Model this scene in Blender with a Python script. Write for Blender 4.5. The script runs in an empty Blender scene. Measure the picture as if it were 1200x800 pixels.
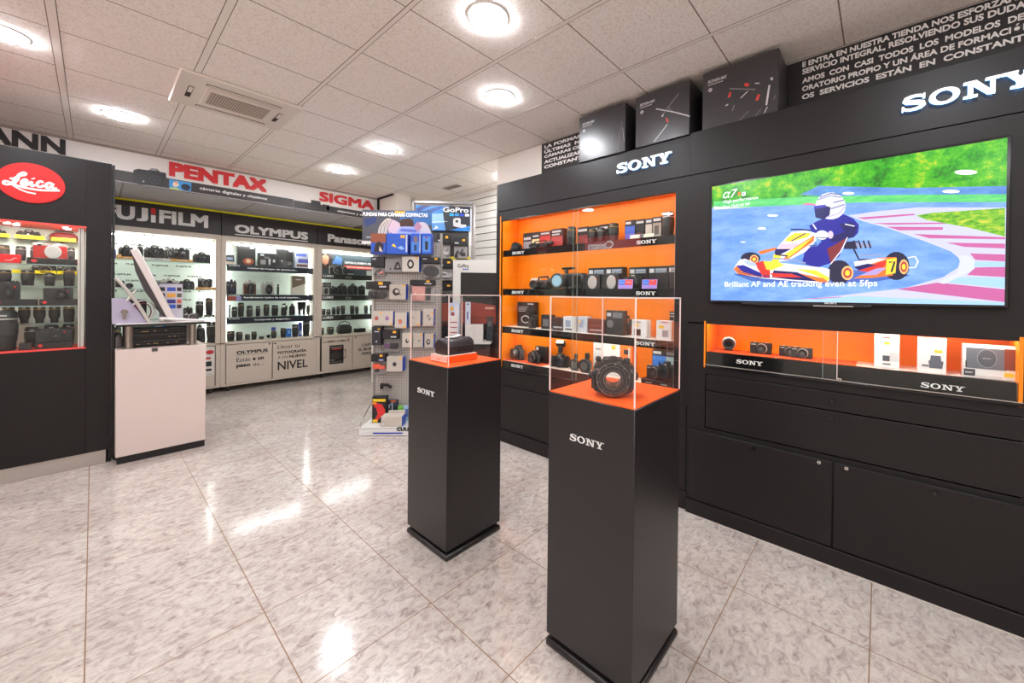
import bpy, bmesh, math, random
from math import pi, sin, cos, radians
from mathutils import Vector, Matrix
random.seed(7)
SC = bpy.context.scene
COL = SC.collection

# ------------------------------------------------------------------ camera
FPX, CX, CY = 454.95, 645.88, 347.69          # measured in the 1200x800 frame
YAW, PIT, ROL = 0.867369, -0.005979, 0.010704
EYE = Vector((0, 0, 1.47))
fw = Vector((sin(YAW)*cos(PIT), cos(YAW)*cos(PIT), sin(PIT)))
r0 = Vector((cos(YAW), -sin(YAW), 0)); u0 = r0.cross(fw)
RT = r0*cos(ROL) + u0*sin(ROL); UP = -r0*sin(ROL) + u0*cos(ROL)
cam_data = bpy.data.cameras.new('camera'); cam = bpy.data.objects.new('camera', cam_data); COL.objects.link(cam)
cam_data.sensor_width = 36; cam_data.lens = FPX/1200*36
cam_data.shift_x = (600-CX)/1200; cam_data.shift_y = (CY-400)/1200
cam_data.clip_start = .05
m3 = Matrix((RT, UP, -fw)).transposed()
cam.matrix_world = Matrix.Translation(EYE) @ m3.to_4x4()
SC.camera = cam

# ------------------------------------------------------------------ world, exposure
world = bpy.data.worlds.new('world'); SC.world = world; world.use_nodes = True
world.node_tree.nodes['Background'].inputs[0].default_value = (.9, .95, 1, 1)
world.node_tree.nodes['Background'].inputs[1].default_value = .5
SC.view_settings.view_transform = 'Standard'; SC.view_settings.look = 'None'
SC.view_settings.exposure = 0.0; SC.view_settings.gamma = 1.0
SC.view_settings.use_curve_mapping = False
try:
    SC.cycles.transparent_max_bounces = 32
    SC.cycles.max_bounces = 10; SC.cycles.diffuse_bounces = 5; SC.cycles.glossy_bounces = 5
    SC.cycles.sample_clamp_indirect = 6.0
except Exception:
    pass
LAMP_E = 192.0       # ceiling downlights
LED_E = 40.0        # tubes in the white cabinets
SLED_E = 30.0        # strips in the orange showcase
CEIL = 2.984

# ------------------------------------------------------------------ materials
def lin(v):
    v /= 255.0
    return v/12.92 if v <= .04045 else ((v+.055)/1.055)**2.4
def rgb(c): return (lin(c[0]), lin(c[1]), lin(c[2]), 1)
_M = {}
def mat(color, rough=.5, metal=0.0, emit=0.0, spec=.5, var=0.0, vscale=30, coat=0.0, name=None):
    key = (tuple(color), rough, metal, emit, spec, var, vscale, coat, name)
    if key in _M: return _M[key]
    m = bpy.data.materials.new(name or 'paint_%d_%d_%d' % tuple(color)); m.use_nodes = True
    nt = m.node_tree; b = nt.nodes['Principled BSDF']
    b.inputs['Base Color'].default_value = rgb(color)
    b.inputs['Roughness'].default_value = rough; b.inputs['Metallic'].default_value = metal
    b.inputs['Specular IOR Level'].default_value = spec; b.inputs['Coat Weight'].default_value = coat
    if emit:
        b.inputs['Emission Color'].default_value = rgb(color); b.inputs['Emission Strength'].default_value = emit
        if emit > 2: b.inputs['Base Color'].default_value = (.8, .8, .8, 1)
        else: b.inputs['Base Color'].default_value = (.01, .01, .01, 1)
    if var:
        n = nt.nodes.new('ShaderNodeTexNoise'); n.inputs['Scale'].default_value = vscale; n.inputs['Detail'].default_value = 4
        g = nt.nodes.new('ShaderNodeTexCoord'); nt.links.new(g.outputs['Object'], n.inputs['Vector'])
        h = nt.nodes.new('ShaderNodeMix'); h.data_type = 'RGBA'
        c = rgb(color); h.inputs['A'].default_value = tuple(x*(1-var) for x in c[:3])+(1,)
        h.inputs['B'].default_value = tuple(min(1, x*(1+var)) for x in c[:3])+(1,)
        nt.links.new(n.outputs['Fac'], h.inputs['Factor']); nt.links.new(h.outputs['Result'], b.inputs['Base Color'])
    _M[key] = m; return m

def glass_mat(name, tint=(1, 1, 1), refl=1.0, rough=0.0):
    m = bpy.data.materials.new(name); m.use_nodes = True; nt = m.node_tree; nt.nodes.clear()
    out = nt.nodes.new('ShaderNodeOutputMaterial'); mix = nt.nodes.new('ShaderNodeMixShader')
    t = nt.nodes.new('ShaderNodeBsdfTransparent'); t.inputs[0].default_value = tuple(tint)+(1,)
    g = nt.nodes.new('ShaderNodeBsdfGlossy'); g.inputs['Roughness'].default_value = rough
    f = nt.nodes.new('ShaderNodeFresnel'); f.inputs['IOR'].default_value = 1.45
    k = nt.nodes.new('ShaderNodeMath'); k.operation = 'MULTIPLY'; k.inputs[1].default_value = refl
    geo = nt.nodes.new('ShaderNodeNewGeometry'); bf = nt.nodes.new('ShaderNodeMath'); bf.operation = 'SUBTRACT'; bf.inputs[0].default_value = 1
    nt.links.new(geo.outputs['Backfacing'], bf.inputs[1])
    k2 = nt.nodes.new('ShaderNodeMath'); k2.operation = 'MULTIPLY'
    nt.links.new(f.outputs[0], k.inputs[0]); nt.links.new(k.outputs[0], k2.inputs[0]); nt.links.new(bf.outputs[0], k2.inputs[1])
    nt.links.new(k2.outputs[0], mix.inputs[0]); nt.links.new(t.outputs[0], mix.inputs[1]); nt.links.new(g.outputs[0], mix.inputs[2])
    nt.links.new(mix.outputs[0], out.inputs[0]); return m

BLACK = mat((30, 26, 26), .42, spec=.3, var=.12, vscale=6, name='black_laminate')
BLACK2 = mat((26, 22, 22), .5, name='black_panel')
GAP = mat((8, 7, 7), .8, name='dark_joint')
ORANGE = mat((255, 136, 6), .45, var=.04, vscale=4, name='orange_laminate')
ORANGE2 = mat((255, 96, 22), .5, name='orange_card')
WHITE = mat((225, 220, 214), .5, name='white_laminate')
CREAM = mat((205, 190, 175), .5, var=.04, vscale=3, name='cream_laminate')
ALU = mat((190, 182, 174), .35, .6, name='aluminium_profile')
STEEL = mat((175, 165, 155), .28, .9, name='brushed_steel')
CHROME = mat((215, 212, 208), .12, 1.0, name='chrome')
LOCKD = mat((70, 66, 64), .25, .9, name='dark_lock_metal')
SHINY = mat((22, 20, 21), .18, name='gloss_black')
PLASTIC = mat((30, 29, 30), .38, var=.2, vscale=60, name='black_plastic')
RUBBER = mat((22, 22, 23), .7, name='black_rubber')
GREYP = mat((70, 68, 68), .4, name='grey_plastic')
LENSG = mat((28, 30, 44), .05, 0, coat=1.0, name='coated_lens_glass')
GLASS = glass_mat('clear_glass', (.975, .99, .98), 1.0)
SHELFG = glass_mat('green_shelf_glass', (.93, .98, .955), .8)
ACRYL = glass_mat('clear_acrylic', (.985, .98, .98), 1.0)
BLISTER = glass_mat('clear_blister', (.93, .93, .94), 1.6, .12)
EDGE = mat((245, 225, 218), .3, emit=0.0, name='acrylic_cut_edge')
GEDGE = mat((150, 170, 162), .25, name='glass_cut_edge')
INK = mat((30, 26, 26), .6, name='black_ink')
PAPER = mat((232, 228, 222), .6, name='white_card')
WLET = mat((250, 248, 246), .5, name='white_letter')
LEDW = mat((250, 253, 255), .5, emit=LED_E, name='led_tube')
SLED = mat((255, 246, 235), .5, emit=SLED_E, name='led_strip')

# ------------------------------------------------------------------ mesh builder
class MB:
    def __init__(s): s.bm = bmesh.new(); s.ms = []
    def mi(s, m):
        if m not in s.ms: s.ms.append(m)
        return s.ms.index(m)
    def face(s, vs, i):
        try:
            f = s.bm.faces.new(vs); f.material_index = i; return f
        except ValueError: return None
    def box(s, a, b, m, bev=0.0, top=None, xf=None):
        x0, x1 = sorted((a[0], b[0])); y0, y1 = sorted((a[1], b[1])); z0, z1 = sorted((a[2], b[2]))
        if bev and min(x1-x0, y1-y0, z1-z0) > 2.2*bev:
            c = bev; V = {}
            i = s.mi(m); new = []
            for sx, X in ((-1, x0), (1, x1)):
                for sy, Y in ((-1, y0), (1, y1)):
                    for sz, Z in ((-1, z0), (1, z1)):
                        V[sx, sy, sz, 0] = s.bm.verts.new((X, Y-sy*c, Z-sz*c))
                        V[sx, sy, sz, 1] = s.bm.verts.new((X-sx*c, Y, Z-sz*c))
                        V[sx, sy, sz, 2] = s.bm.verts.new((X-sx*c, Y-sy*c, Z))
            def q(*k): new.append(s.face([V[j] for j in k], i))
            for d in (-1, 1):
                q((d,-1,-1,0),(d,1,-1,0),(d,1,1,0),(d,-1,1,0))
                q((-1,d,-1,1),(1,d,-1,1),(1,d,1,1),(-1,d,1,1))
                q((-1,-1,d,2),(1,-1,d,2),(1,1,d,2),(-1,1,d,2))
                for e in (-1, 1):
                    q((d,e,-1,0),(d,e,1,0),(d,e,1,1),(d,e,-1,1))
                    q((d,-1,e,0),(d,1,e,0),(d,1,e,2),(d,-1,e,2))
                    q((-1,d,e,1),(1,d,e,1),(1,d,e,2),(-1,d,e,2))
                    for g in (-1, 1): q((d,e,g,0),(d,e,g,1),(d,e,g,2))
            vs = list(V.values())
        else:
            i = s.mi(m)
            vs = [s.bm.verts.new(p) for p in ((x0,y0,z0),(x1,y0,z0),(x1,y1,z0),(x0,y1,z0),(x0,y0,z1),(x1,y0,z1),(x1,y1,z1),(x0,y1,z1))]
            for k in ((0,1,5,4),(1,2,6,5),(2,3,7,6),(3,0,4,7),(4,5,6,7),(3,2,1,0)): s.face([vs[j] for j in k], i)
        if xf is not None:
            for v in vs: v.co = xf @ v.co
        return vs
    def prism(s, pts, y0, y1, m, plane='xz', xf=None):
        """outline in two axes, pushed along the third from y0 to y1"""
        i = s.mi(m)
        def P(a, b, c): return {'xz': (a, c, b), 'xy': (a, b, c), 'yz': (c, a, b)}[plane]
        A = [s.bm.verts.new(P(x, z, y0)) for x, z in pts]; B = [s.bm.verts.new(P(x, z, y1)) for x, z in pts]
        s.face(A, i); s.face(B[::-1], i); n = len(pts)
        for k in range(n): s.face([A[k], A[(k+1) % n], B[(k+1) % n], B[k]], i)
        if xf is not None:
            for v in A+B: v.co = xf @ v.co
        return A+B
    def lathe(s, prof, c, axis, m, seg=20, ribs=0, rib=0.0, xf=None):
        """prof: (radius, position along axis[, material])"""
        c = Vector(c); i0 = s.mi(m); rings = []; allv = []
        ax = {'x': Vector((1,0,0)), 'y': Vector((0,1,0)), 'z': Vector((0,0,1))}[axis]
        e1 = {'x': Vector((0,1,0)), 'y': Vector((1,0,0)), 'z': Vector((1,0,0))}[axis]; e2 = ax.cross(e1)
        for p in prof:
            rg = []
            for k in range(seg):
                a = 2*pi*k/seg; rr = p[0]
                rg.append(s.bm.verts.new(c + ax*p[1] + e1*rr*cos(a) + e2*rr*sin(a)))
            rings.append(rg); allv += rg
        for j in range(len(rings)-1):
            i = s.mi(prof[j+1][2]) if len(prof[j+1]) > 2 else i0
            for k in range(seg):
                s.face([rings[j][k], rings[j][(k+1) % seg], rings[j+1][(k+1) % seg], rings[j+1][k]], i)
        i = s.mi(prof[0][2]) if len(prof[0]) > 2 else i0
        s.face(rings[0][::-1], i)
        i = s.mi(prof[-1][2]) if len(prof[-1]) > 2 else i0
        s.face(rings[-1], i)
        if xf is not None:
            for v in allv: v.co = xf @ v.co
        return allv
    def cyl(s, c, r, h, axis, m, seg=16, xf=None): return s.lathe([(r, 0), (r, h)], c, axis, m, seg, xf=xf)
    def tube(s, pts, r, m, seg=8):
        i = s.mi(m); pts = [Vector(p) for p in pts]; rings = []
        for k, p in enumerate(pts):
            d = (pts[min(k+1, len(pts)-1)] - pts[max(k-1, 0)]).normalized()
            a = d.cross(Vector((0, 0, 1)));
            if a.length < .05: a = d.cross(Vector((0, 1, 0)))
            a.normalize(); b = d.cross(a)
            rr = r[k] if isinstance(r, (list, tuple)) else r
            rings.append([s.bm.verts.new(p + (a*cos(2*pi*j/seg) + b*sin(2*pi*j/seg))*rr) for j in range(seg)])
        for k in range(len(rings)-1):
            for j in range(seg): s.face([rings[k][j], rings[k][(j+1) % seg], rings[k+1][(j+1) % seg], rings[k+1][j]], i)
        s.face(rings[0][::-1], i); s.face(rings[-1], i)
    def stroke(s, pts, w, y0, y1, m):
        """ribbon of varying width in the xz plane, solid between y0 and y1"""
        i = s.mi(m); n = len(pts); L = []; R = []
        for k in range(n):
            a = Vector(pts[max(k-1, 0)]); b = Vector(pts[min(k+1, n-1)]); d = (b-a)
            if d.length < 1e-9: d = Vector((1, 0))
            d.normalize(); nn = Vector((-d.y, d.x)); ww = (w[k] if isinstance(w, (list, tuple)) else w)/2
            p = Vector(pts[k]); L.append(p+nn*ww); R.append(p-nn*ww)
        mk = lambda q, y: s.bm.verts.new((q.x, y, q.y))
        lf = [mk(q, y0) for q in L]; rf = [mk(q, y0) for q in R]; lb = [mk(q, y1) for q in L]; rb = [mk(q, y1) for q in R]
        for k in range(n-1):
            s.face([lf[k], lf[k+1], rf[k+1], rf[k]], i); s.face([lf[k], lb[k], lb[k+1], lf[k+1]], i); s.face([rf[k], rf[k+1], rb[k+1], rb[k]], i)
        s.face([lf[0], rf[0], rb[0], lb[0]], i); s.face([lf[-1], lb[-1], rb[-1], rf[-1]], i)
    def add(s, verts, faces, m, f=lambda v: v):
        i = s.mi(m); vs = [s.bm.verts.new(f(v)) for v in verts]
        for q in faces: s.face([vs[k] for k in q], i)
    def text(s, txt, x, z, y, m, w=None, h=None, bold=0.0, th=.001, shear=0.0, align='l', f=None):
        """flat lettering standing in the xz plane, its front at y; w, h = size of the ink"""
        heavy = bold if bold >= .04 else 0          # thick words: the same outline laid down with small shifts
        V, F = text_geo(txt, 0.0 if heavy else bold, shear)
        if not V: return
        xs = [v[0] for v in V]; ys = [v[1] for v in V]
        bw = max(xs)-min(xs) or 1; bh = max(ys)-min(ys) or 1
        if w is None: w = bw*h/bh
        if h is None: h = bh*w/bw
        ox = x - (w/2 if align == 'c' else 0); mx, my = min(xs), min(ys)
        g = lambda v: (ox + (v[0]-mx)*w/bw, y + (th if v[2] < 0 else 0), z + (v[1]-my)*h/bh)
        if heavy:
            e = heavy*.55; ex_, ez_ = e*w/(bw+2*e), e*h/(bh+2*e); kx, kz = bw/(bw+2*e), bh/(bh+2*e)
            for n_, (dx, dz) in enumerate(((-1, -1), (-1, 1), (1, -1), (1, 1), (0, 0), (-.4, 0), (.4, 0))):
                gg = lambda v: (ox + ex_*(1+dx) + (v[0]-mx)*w/bw*kx, y - n_*.00004 + (th if v[2] < 0 else 0), z + ez_*(1+dz) + (v[1]-my)*h/bh*kz)
                s.add(V, F, m, gg)
            return
        s.add(V, F, m, (lambda v: f(g(v))) if f else g)
    def mesh(s, name, smooth=40):
        bmesh.ops.recalc_face_normals(s.bm, faces=s.bm.faces[:])
        me = bpy.data.meshes.new(name); s.bm.to_mesh(me); s.bm.free()
        for m in s.ms: me.materials.append(m)
        if smooth:
            me.polygons.foreach_set('use_smooth', [True]*len(me.polygons)); me.set_sharp_from_angle(angle=radians(smooth))
        return me

_T = {}
def text_geo(txt, bold, shear):
    k = (txt, bold, shear)
    if k not in _T:
        cu = bpy.data.curves.new('lettering', 'FONT'); cu.body = txt; cu.size = 1; cu.offset = bold; cu.shear = shear
        cu.extrude = .02; cu.resolution_u = 3; cu.fill_mode = 'BOTH'
        o = bpy.data.objects.new('lettering', cu); COL.objects.link(o)
        dg = bpy.context.evaluated_depsgraph_get(); ev = o.evaluated_get(dg); me = ev.to_mesh()
        V = [tuple(v.co) for v in me.vertices]; F = [tuple(p.vertices) for p in me.polygons]
        ev.to_mesh_clear(); bpy.data.objects.remove(o); bpy.data.curves.remove(cu)
        _T[k] = (V, F)
    return _T[k]

# slab-serif capitals S O N Y in a box 6.05 wide, 1 high
def slab_word(mb, x, z, y, w, m, th=.004):
    k = w/6.05
    P = lambda pts, ox: [(x+(ox+a)*k, z+b*k) for a, b in pts]
    sp = []
    for a, b in ((1.12,.80),(.98,.90),(.72,.955),(.44,.93),(.22,.84),(.17,.72),(.27,.62),(.55,.55),(.85,.48),(1.06,.39),(1.10,.27),(.98,.14),(.74,.065),(.46,.06),(.24,.11),(.10,.22)):
        sp.append((x+a*k, z+b*k))
    mb.stroke(sp, [q*k for q in (.1,.11,.12,.14,.2,.25,.25,.24,.24,.25,.25,.2,.14,.12,.11,.1)], y, y+th, m)
    mb.prism(P(((1.06,.68),(1.18,.68),(1.18,.99),(1.10,.99),(1.06,.9)), 0), y, y+th, m)
    mb.prism(P(((.02,.01),(.09,.01),(.14,.1),(.14,.34),(.02,.34)), 0), y, y+th, m)
    n = 28; i = mb.mi(m); A = []; B = []
    for j in range(n):
        a = 2*pi*j/n
        A.append((x+(2.08+.72*cos(a))*k, z+(.5+.5*sin(a))*k)); B.append((x+(2.08+.41*cos(a))*k, z+(.5+.385*sin(a))*k))
    vs = [[mb.bm.verts.new((q[0], yy, q[1])) for q in ring] for yy in (y, y+th) for ring in (A, B)]
    for j in range(n):
        l = (j+1) % n
        mb.face([vs[0][j], vs[0][l], vs[1][l], vs[1][j]], i); mb.face([vs[0][j], vs[2][j], vs[2][l], vs[0][l]], i); mb.face([vs[1][j], vs[1][l], vs[3][l], vs[3][j]], i)
    for q in (((.2,0),(.2,1),(.42,1),(.42,0)), ((1.16,0),(1.16,1),(1.36,1),(1.36,0)), ((.2,1),(.56,1),(1.36,.0),(1.05,.0)), ((0,.88),(0,1),(.5,1),(.5,.88)), ((0,0),(0,.12),(.62,.12),(.62,0)), ((.95,.88),(.95,1),(1.56,1),(1.56,.88))):
        mb.prism(P(q, 2.95), y, y+th, m)
    for q in (((.62,0),(.62,.45),(.9,.45),(.9,0)), ((.38,0),(.38,.12),(1.14,.12),(1.14,0)), ((.14,1),(.48,1),(.9,.42),(.62,.40)), ((1.06,1),(1.28,1),(.9,.42),(.66,.5)), ((0,.88),(0,1),(.68,1),(.68,.88)), ((.9,.88),(.9,1),(1.5,1),(1.5,.88))):
        mb.prism(P(q, 4.55), y, y+th, m)

# ------------------------------------------------------------------ objects
def link(name, data, parent=None, label=None):
    o = bpy.data.objects.new(name, data); COL.objects.link(o)
    if parent is not None: o.parent = parent
    if label: o['label'] = label
    return o
def root(name, label, cat, loc=(0, 0, 0), rz=0.0, group=None):
    o = link(name, None); o.location = (loc[0], loc[1], loc[2]+(.0008 if .05 < loc[2] < 2.9 else 0)); o.rotation_euler = (0, 0, rz); o.empty_display_size = .05
    o['label'] = label; o['category'] = cat
    if group: o['group'] = group
    return o
def part(name, mb, parent, label=None): return link(name, mb.mesh(name), parent, label)
def struct(name, mb):
    o = link(name, mb.mesh(name, 0)); o['kind'] = 'structure'; return o

class Frame:
    """a vertical working plane: local x runs to a viewer's right, y away from the viewer, z up"""
    def __init__(s, o, rz):
        s.lim = (-9, 9); s.o = Vector((o[0], o[1], 0)); s.rz = rz; s.ex = Vector((cos(rz), sin(rz), 0)); s.ey = Vector((-sin(rz), cos(rz), 0))
    def at(s, px, py, ly=0.0):
        d = fw + RT*((px-CX)/FPX) - UP*((py-CY)/FPX)
        t = (ly - (EYE-s.o).dot(s.ey))/d.dot(s.ey); p = EYE + d*t - s.o
        return (p.dot(s.ex), p.z)
    def w(s, lx, ly, z): return s.o + s.ex*lx + s.ey*ly + Vector((0, 0, z))
SW = Frame((2.62, 0), -pi/2)      # wall unit with the television
BW = Frame((0, 7.25), 0)          # white cabinets at the back
SW.lim = (.075, .268); BW.lim = (.05, .4)
LW = Frame((0, 5.0), 0)           # black cabinet with the red oval
# ================================================================== room
XL, XR, YF, YB = -2.3, 2.93, -2.6, 7.7
def marble():
    m = bpy.data.materials.new('polished_marble_tile'); m.use_nodes = True; nt = m.node_tree; b = nt.nodes['Principled BSDF']
    N = nt.nodes.new; Lk = nt.links.new
    tc = N('ShaderNodeTexCoord')
    mp = N('ShaderNodeMapping'); mp.inputs['Rotation'].default_value = (0, 0, radians(35)); mp.inputs['Scale'].default_value = (1, 1.45, 1); Lk(tc.outputs['Object'], mp.inputs[0])
    n1 = N('ShaderNodeTexNoise'); n1.inputs['Scale'].default_value = 19; n1.inputs['Detail'].default_value = 8; n1.inputs['Roughness'].default_value = .68; n1.inputs['Distortion'].default_value = 1.1; Lk(mp.outputs[0], n1.inputs['Vector'])
    n2 = N('ShaderNodeTexNoise'); n2.inputs['Scale'].default_value = 2.2; n2.inputs['Detail'].default_value = 3; Lk(tc.outputs['Object'], n2.inputs['Vector'])
    cr = N('ShaderNodeValToRGB'); e = cr.color_ramp.elements
    e[0].position = .30; e[0].color = rgb((140, 125, 118)); e[1].position = .70; e[1].color = rgb((208, 200, 192))
    k = e.new(.42); k.color = rgb((178, 166, 160)); k = e.new(.52); k.color = rgb((194, 184, 176)); Lk(n1.outputs['Fac'], cr.inputs[0])
    cr2 = N('ShaderNodeValToRGB'); e = cr2.color_ramp.elements; e[0].position = .35; e[0].color = (.87, .85, .84, 1); e[1].position = .65; e[1].color = (1, 1, 1, 1); Lk(n2.outputs['Fac'], cr2.inputs[0])
    mu = N('ShaderNodeMix'); mu.data_type = 'RGBA'; mu.blend_type = 'MULTIPLY'; mu.inputs['Factor'].default_value = 1; Lk(cr.outputs[0], mu.inputs['A']); Lk(cr2.outputs[0], mu.inputs['B'])
    sp = N('ShaderNodeSeparateXYZ'); Lk(tc.outputs['Object'], sp.inputs[0])
    T = .52944
    def line(out, off):
        a = N('ShaderNodeMath'); a.operation = 'SUBTRACT'; Lk(out, a.inputs[0]); a.inputs[1].default_value = off
        w = N('ShaderNodeMath'); w.operation = 'PINGPONG'; Lk(a.outputs[0], w.inputs[0]); w.inputs[1].default_value = T/2
        c = N('ShaderNodeMath'); c.operation = 'LESS_THAN'; Lk(w.outputs[0], c.inputs[0]); c.inputs[1].default_value = .0022; return c
    lx = line(sp.outputs['X'], -.5481-T*8); ly = line(sp.outputs['Y'], 3.7228-T*14)
    mx = N('ShaderNodeMath'); mx.operation = 'MAXIMUM'; Lk(lx.outputs[0], mx.inputs[0]); Lk(ly.outputs[0], mx.inputs[1])
    gm = N('ShaderNodeMix'); gm.data_type = 'RGBA'; Lk(mx.outputs[0], gm.inputs['Factor']); Lk(mu.outputs['Result'], gm.inputs['A']); gm.inputs['B'].default_value = rgb((128, 98, 72))
    Lk(gm.outputs['Result'], b.inputs['Base Color'])
    rr = N('ShaderNodeMapRange'); rr.inputs['To Min'].default_value = .07; rr.inputs['To Max'].default_value = .16; Lk(n1.outputs['Fac'], rr.inputs[0])
    ra = N('ShaderNodeMath'); ra.operation = 'MAXIMUM'; Lk(rr.outputs[0], ra.inputs[0]); g5 = N('ShaderNodeMath'); g5.operation = 'MULTIPLY'; g5.inputs[1].default_value = .6; Lk(mx.outputs[0], g5.inputs[0]); Lk(g5.outputs[0], ra.inputs[1]); Lk(ra.outputs[0], b.inputs['Roughness'])
    bp = N('ShaderNodeBump'); bp.inputs['Strength'].default_value = .05; bp.inputs['Distance'].default_value = .002; Lk(n1.outputs['Fac'], bp.inputs['Height']); Lk(bp.outputs[0], b.inputs['Normal'])
    return m
def ceiling_tile():
    m = bpy.data.materials.new('mineral_ceiling_tile'); m.use_nodes = True; nt = m.node_tree; b = nt.nodes['Principled BSDF']
    N = nt.nodes.new; Lk = nt.links.new; tc = N('ShaderNodeTexCoord')
    n = N('ShaderNodeTexNoise'); n.inputs['Scale'].default_value = 95; n.inputs['Detail'].default_value = 3; Lk(tc.outputs['Object'], n.inputs['Vector'])
    cr = N('ShaderNodeValToRGB'); e = cr.color_ramp.elements; e[0].position = .36; e[0].color = rgb((232, 221, 212)); e[1].position = .52; e[1].color = rgb((248, 241, 234)); Lk(n.outputs['Fac'], cr.inputs[0])
    sp = N('ShaderNodeSeparateXYZ'); Lk(tc.outputs['Object'], sp.inputs[0])
    a = N('ShaderNodeMath'); a.operation = 'SUBTRACT'; Lk(sp.outputs['Y'], a.inputs[0]); a.inputs[1].default_value = 1.935-.58415*10
    w = N('ShaderNodeMath'); w.operation = 'PINGPONG'; Lk(a.outputs[0], w.inputs[0]); w.inputs[1].default_value = .58415/2
    c = N('ShaderNodeMath'); c.operation = 'LESS_THAN'; Lk(w.outputs[0], c.inputs[0]); c.inputs[1].default_value = .0035
    gm = N('ShaderNodeMix'); gm.data_type = 'RGBA'; Lk(c.outputs[0], gm.inputs['Factor']); Lk(cr.outputs[0], gm.inputs['A']); gm.inputs['B'].default_value = rgb((128, 112, 100))
    Lk(gm.outputs['Result'], b.inputs['Base Color']); b.inputs['Roughness'].default_value = .9
    bp = N('ShaderNodeBump'); bp.inputs['Strength'].default_value = .3; bp.inputs['Distance'].default_value = .003; Lk(n.outputs['Fac'], bp.inputs['Height']); Lk(bp.outputs[0], b.inputs['Normal'])
    return m
WALLP = mat((226, 217, 208), .7, var=.03, vscale=2, name='painted_wall')
b = MB(); b.box((XL, YF, -.1), (4.3, YB, 0), marble()); struct('floor', b)
b = MB(); b.box((XL, YF, CEIL), (4.3, YB, CEIL+.1), ceiling_tile())
BAR = mat((240, 231, 223), .5, name='white_ceiling_bar'); BSH = mat((120, 105, 95), .6, name='bar_edge')
x = -.1519-.61544*3
while x < 4.3:
    wd = .022 if x > .9 else .034
    b.box((x-wd/2, YF, CEIL-.002), (x+wd/2, YB, CEIL), BAR); b.box((x-wd/2-.004, YF, CEIL-.001), (x-wd/2, YB, CEIL), BSH); b.box((x+wd/2, YF, CEIL-.001), (x+wd/2+.004, YB, CEIL), BSH)
    x += .61544
struct('ceiling', b)
b = MB(); b.box((XR, YF, 0), (XR+.15, 3.29, CEIL), WALLP); struct('wall_right', b)
b = MB(); b.box((XL-.1, YF, 0), (XL, YB, CEIL), WALLP); struct('wall_left', b)
b = MB(); b.box((XL, YF-.1, 0), (XR+.15, YF, CEIL), WALLP); struct('wall_front', b)
b = MB(); b.box((XL, YB, 0), (4.3, YB+.1, CEIL), WALLP); struct('wall_back', b)
# bulkhead over the white cabinets: its face carries the brand names, its underside is grey
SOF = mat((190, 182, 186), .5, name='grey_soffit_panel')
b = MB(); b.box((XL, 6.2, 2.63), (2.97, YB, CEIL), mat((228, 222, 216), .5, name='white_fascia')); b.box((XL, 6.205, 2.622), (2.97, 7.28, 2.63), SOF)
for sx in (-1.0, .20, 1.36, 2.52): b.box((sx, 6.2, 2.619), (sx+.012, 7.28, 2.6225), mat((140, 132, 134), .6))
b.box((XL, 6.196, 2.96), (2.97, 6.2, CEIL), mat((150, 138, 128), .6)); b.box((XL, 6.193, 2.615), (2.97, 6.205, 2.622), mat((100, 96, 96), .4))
struct('trim_1', b)
b = MB(); b.box((2.97, 5.62, 0), (3.2, 6.4, CEIL), WALLP); struct('pillar_1', b)
b = MB(); b.box((3.2, 5.75, 0), (3.9, 5.85, CEIL), WALLP); struct('wall_recess', b)
b = MB(); b.box((4.2, 5.75, 0), (4.3, YB, CEIL), WALLP); struct('wall_side', b)
# slatted wall in the recess behind the showcase
SLAT = mat((235, 230, 222), .5, name='white_slat_board'); SLG = mat((120, 112, 106), .5, name='slat_groove')
b = MB(); b.box((3.785, 3.0, 0), (3.9, 5.75, CEIL), SLG)
z = .02
while z < CEIL-.02:
    b.box((3.765, 3.0, z), (3.79, 5.75, min(z+.095, CEIL)), SLAT); z += .107
struct('wall_slat', b)
b = MB(); b.box((XR+.15, 3.0, 0), (3.9, 3.1, CEIL), WALLP); struct('wall_return', b)

# ------------------------------------------------------------------ ceiling fixtures
DISC = mat((246, 250, 255), .5, emit=LAMP_E, name='downlight_diffuser')
TRIMW = mat((235, 230, 226), .4, name='downlight_rim')
def downlight(x, y, label):
    t = root('ceiling_downlight', label, 'ceiling light', (x, y, CEIL), group='round ceiling downlights')
    b = MB(); b.lathe([(.112, 0), (.112, -.004), (.107, -.008), (.103, -.008), (.103, -.001)], (0, 0, 0), 'z', TRIMW, 32); part('rim', b, t)
    b = MB(); b.lathe([(.103, -.002), (.103, -.0095), (.094, -.016), (.06, -.021), (.02, -.022)], (0, 0, 0), 'z', DISC, 32); part('diffuser', b, t)
for x, y, l in ((1.389, 1.651, 'round ceiling downlight largest in view, above the near black pedestal'), (2.014, 2.243, 'round ceiling downlight between the largest one and the pair further back'),
                (1.977, 3.989, 'round ceiling downlight above the hanging accessory rack'), (1.974, 5.116, 'small round downlight furthest back, close to the bulkhead names'),
                (.147, 5.046, 'round ceiling downlight in front of the black letters on the bulkhead'), (-.36, 3.976, 'round ceiling downlight half cut off at the left frame edge'),
                (-1.5, 3.0, 'round ceiling downlight above the left aisle beyond the frame edge'), (0.1, 1.3, 'round ceiling downlight behind the camera, over the open floor'), (1.3, -.3, 'round ceiling downlight above the television side beyond the frame edge'), (-1.4, .8, 'round ceiling downlight behind the camera by the far wall'),
                (2.0, -1.6, 'round ceiling downlight over the aisle end behind the camera'), (0, -1.5, 'round ceiling downlight over the shop entrance behind the camera'), (-1.4, -1.2, 'round ceiling downlight in the far corner behind the camera'), (3.45, 3.7, 'round ceiling downlight over the slatted wall recess, hidden by the showcase')):  # those called added are unseen lamps put in to help light the room
    downlight(x, y, l)
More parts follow.
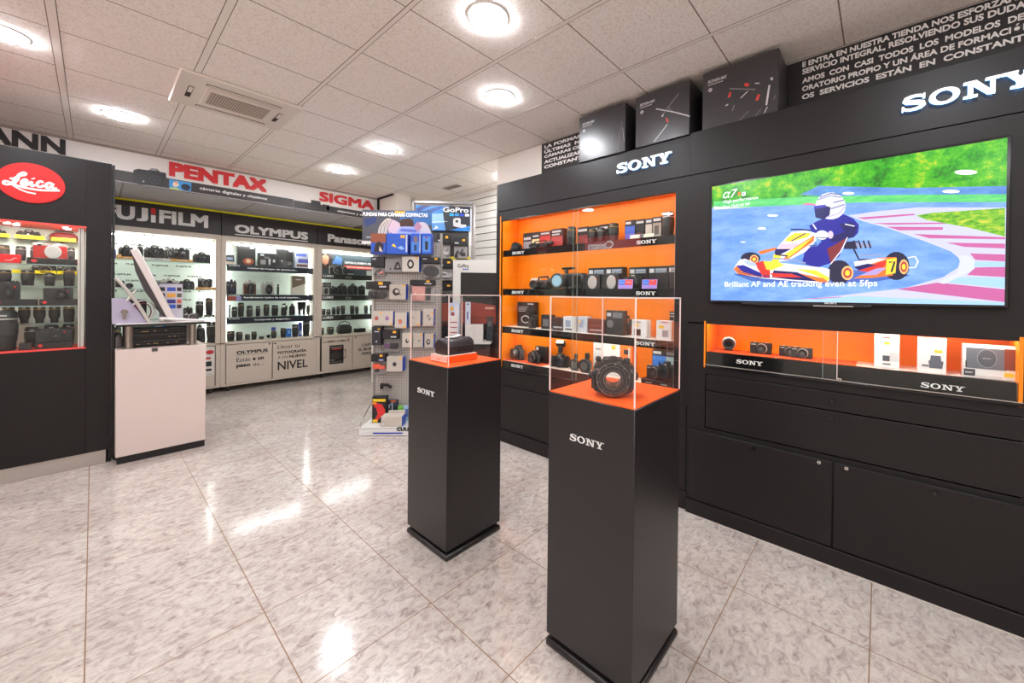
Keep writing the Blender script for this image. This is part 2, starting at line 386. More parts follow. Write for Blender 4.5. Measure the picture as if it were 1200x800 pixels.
t = root('air_conditioner', 'white ceiling cassette air conditioner with a long intake grille', 'air conditioner', (.745, 3.955, CEIL))
ACW = mat((228, 216, 206), .4, name='cassette_white'); ACG = mat((158, 142, 130), .7, var=.1, vscale=400, name='intake_mesh'); ACD = mat((60, 45, 38), .8, name='outlet_slot')
b = MB(); b.box((-.37, -.335, -.022), (.37, .335, 0), ACW, .008); part('panel', b, t)
b = MB(); b.box((-.21, -.17, -.03), (.22, .2, -.02), ACW, .004); fr = part('intake_frame', b, t)
b = MB(); b.box((-.18, -.12, -.034), (.19, .13, -.028), ACG)
for k in range(24): b.box((-.178+k*.0155, -.12, -.0355), (-.1755+k*.0155, .13, -.0335), ACW)
part('grille', b, fr)
for nm, a, c in (('outlet_louvre', (-.22, -.235), (.24, -.2)), ('outlet_louvre', (-.3, -.1), (-.27, .12)), ('outlet_louvre', (.255, -.1), (.285, .12)), ('outlet_louvre', (-.22, .24), (.24, .27))):
    b = MB(); b.box((a[0], a[1], -.0245), (c[0], c[1], -.018), ACD); b.box((a[0]+.004, a[1]+.004, -.029), (c[0]-.004, (a[1]+c[1])/2, -.022), ACW); part(nm, b, t)
t = root('ceiling_vent', 'small white ceiling vent above the banner frame', 'vent', (3.29, 4.64, CEIL))
b = MB(); b.box((-.06, -.18, -.008), (.06, .18, 0), ACW, .003); part('frame', b, t)
b = MB()
for k in range(5): b.box((-.045+k*.02, -.16, -.012), (-.035+k*.02, .16, -.007), ACG)
part('grille', b, t)
# ================================================================== black wall units on the right
def lettering_slab(parent, lx, z, ly, w, m=WLET, th=.003, name='lettering'):
    b = MB(); slab_word(b, lx, z, ly-th, w, m, th); return part(name, b, parent)
HALO = mat((120, 185, 255), .5, emit=5.0, name='blue_white_halo_light'); LETL = mat((255, 253, 250), .5, emit=1.5, name='lit_white_letter')
def lit_letters(parent, lx, z, ly, w):
    b = MB(); slab_word(b, lx, z, ly-.03, w, LETL, .012); s = part('lit_lettering', b, parent, 'backlit white letters')
    b = MB(); slab_word(b, lx, z, ly-.017, w, HALO, .004); part('halo_light', b, s)
def lock(parent, lx, z, ly, m=CHROME, keyed=True):
    b = MB(); b.lathe([(.0115, 0), (.0115, -.006), (.009, -.009), (.005, -.009)], (lx, ly, z), 'y', m, 18)
    if keyed: b.box((lx-.0012, ly-.0112, z-.005), (lx+.0012, ly-.008, z+.005), GAP)
    return part('lock', b, parent)

# ---- unit with the television -------------------------------------------------
tvu = root('wall_unit', 'tall black wall unit that holds the television and a long lit niche', 'display unit', (2.62, 0, 0), -pi/2)
Y0, Y1 = -.995, 1.5          # local x span (left seam to beyond the frame edge)
TZ = 2.575
b = MB()
b.box((Y0, 0, 2.29), (Y1, .02, TZ), BLACK, .002); b.box((Y0, .02, TZ-.02), (Y1, .29, TZ), BLACK); part('header_panel', b, tvu)
b = MB()  # front around the niche, and behind the television
b.box((Y0, 0, 1.287), (Y1, .02, 2.285), BLACK); b.box((Y0, 0, .60), (-.878, .02, 1.295), BLACK); b.box((.478, 0, .60), (Y1, .02, 1.295), BLACK)
b.box((-.878, 0, .958), (.478, .02, 1.005), BLACK); b.box((Y0, .02, 0), (Y0+.02, .29, TZ-.02), BLACK); b.box((Y0, .28, 0), (Y1, .30, TZ-.02), BLACK2)
b.box((Y0, .012, 2.283), (Y1, .022, 2.292), GAP); b.box((Y1-.02, .02, 0), (Y1, .29, TZ-.02), BLACK)
b.box((Y0, .004, .585), (Y1, .27, .6), BLACK); part('carcass', b, tvu)
b = MB(); b.box((Y0, -.012, 0), (Y1, .01, .098), BLACK, .002); b.box((Y0, -.014, 0), (Y1, -.011, .006), mat((196, 186, 178), .5)); part('plinth', b, tvu)
b = MB()   # niche lining
b.box((-.878, .262, 1.005), (.478, .278, 1.305), ORANGE); b.box((-.888, -.003, 1.0), (-.878, .27, 1.306), ORANGE); b.box((.466, -.003, 1.0), (.478, .27, 1.306), ORANGE)
b.box((-.878, .02, 1.3), (.478, .27, 1.308), ORANGE); part('niche_lining', b, tvu, 'orange niche lining')
b = MB(); b.box((-.878, .03, 1.03), (.466, .262, 1.1), mat((235, 225, 220), .4, name='white_niche_floor')); nf = part('niche_floor', b, tvu, 'white niche floor')
b = MB(); b.box((-.872, .012, 1.018), (.462, .03, 1.104), SHINY); st = part('niche_strip', b, tvu)
for px0, px1, py in ((863, 894, 426), (1079, 1131, 453)):
    l0, z0 = SW.at(px0, py-4, .012); l1, _ = SW.at(px1, py, .012); lettering_slab(st, l0, z0-.018, .012, l1-l0)
b = MB(); b.box((-.878, -.012, 1.002), (.478, .01, 1.019), SHINY, .003); b.box((-.878, -.013, 1.019), (.478, -.002, 1.022), ALU); part('glass_track', b, tvu)
b = MB(); b.box((-.86, .03, 1.294), (.46, .045, 1.299), SLED); part('led_strip', b, tvu)
la = SW.at(981, 430)[0]; lb = SW.at(964, 430)[0]
b = MB(); b.box((-.874, -.004, 1.02), (la, -.001, 1.286), GLASS); b.box((la-.0015, -.0045, 1.02), (la+.0015, 0, 1.287), EDGE); part('glass_door', b, tvu)
b = MB(); b.box((lb, .003, 1.02), (.474, .006, 1.286), GLASS); b.box((lb-.001, .0025, 1.02), (lb+.001, .0065, 1.287), GEDGE); gd = part('glass_door', b, tvu)
lock(gd, SW.at(984, 446)[0], SW.at(984, 446)[1]+.006, -.004)
def panel(name, l0, l1, z0, z1, parent, ly=-.004, th=.02):
    b = MB(); b.box((l0, ly, z0), (l1, ly+th, z1), BLACK, .0025); return part(name, b, parent)
d1 = panel('drawer', -.872, 1.3, .852, .953, tvu); d2 = panel('drawer', -.872, 1.3, .608, .846, tvu)
a = SW.at(975, 470); lock(d1, a[0], a[1], -.004, LOCKD); a = SW.at(975, 490); lock(d2, a[0], a[1], -.004, LOCKD)
o1 = panel('door', -.982, -.189, .104, .568, tvu); o2 = panel('door', -.183, .62, .104, .568, tvu); o3 = panel('door', .626, 1.45, .104, .568, tvu)
b = MB(); b.box((Y0, .006, .098), (Y1, .024, .59), GAP); part('shadow_gap', b, tvu)
for d, px, py, m in ((o1, 883, 525, LOCKD), (o1, 960, 541, CHROME), (o2, 992, 548, CHROME), (o2, 1095, 577, LOCKD)):
    a = SW.at(px, py); lock(d, a[0], a[1], -.004, m, m is CHROME)
a = SW.at(1056, 134); c = SW.at(1212, 104); lit_letters(tvu, a[0], a[1], 0, c[0]-a[0]+.01)

# ---- showcase with shelves ----------------------------------------------------
case = root('showcase', 'black showcase with orange interior and stocked shelves behind sliding glass', 'showcase', (2.62, 0, 0), -pi/2)
C0, C1 = -2.985, -1.0; F = .03           # local x span, front plane
I0, I1 = -2.915, -1.108                  # opening
b = MB(); b.box((C0, F, 2.30), (C1, F+.02, TZ), BLACK, .002); b.box((C0, F+.02, TZ-.02), (C1, .29, TZ), BLACK); part('header_panel', b, case)
b = MB()
b.box((C0, F, 2.2), (C1, F+.02, 2.294), BLACK); b.box((C0, F, .12), (I0, F+.02, 2.2), BLACK); b.box((I1, F, .12), (C1, F+.02, 2.2), BLACK)
b.box((C0, F+.02, 0), (C0+.02, .30, TZ-.02), BLACK); b.box((C1-.02, F+.02, 0), (C1, .30, TZ-.02), BLACK); b.box((C0, .29, 0), (C1, .305, TZ-.02), BLACK2)
b.box((C0, F+.006, 2.29), (C1, F+.02, 2.303), GAP); b.box((I0, F+.004, .66), (I1, .28, .735), BLACK); part('carcass', b, case)
b = MB(); b.box((I0, .272, .72), (I1, .288, 2.25), ORANGE); b.box((I0-.012, F-.004, .72), (I0, .28, 2.25), ORANGE); b.box((I1, F+.02, .72), (I1+.008, .28, 2.25), ORANGE)
b.box((I0, F+.02, 2.24), (I1, .28, 2.25), ORANGE); part('lining', b, case, 'orange lining')
SHELF = {}
SHW = mat((236, 226, 216), .4, name='white_shelf_top')
for n, z in enumerate((1.905, 1.520, 1.142, .800)):
    b = MB(); b.box((I0, F+.042, z-.014), (I1, .272, z), SHW if n > 1 else BLACK2); s = part('shelf', b, case)
    b = MB(); b.box((I0+.004, F+.026, z-.062), (I1-.004, F+.042, z+.001), SHINY); q = part('shelf_front', b, s)
    for px0, px1 in ((600.5, 614.5), (746, 769)):
        l0 = SW.at(px0, 300, F+.026)[0]; l1 = SW.at(px1, 300, F+.026)[0]; lettering_slab(q, l0, z-.046, F+.026, l1-l0)
    if n: b = MB(); b.box((I0+.02, F+.05, z+.0), (I0+.021, F+.051, z+.001), SHW); b.bm.free()
    SHELF[n] = z
for n, z in enumerate((2.237, 1.889, 1.504, 1.126)):
    b = MB(); b.box((I0+.02, F+.05, z-.006), (I1-.02, F+.066, z), SLED); part('led_strip', b, case)
m_ = SW.at(671, 300, F)[0]
b = MB(); b.box((I0, F-.001, .742), (m_+.05, F+.003, 2.196), GLASS); b.box((m_+.0493, F-.0012, .742), (m_+.0507, F+.0032, 2.196), GEDGE); part('glass_door', b, case)
b = MB(); b.box((m_, F+.007, .742), (I1, F+.011, 2.196), GLASS); b.box((m_-.0007, F+.0065, .742), (m_+.0007, F+.0115, 2.196), GEDGE); b.box((I1-.003, F+.005, .742), (I1, F+.012, 2.196), EDGE); part('glass_door', b, case)
b = MB(); b.box((I0, F-.006, .725), (I1, F+.014, .742), SHINY, .003); part('glass_track', b, case)
b = MB(); b.box((I0, F-.004, 2.196), (I1, F+.014, 2.204), SHINY); part('top_track', b, case)
b = MB(); b.box((C0, F+.006, .118), (C1, F+.022, .66), GAP); part('shadow_gap', b, case)
panel('drawer', C0+.03, C1-.01, .565, .715, case, F-.004); panel('door', C0+.03, -1.99, .13, .558, case, F-.004); panel('door', -1.985, C1-.01, .13, .558, case, F-.004)
b = MB(); b.box((C0, F-.012, 0), (C1, F+.01, .12), BLACK, .002); part('plinth', b, case)
a = SW.at(724.5, 205, F); c = SW.at(788, 195, F); lit_letters(case, a[0], a[1]+.005, F, c[0]-a[0])

# ---- television ----------------------------------------------------------------
tv = root('television', 'large flat television showing a kart race', 'television', (2.62, 0, 0), -pi/2)
L0, Zb = -.853, 1.43; L1, Zt = .43, 2.19
b = MB(); b.box((L0, -.03, Zb), (L1, -.002, Zt), SHINY, .004); b.box((L0+.2, -.04, Zb-.012), (L0+.2+.62, -.012, Zb+.004), SHINY, .003); part('bezel', b, tv)
a = SW.at(953, 358, -.04); b = MB(); b.box((a[0], -.043, a[1]-.003), (SW.at(1000, 359, -.04)[0], -.04, a[1]+.002), ALU); part('logo_bar', b, tv)
b = MB(); l0 = SW.at(966, 354, -.03)[0]; l1 = SW.at(981, 354, -.03)[0]; slab_word(b, l0, Zb+.0045, -.0315, l1-l0, WLET, .0012); part('lettering', b, tv)
EM = 1.3
def scr(c, e=1.0): return mat(c, .25, emit=e*EM, name='screen_colour')
def noisy(cs, sc, name, stretch=(1, 1, 1)):
    m = bpy.data.materials.new(name); m.use_nodes = True; nt = m.node_tree; p = nt.nodes['Principled BSDF']; N = nt.nodes.new
    tc = N('ShaderNodeTexCoord'); mp = N('ShaderNodeMapping'); mp.inputs['Scale'].default_value = stretch; nt.links.new(tc.outputs['Object'], mp.inputs[0])
    n = N('ShaderNodeTexNoise'); n.inputs['Scale'].default_value = sc; n.inputs['Detail'].default_value = 6; n.inputs['Roughness'].default_value = .7; nt.links.new(mp.outputs[0], n.inputs['Vector'])
    r = N('ShaderNodeValToRGB'); e = r.color_ramp.elements; e[0].position = cs[0][0]; e[0].color = rgb(cs[0][1]); e[1].position = cs[-1][0]; e[1].color = rgb(cs[-1][1])
    for pp, cc in cs[1:-1]: k = e.new(pp); k.color = rgb(cc)
    nt.links.new(n.outputs['Fac'], r.inputs[0]); nt.links.new(r.outputs[0], p.inputs['Emission Color']); p.inputs['Emission Strength'].default_value = EM
    p.inputs['Base Color'].default_value = (.01, .01, .01, 1); p.inputs['Roughness'].default_value = .25; return m
ROAD = noisy(((.3, (88, 138, 224)), (.5, (118, 164, 238)), (.7, (148, 188, 248))), 5, 'screen_road', (1, 1, 3))
HEDGE = noisy(((.32, (10, 78, 8)), (.45, (40, 160, 10)), (.58, (90, 190, 22)), (.67, (190, 204, 24)), (.78, (226, 160, 56))), 16, 'screen_hedge')
GRASS = noisy(((.3, (52, 130, 24)), (.5, (120, 190, 40)), (.7, (232, 210, 70))), 40, 'screen_grass', (1, 1, 2))
VERGE = noisy(((.3, (60, 190, 110)), (.7, (120, 225, 120))), 12, 'screen_verge', (1, 1, 4))
SKYB = noisy(((.3, (60, 110, 190)), (.7, (110, 170, 225))), 9, 'screen_blue_haze', (1, 1, 3))
b = MB(); LY = [-.0302]
def T4(x, y): return SW.at(840+x/4.8, 200+y/4.8, -.0305)        # crop at 4.8x
def T3(x, y): return SW.at(820+x/3.158, 160+y/3.158, -.0305)    # crop at 3.16x
def poly(pts, m, T=T3, clip=True):
    LY[0] -= .00004
    q = [T(*p) for p in pts]
    q = [(min(max(x, L0+.014), L1-.014), min(max(z, Zb+.014), Zt-.012)) for x, z in q]
    b.prism(q, LY[0], -.029, m)
def line(pts, w, m, T=T4):
    LY[0] -= .00004; b.stroke([T(*p) for p in pts], w, LY[0], -.029, m)
def ell(cx, cy, rx, ry, m, T=T4, n=18): poly([(cx+rx*cos(2*pi*k/n), cy+ry*sin(2*pi*k/n)) for k in range(n)], m, T)
poly(((0, 100), (1200, -100), (1200, 800), (0, 700)), ROAD)
poly(((0, 100), (1200, -100), (1200, 232), (600, 240), (0, 268)), HEDGE)
poly(((370, 215), (440, 182), (560, 185), (780, 190), (1200, 175), (1200, 215), (780, 222), (540, 226)), SKYB)
poly(((52, 240), (400, 222), (800, 215), (1200, 206), (1200, 236), (600, 243), (52, 266)), VERGE)
poly(((52, 258), (110, 262), (200, 261), (52, 270)), scr((240, 225, 235)))
poly(((375, 252), (400, 245), (470, 256)), scr((230, 120, 160)))
WHT = scr((206, 206, 236)); PNK = scr((200, 98, 158)); LBL = scr((168, 208, 244))
poly(((550, 292), (640, 278), (800, 262), (1200, 256), (1200, 320), (1200, 372), (1200, 640), (760, 640), (300, 620), (500, 590), (760, 560), (900, 520), (955, 485), (965, 455), (930, 425), (840, 390), (700, 340), (600, 312)), WHT)
for q in (((580, 300), (790, 285), (800, 290), (610, 306)), ((640, 320), (880, 318), (960, 322), (700, 326)), ((690, 333), (900, 335), (900, 345), (740, 347)), ((790, 360), (1130, 372), (1130, 380), (850, 376)),
          ((910, 392), (1130, 396), (1130, 414), (980, 408)), ((1000, 432), (1130, 436), (1130, 462), (1020, 456)), ((1020, 484), (1130, 482), (1130, 520), (990, 512)), ((880, 540), (1130, 565), (1130, 612), (730, 565)), ((380, 600), (520, 592), (560, 602))): poly(q, PNK)
poly(((990, 462), (1130, 464), (1130, 482), (1010, 482)), LBL); poly(((960, 520), (1130, 522), (1130, 560), (900, 538)), LBL); poly(((580, 590), (1130, 614), (1130, 630), (300, 625)), LBL)
poly(((955, 440), (990, 440), (1018, 460), (1015, 490), (960, 520), (905, 545), (880, 540), (950, 505), (966, 470)), scr((214, 218, 240)))
poly(((800, 292), (860, 282), (1130, 264), (1130, 370), (1000, 338), (840, 308)), GRASS)
for x, y, rx, ry in ((270, 292, 20, 4), (230, 340, 16, 4), (985, 132, 42, 9), (930, 203, 32, 6), (550, 210, 22, 5), (160, 390, 10, 2)): ell(x, y, rx, ry, scr((255, 255, 255), 1.2), T3)
# kart and driver, traced in the 4.8x crop
NV = scr((24, 26, 152)); NV2 = scr((14, 12, 96)); OR = scr((255, 120, 40)); RD = scr((240, 50, 40)); YL = scr((255, 225, 60)); WH = scr((240, 240, 250)); DK = scr((28, 26, 62)); GRY = scr((150, 156, 190)); LO = scr((250, 190, 120))
poly(((90, 580), (200, 622), (640, 640), (900, 622), (1090, 590), (1000, 560), (300, 560)), scr((70, 105, 190)), T4)
for cx, cy, rx, ry, ir in ((190, 492, 55, 34, 0), (690, 570, 66, 68, 0), (1010, 535, 74, 80, 0)): ell(cx, cy, rx, ry, DK)
for cx, cy, rx, ry in ((210, 498, 24, 26), (735, 575, 34, 40), (1052, 540, 26, 42)):
    ell(cx, cy, rx, ry, LO); ell(cx, cy, rx*.72, ry*.72, scr((190, 60, 60))); ell(cx, cy, rx*.4, ry*.4, YL)
line(((1075, 490), (1115, 482), (1132, 510), (1115, 545), (1080, 545)), .006, WH); line(((800, 480), (930, 470)), .006, GRY); line(((770, 440), (800, 500), (900, 500)), .008, DK)
poly(((715, 400), (790, 395), (790, 440), (715, 440)), DK, T4); poly(((780, 405), (870, 410), (870, 430), (780, 432)), GRY, T4)
for k in range(4): line(((770+k*27, 392), (785+k*27, 436)), .007, DK)
poly(((770, 512), (930, 488), (1008, 486), (1012, 520), (990, 588), (880, 602), (770, 606), (850, 570)), OR, T4)
poly(((770, 512), (900, 494), (960, 494), (880, 520), (780, 545)), WH, T4); poly(((790, 560), (900, 520), (965, 500), (940, 540), (860, 570)), RD, T4); poly(((800, 590), (900, 548), (955, 545), (900, 585)), scr((180, 160, 220)), T4); poly(((770, 540), (850, 522), (900, 530), (800, 560)), NV2, T4)
poly(((955, 498), (1012, 490), (1005, 575), (950, 585)), YL, T4); line(((968, 515), (1000, 512), (982, 570)), .008, DK)
poly(((500, 430), (610, 420), (700, 450), (690, 480), (640, 520), (560, 545), (480, 520)), NV, T4)
poly(((520, 310), (560, 285), (640, 255), (700, 238), (770, 270), (800, 305), (795, 350), (770, 375), (740, 380), (720, 420), (640, 440), (560, 430), (590, 395), (540, 360)), NV, T4)
poly(((690, 300), (760, 290), (790, 320), (770, 370), (700, 400), (640, 400), (640, 370), (720, 345)), NV2, T4); line(((720, 300), (775, 312)), .005, WH); line(((540, 300), (560, 330)), .006, WH)
poly(((620, 440), (740, 372), (700, 440), (655, 520), (640, 520)), scr((130, 40, 50)), T4); line(((735, 375), (700, 450), (640, 525)), .005, WH)
ell(640, 198, 85, 76, WH); poly(((548, 205), (610, 196), (640, 205), (635, 250), (600, 275), (555, 262)), NV2, T4); poly(((548, 198), (612, 190), (612, 205), (548, 216)), scr((60, 60, 180)), T4)
line(((566, 165), (640, 140), (700, 150)), .008, GRY); line(((580, 150), (640, 128), (690, 134)), .006, scr((90, 90, 160))); line(((640, 215), (720, 190)), .01, GRY); line(((620, 262), (690, 240), (722, 200)), .008, scr((190, 180, 230))); line(((655, 180), (715, 165)), .006, scr((90, 90, 160)))
ell(592, 362, 36, 26, WH); ell(640, 360, 16, 22, scr((220, 200, 220))); line(((560, 375), (625, 378)), .004, DK)
for q, m in ((((350, 420), (420, 345), (500, 335), (555, 350), (560, 390), (500, 455), (400, 505), (310, 515)), WH), (((400, 375), (440, 350), (530, 350), (510, 375), (420, 400), (380, 395)), YL), (((355, 410), (470, 408), (430, 440), (350, 440)), scr((245, 200, 220))), (((330, 440), (420, 440), (360, 470), (325, 468)), NV2), (((310, 512), (322, 468), (368, 470), (345, 515)), YL), (((440, 430), (550, 362), (545, 398), (390, 505), (370, 500)), OR), (((380, 470), (540, 375), (470, 440), (400, 490)), YL)): poly(q, m, T4)
line(((420, 395), (500, 352)), .006, NV2); line(((415, 330), (470, 330), (530, 336)), .008, NV2); line(((555, 405), (560, 420), (520, 422)), .006, NV2)
poly(((230, 455), (340, 430), (330, 445), (250, 470)), OR, T4); line(((280, 490), (420, 500), (500, 520)), .008, GRY); line(((330, 470), (400, 480)), .008, DK)
for q, m in ((((95, 550), (130, 500), (160, 495), (220, 520), (300, 510), (420, 525), (600, 545), (635, 555), (632, 620), (560, 630), (250, 605), (120, 582)), WH), (((95, 552), (120, 530), (200, 555), (260, 600), (120, 580)), OR), (((110, 535), (150, 530), (250, 575), (255, 598), (150, 570)), NV), (((210, 520), (270, 505), (300, 560), (300, 600), (265, 602)), RD), (((262, 508), (345, 510), (380, 530), (310, 560), (280, 555)), YL), (((320, 560), (450, 570), (600, 625), (420, 612), (310, 600)), NV2), (((440, 550), (560, 560), (632, 600), (632, 622), (560, 590)), YL), (((460, 575), (600, 605), (630, 625), (580, 628)), OR), (((300, 575), (420, 580), (480, 600), (320, 598)), RD), (((150, 500), (215, 518), (230, 540), (170, 530)), scr((180, 200, 240)))): poly(q, m, T4)
for k in range(3): line(((120, 556+k*12), (220, 584+k*8), (300, 590+k*6)), .004, NV2)
TXT = scr((250, 250, 255), 1.1)
def stext(s, x0, y0, x1, y1, m=TXT, bold=.0, T=T4, shear=0):
    LY[0] -= .00004; p = T(x0, y0); q = T(x1, y1); b.text(s, p[0], p[1], LY[0]-.0004, m, w=q[0]-p[0], h=SW.at(840+x0/4.8, 200+y1/4.8, -.0305)[1]-p[1] if False else None, bold=bold, th=.0003, shear=shear)
stext('α7', 36, 158, 118, 120, bold=.005, shear=.25); stext('R', 120, 142, 138, 130, scr((255, 110, 50)), .04)
p = T4(143, 142); b.box((p[0], LY[0]-.001, p[1]), (p[0]+.018, -.03, p[1]+.022), TXT); b.box((p[0]+.004, LY[0]-.0012, p[1]+.004), (p[0]+.014, -.03, p[1]+.018), scr((150, 160, 190)))
stext('High-performance', 38, 190, 234, 165, bold=.01); stext('Fast Hybrid AF', 38, 218, 188, 195, bold=.01)
stext('Brilliant AF and AE tracking even at 5fps', 46, 662, 904, 625, bold=.012)
part('screen', b, tv, 'lit screen with a kart on a curving track')
# ================================================================== free-standing pedestals with clear covers
PED = mat((34, 30, 30), .36, var=.1, vscale=5, name='pedestal_black')
def pedestal(x0, x1, y0, y1, zt, label, lets):
    cx, cy = (x0+x1)/2, (y0+y1)/2; hx, hy = (x1-x0)/2, (y1-y0)/2
    t = root('pedestal', label, 'pedestal', (cx, cy, 0), group=None)
    b = MB(); b.box((-hx, -hy, .052), (hx, hy, zt), PED, .003); bd = part('body', b, t)
    b = MB(); b.box((-hx-.004, -hy-.004, 0), (hx+.004, hy+.004, .03), PED, .008); part('base_plate', b, t)
    b = MB(); b.box((-hx+.02, -hy+.02, .028), (hx-.02, hy-.02, .054), GAP); part('recess', b, t)
    b = MB(); b.box((-hx+.004, -hy+.004, zt), (hx-.004, hy-.004, zt+.0035), ORANGE2); part('top', b, t, 'orange top')
    F2 = Frame((x0, 0), -pi/2)
    a = F2.at(*lets[0]); c = F2.at(*lets[1])
    b = MB(); w = (c[0]-a[0]); slab_word(b, 0, 0, 0, w, WLET, .0015)
    q = part('lettering', b, bd); q.rotation_euler = (0, 0, -pi/2); q.location = (-hx-.0022, -(a[0])-cy, a[1])
    return t
def cover(x0, x1, y0, y1, z0, z1, label):
    cx, cy = (x0+x1)/2, (y0+y1)/2; hx, hy = (x1-x0)/2, (y1-y0)/2; h = z1-z0; T = .004
    t = root('acrylic_cover', label, 'display cover', (cx, cy, z0))
    for n, a, c in (('side_pane', (-hx, -hy, 0), (-hx+T, hy, h)), ('side_pane', (hx-T, -hy, 0), (hx, hy, h)), ('side_pane', (-hx+T, -hy, 0), (hx-T, -hy+T, h)), ('side_pane', (-hx+T, hy-T, 0), (hx-T, hy, h)), ('top_pane', (-hx+T, -hy+T, h-T), (hx-T, hy-T, h))):
        b = MB(); b.box(a, c, ACRYL); part(n, b, t)
    e = .0022; b = MB()
    for sx in (-1, 1):
        for sy in (-1, 1):
            b.box((sx*hx-e, sy*hy-e, 0), (sx*hx+e, sy*hy+e, h), EDGE)
    for z in (h-.002,):
        for sx in (-1, 1): b.box((sx*hx-e, -hy, z-e), (sx*hx+e, hy, z+e), EDGE); b.box((-hx, sx*hy-e, z-e), (hx, sx*hy+e, z+e), EDGE)
    part('glued_edge', b, t, 'bright cut edges'); return t
P1 = (1.25, 1.645, 1.795, 2.2); P2 = (1.235, 1.64, .655, 1.055)
pedestal(*P1, 1.062, 'black square pedestal further back, carrying a clear cover over a black case', ((489.5, 459), (509.5, 463)))
pedestal(*P2, 1.064, 'nearest black square pedestal, carrying a clear cover over a black underwater housing', ((668, 515), (708, 522)))
cover(P1[0]+.012, P1[1]-.004, P1[2]+.01, P1[3]-.004, 1.0665, 1.462, 'clear acrylic cover over the black zipped case')
cover(P2[0]+.003, P2[1]-.003, P2[2]+.003, P2[3]-.003, 1.0685, 1.462, 'clear acrylic cover over the underwater camera housing')
# ---- zipped case on its box
t = root('carton', 'flat orange and white carton under the black case', 'box', (1.423, 1.9775, 1.067), 0)
OW = mat((243, 208, 192), .5, name='pale_peach_card')
b = MB(); b.box((-.11, -.0825, 0), (.11, .0825, .04), OW, .002); bx = part('body', b, t)
b = MB(); b.box((-.108, -.084, 0.002), (.1095, -.082, .039), ORANGE2); part('printed_side', b, bx, 'orange printed side')
b = MB(); b.box((-.1112, -.02, .014), (-.1095, .02, .018), ORANGE2); part('print', b, bx)
t = root('camera_case', 'black rounded zipped camera case on an orange carton', 'case', (1.43, 1.98, 1.1076), 0)
LEA = mat((44, 38, 40), .45, var=.15, vscale=80, name='black_leatherette')
def blob(b, w, d, h, m, nx=14, nz=10, pw=3.0):
    i = b.mi(m); rings = []
    for j in range(nz+1):
        v = j/nz; z = h*v; k = (1-abs(2*v-1)**pw*.55)**.8 if v > .45 else (1-(abs(2*v-1)**4)*.12)
        rg = []
        for q in range(nx*2):
            a = 2*pi*q/(nx*2); ca, sa = cos(a), sin(a); e = .45
            rg.append(b.bm.verts.new((w/2*k*math.copysign(abs(ca)**e, ca), d/2*k*math.copysign(abs(sa)**e, sa), z)))
        rings.append(rg)
    for j in range(nz):
        for q in range(nx*2): b.face([rings[j][q], rings[j][(q+1) % (nx*2)], rings[j+1][(q+1) % (nx*2)], rings[j+1][q]], i)
    b.face(rings[0][::-1], i); b.face(rings[-1], i)
prof = [(p[0]*1.25, p[1]) for p in [(-.052, .004), (-.046, 0), (.046, 0), (.052, .004), (.056, .04), (.05, .07), (.034, .088), (0, .095), (-.034, .088), (-.05, .07), (-.056, .04)]]
def tapered(b, prof, xs, m):
    i = b.mi(m); R = []
    for x, k in xs: R.append([b.bm.verts.new((x, p[0]*k, .045+(p[1]-.045)*k)) for p in prof])
    n = len(prof)
    for u, v in zip(R, R[1:]):
        for q in range(n): b.face([u[q], u[(q+1) % n], v[(q+1) % n], v[q]], i)
    b.face(R[0][::-1], i); b.face(R[-1], i)
b = MB(); tapered(b, [(p[0], p[1]) for p in prof], ((-.1, .84), (-.096, .95), (-.089, 1), (.089, 1), (.096, .95), (.1, .84)), LEA); bd = part('body', b, t); bd.location.z = 0
b = MB(); b.tube([(-.1005, p[0]*.8, .045+(p[1]-.045)*.8) for p in prof[4:]+prof[:1]], .0025, GREYP); b.tube([(-.088, -.0695, .05), (.0, -.07, .052), (.088, -.0695, .05)], .002, GREYP); part('zip', b, bd)
b = MB(); b.box((-.03, -.073, .02), (.03, -.066, .035), RUBBER, .002); part('belt_loop', b, t)
t = root('price_tag', 'small white folded tag lying on the black case', 'tag', (1.42, 1.975, 1.2035), radians(-10))
b = MB(); b.box((-.05, -.018, 0), (.02, .018, .003), PAPER); b.box((.0, -.02, .002), (.04, .016, .005), PAPER, xf=Matrix.Rotation(-.25, 4, 'Y')); part('card', b, t)
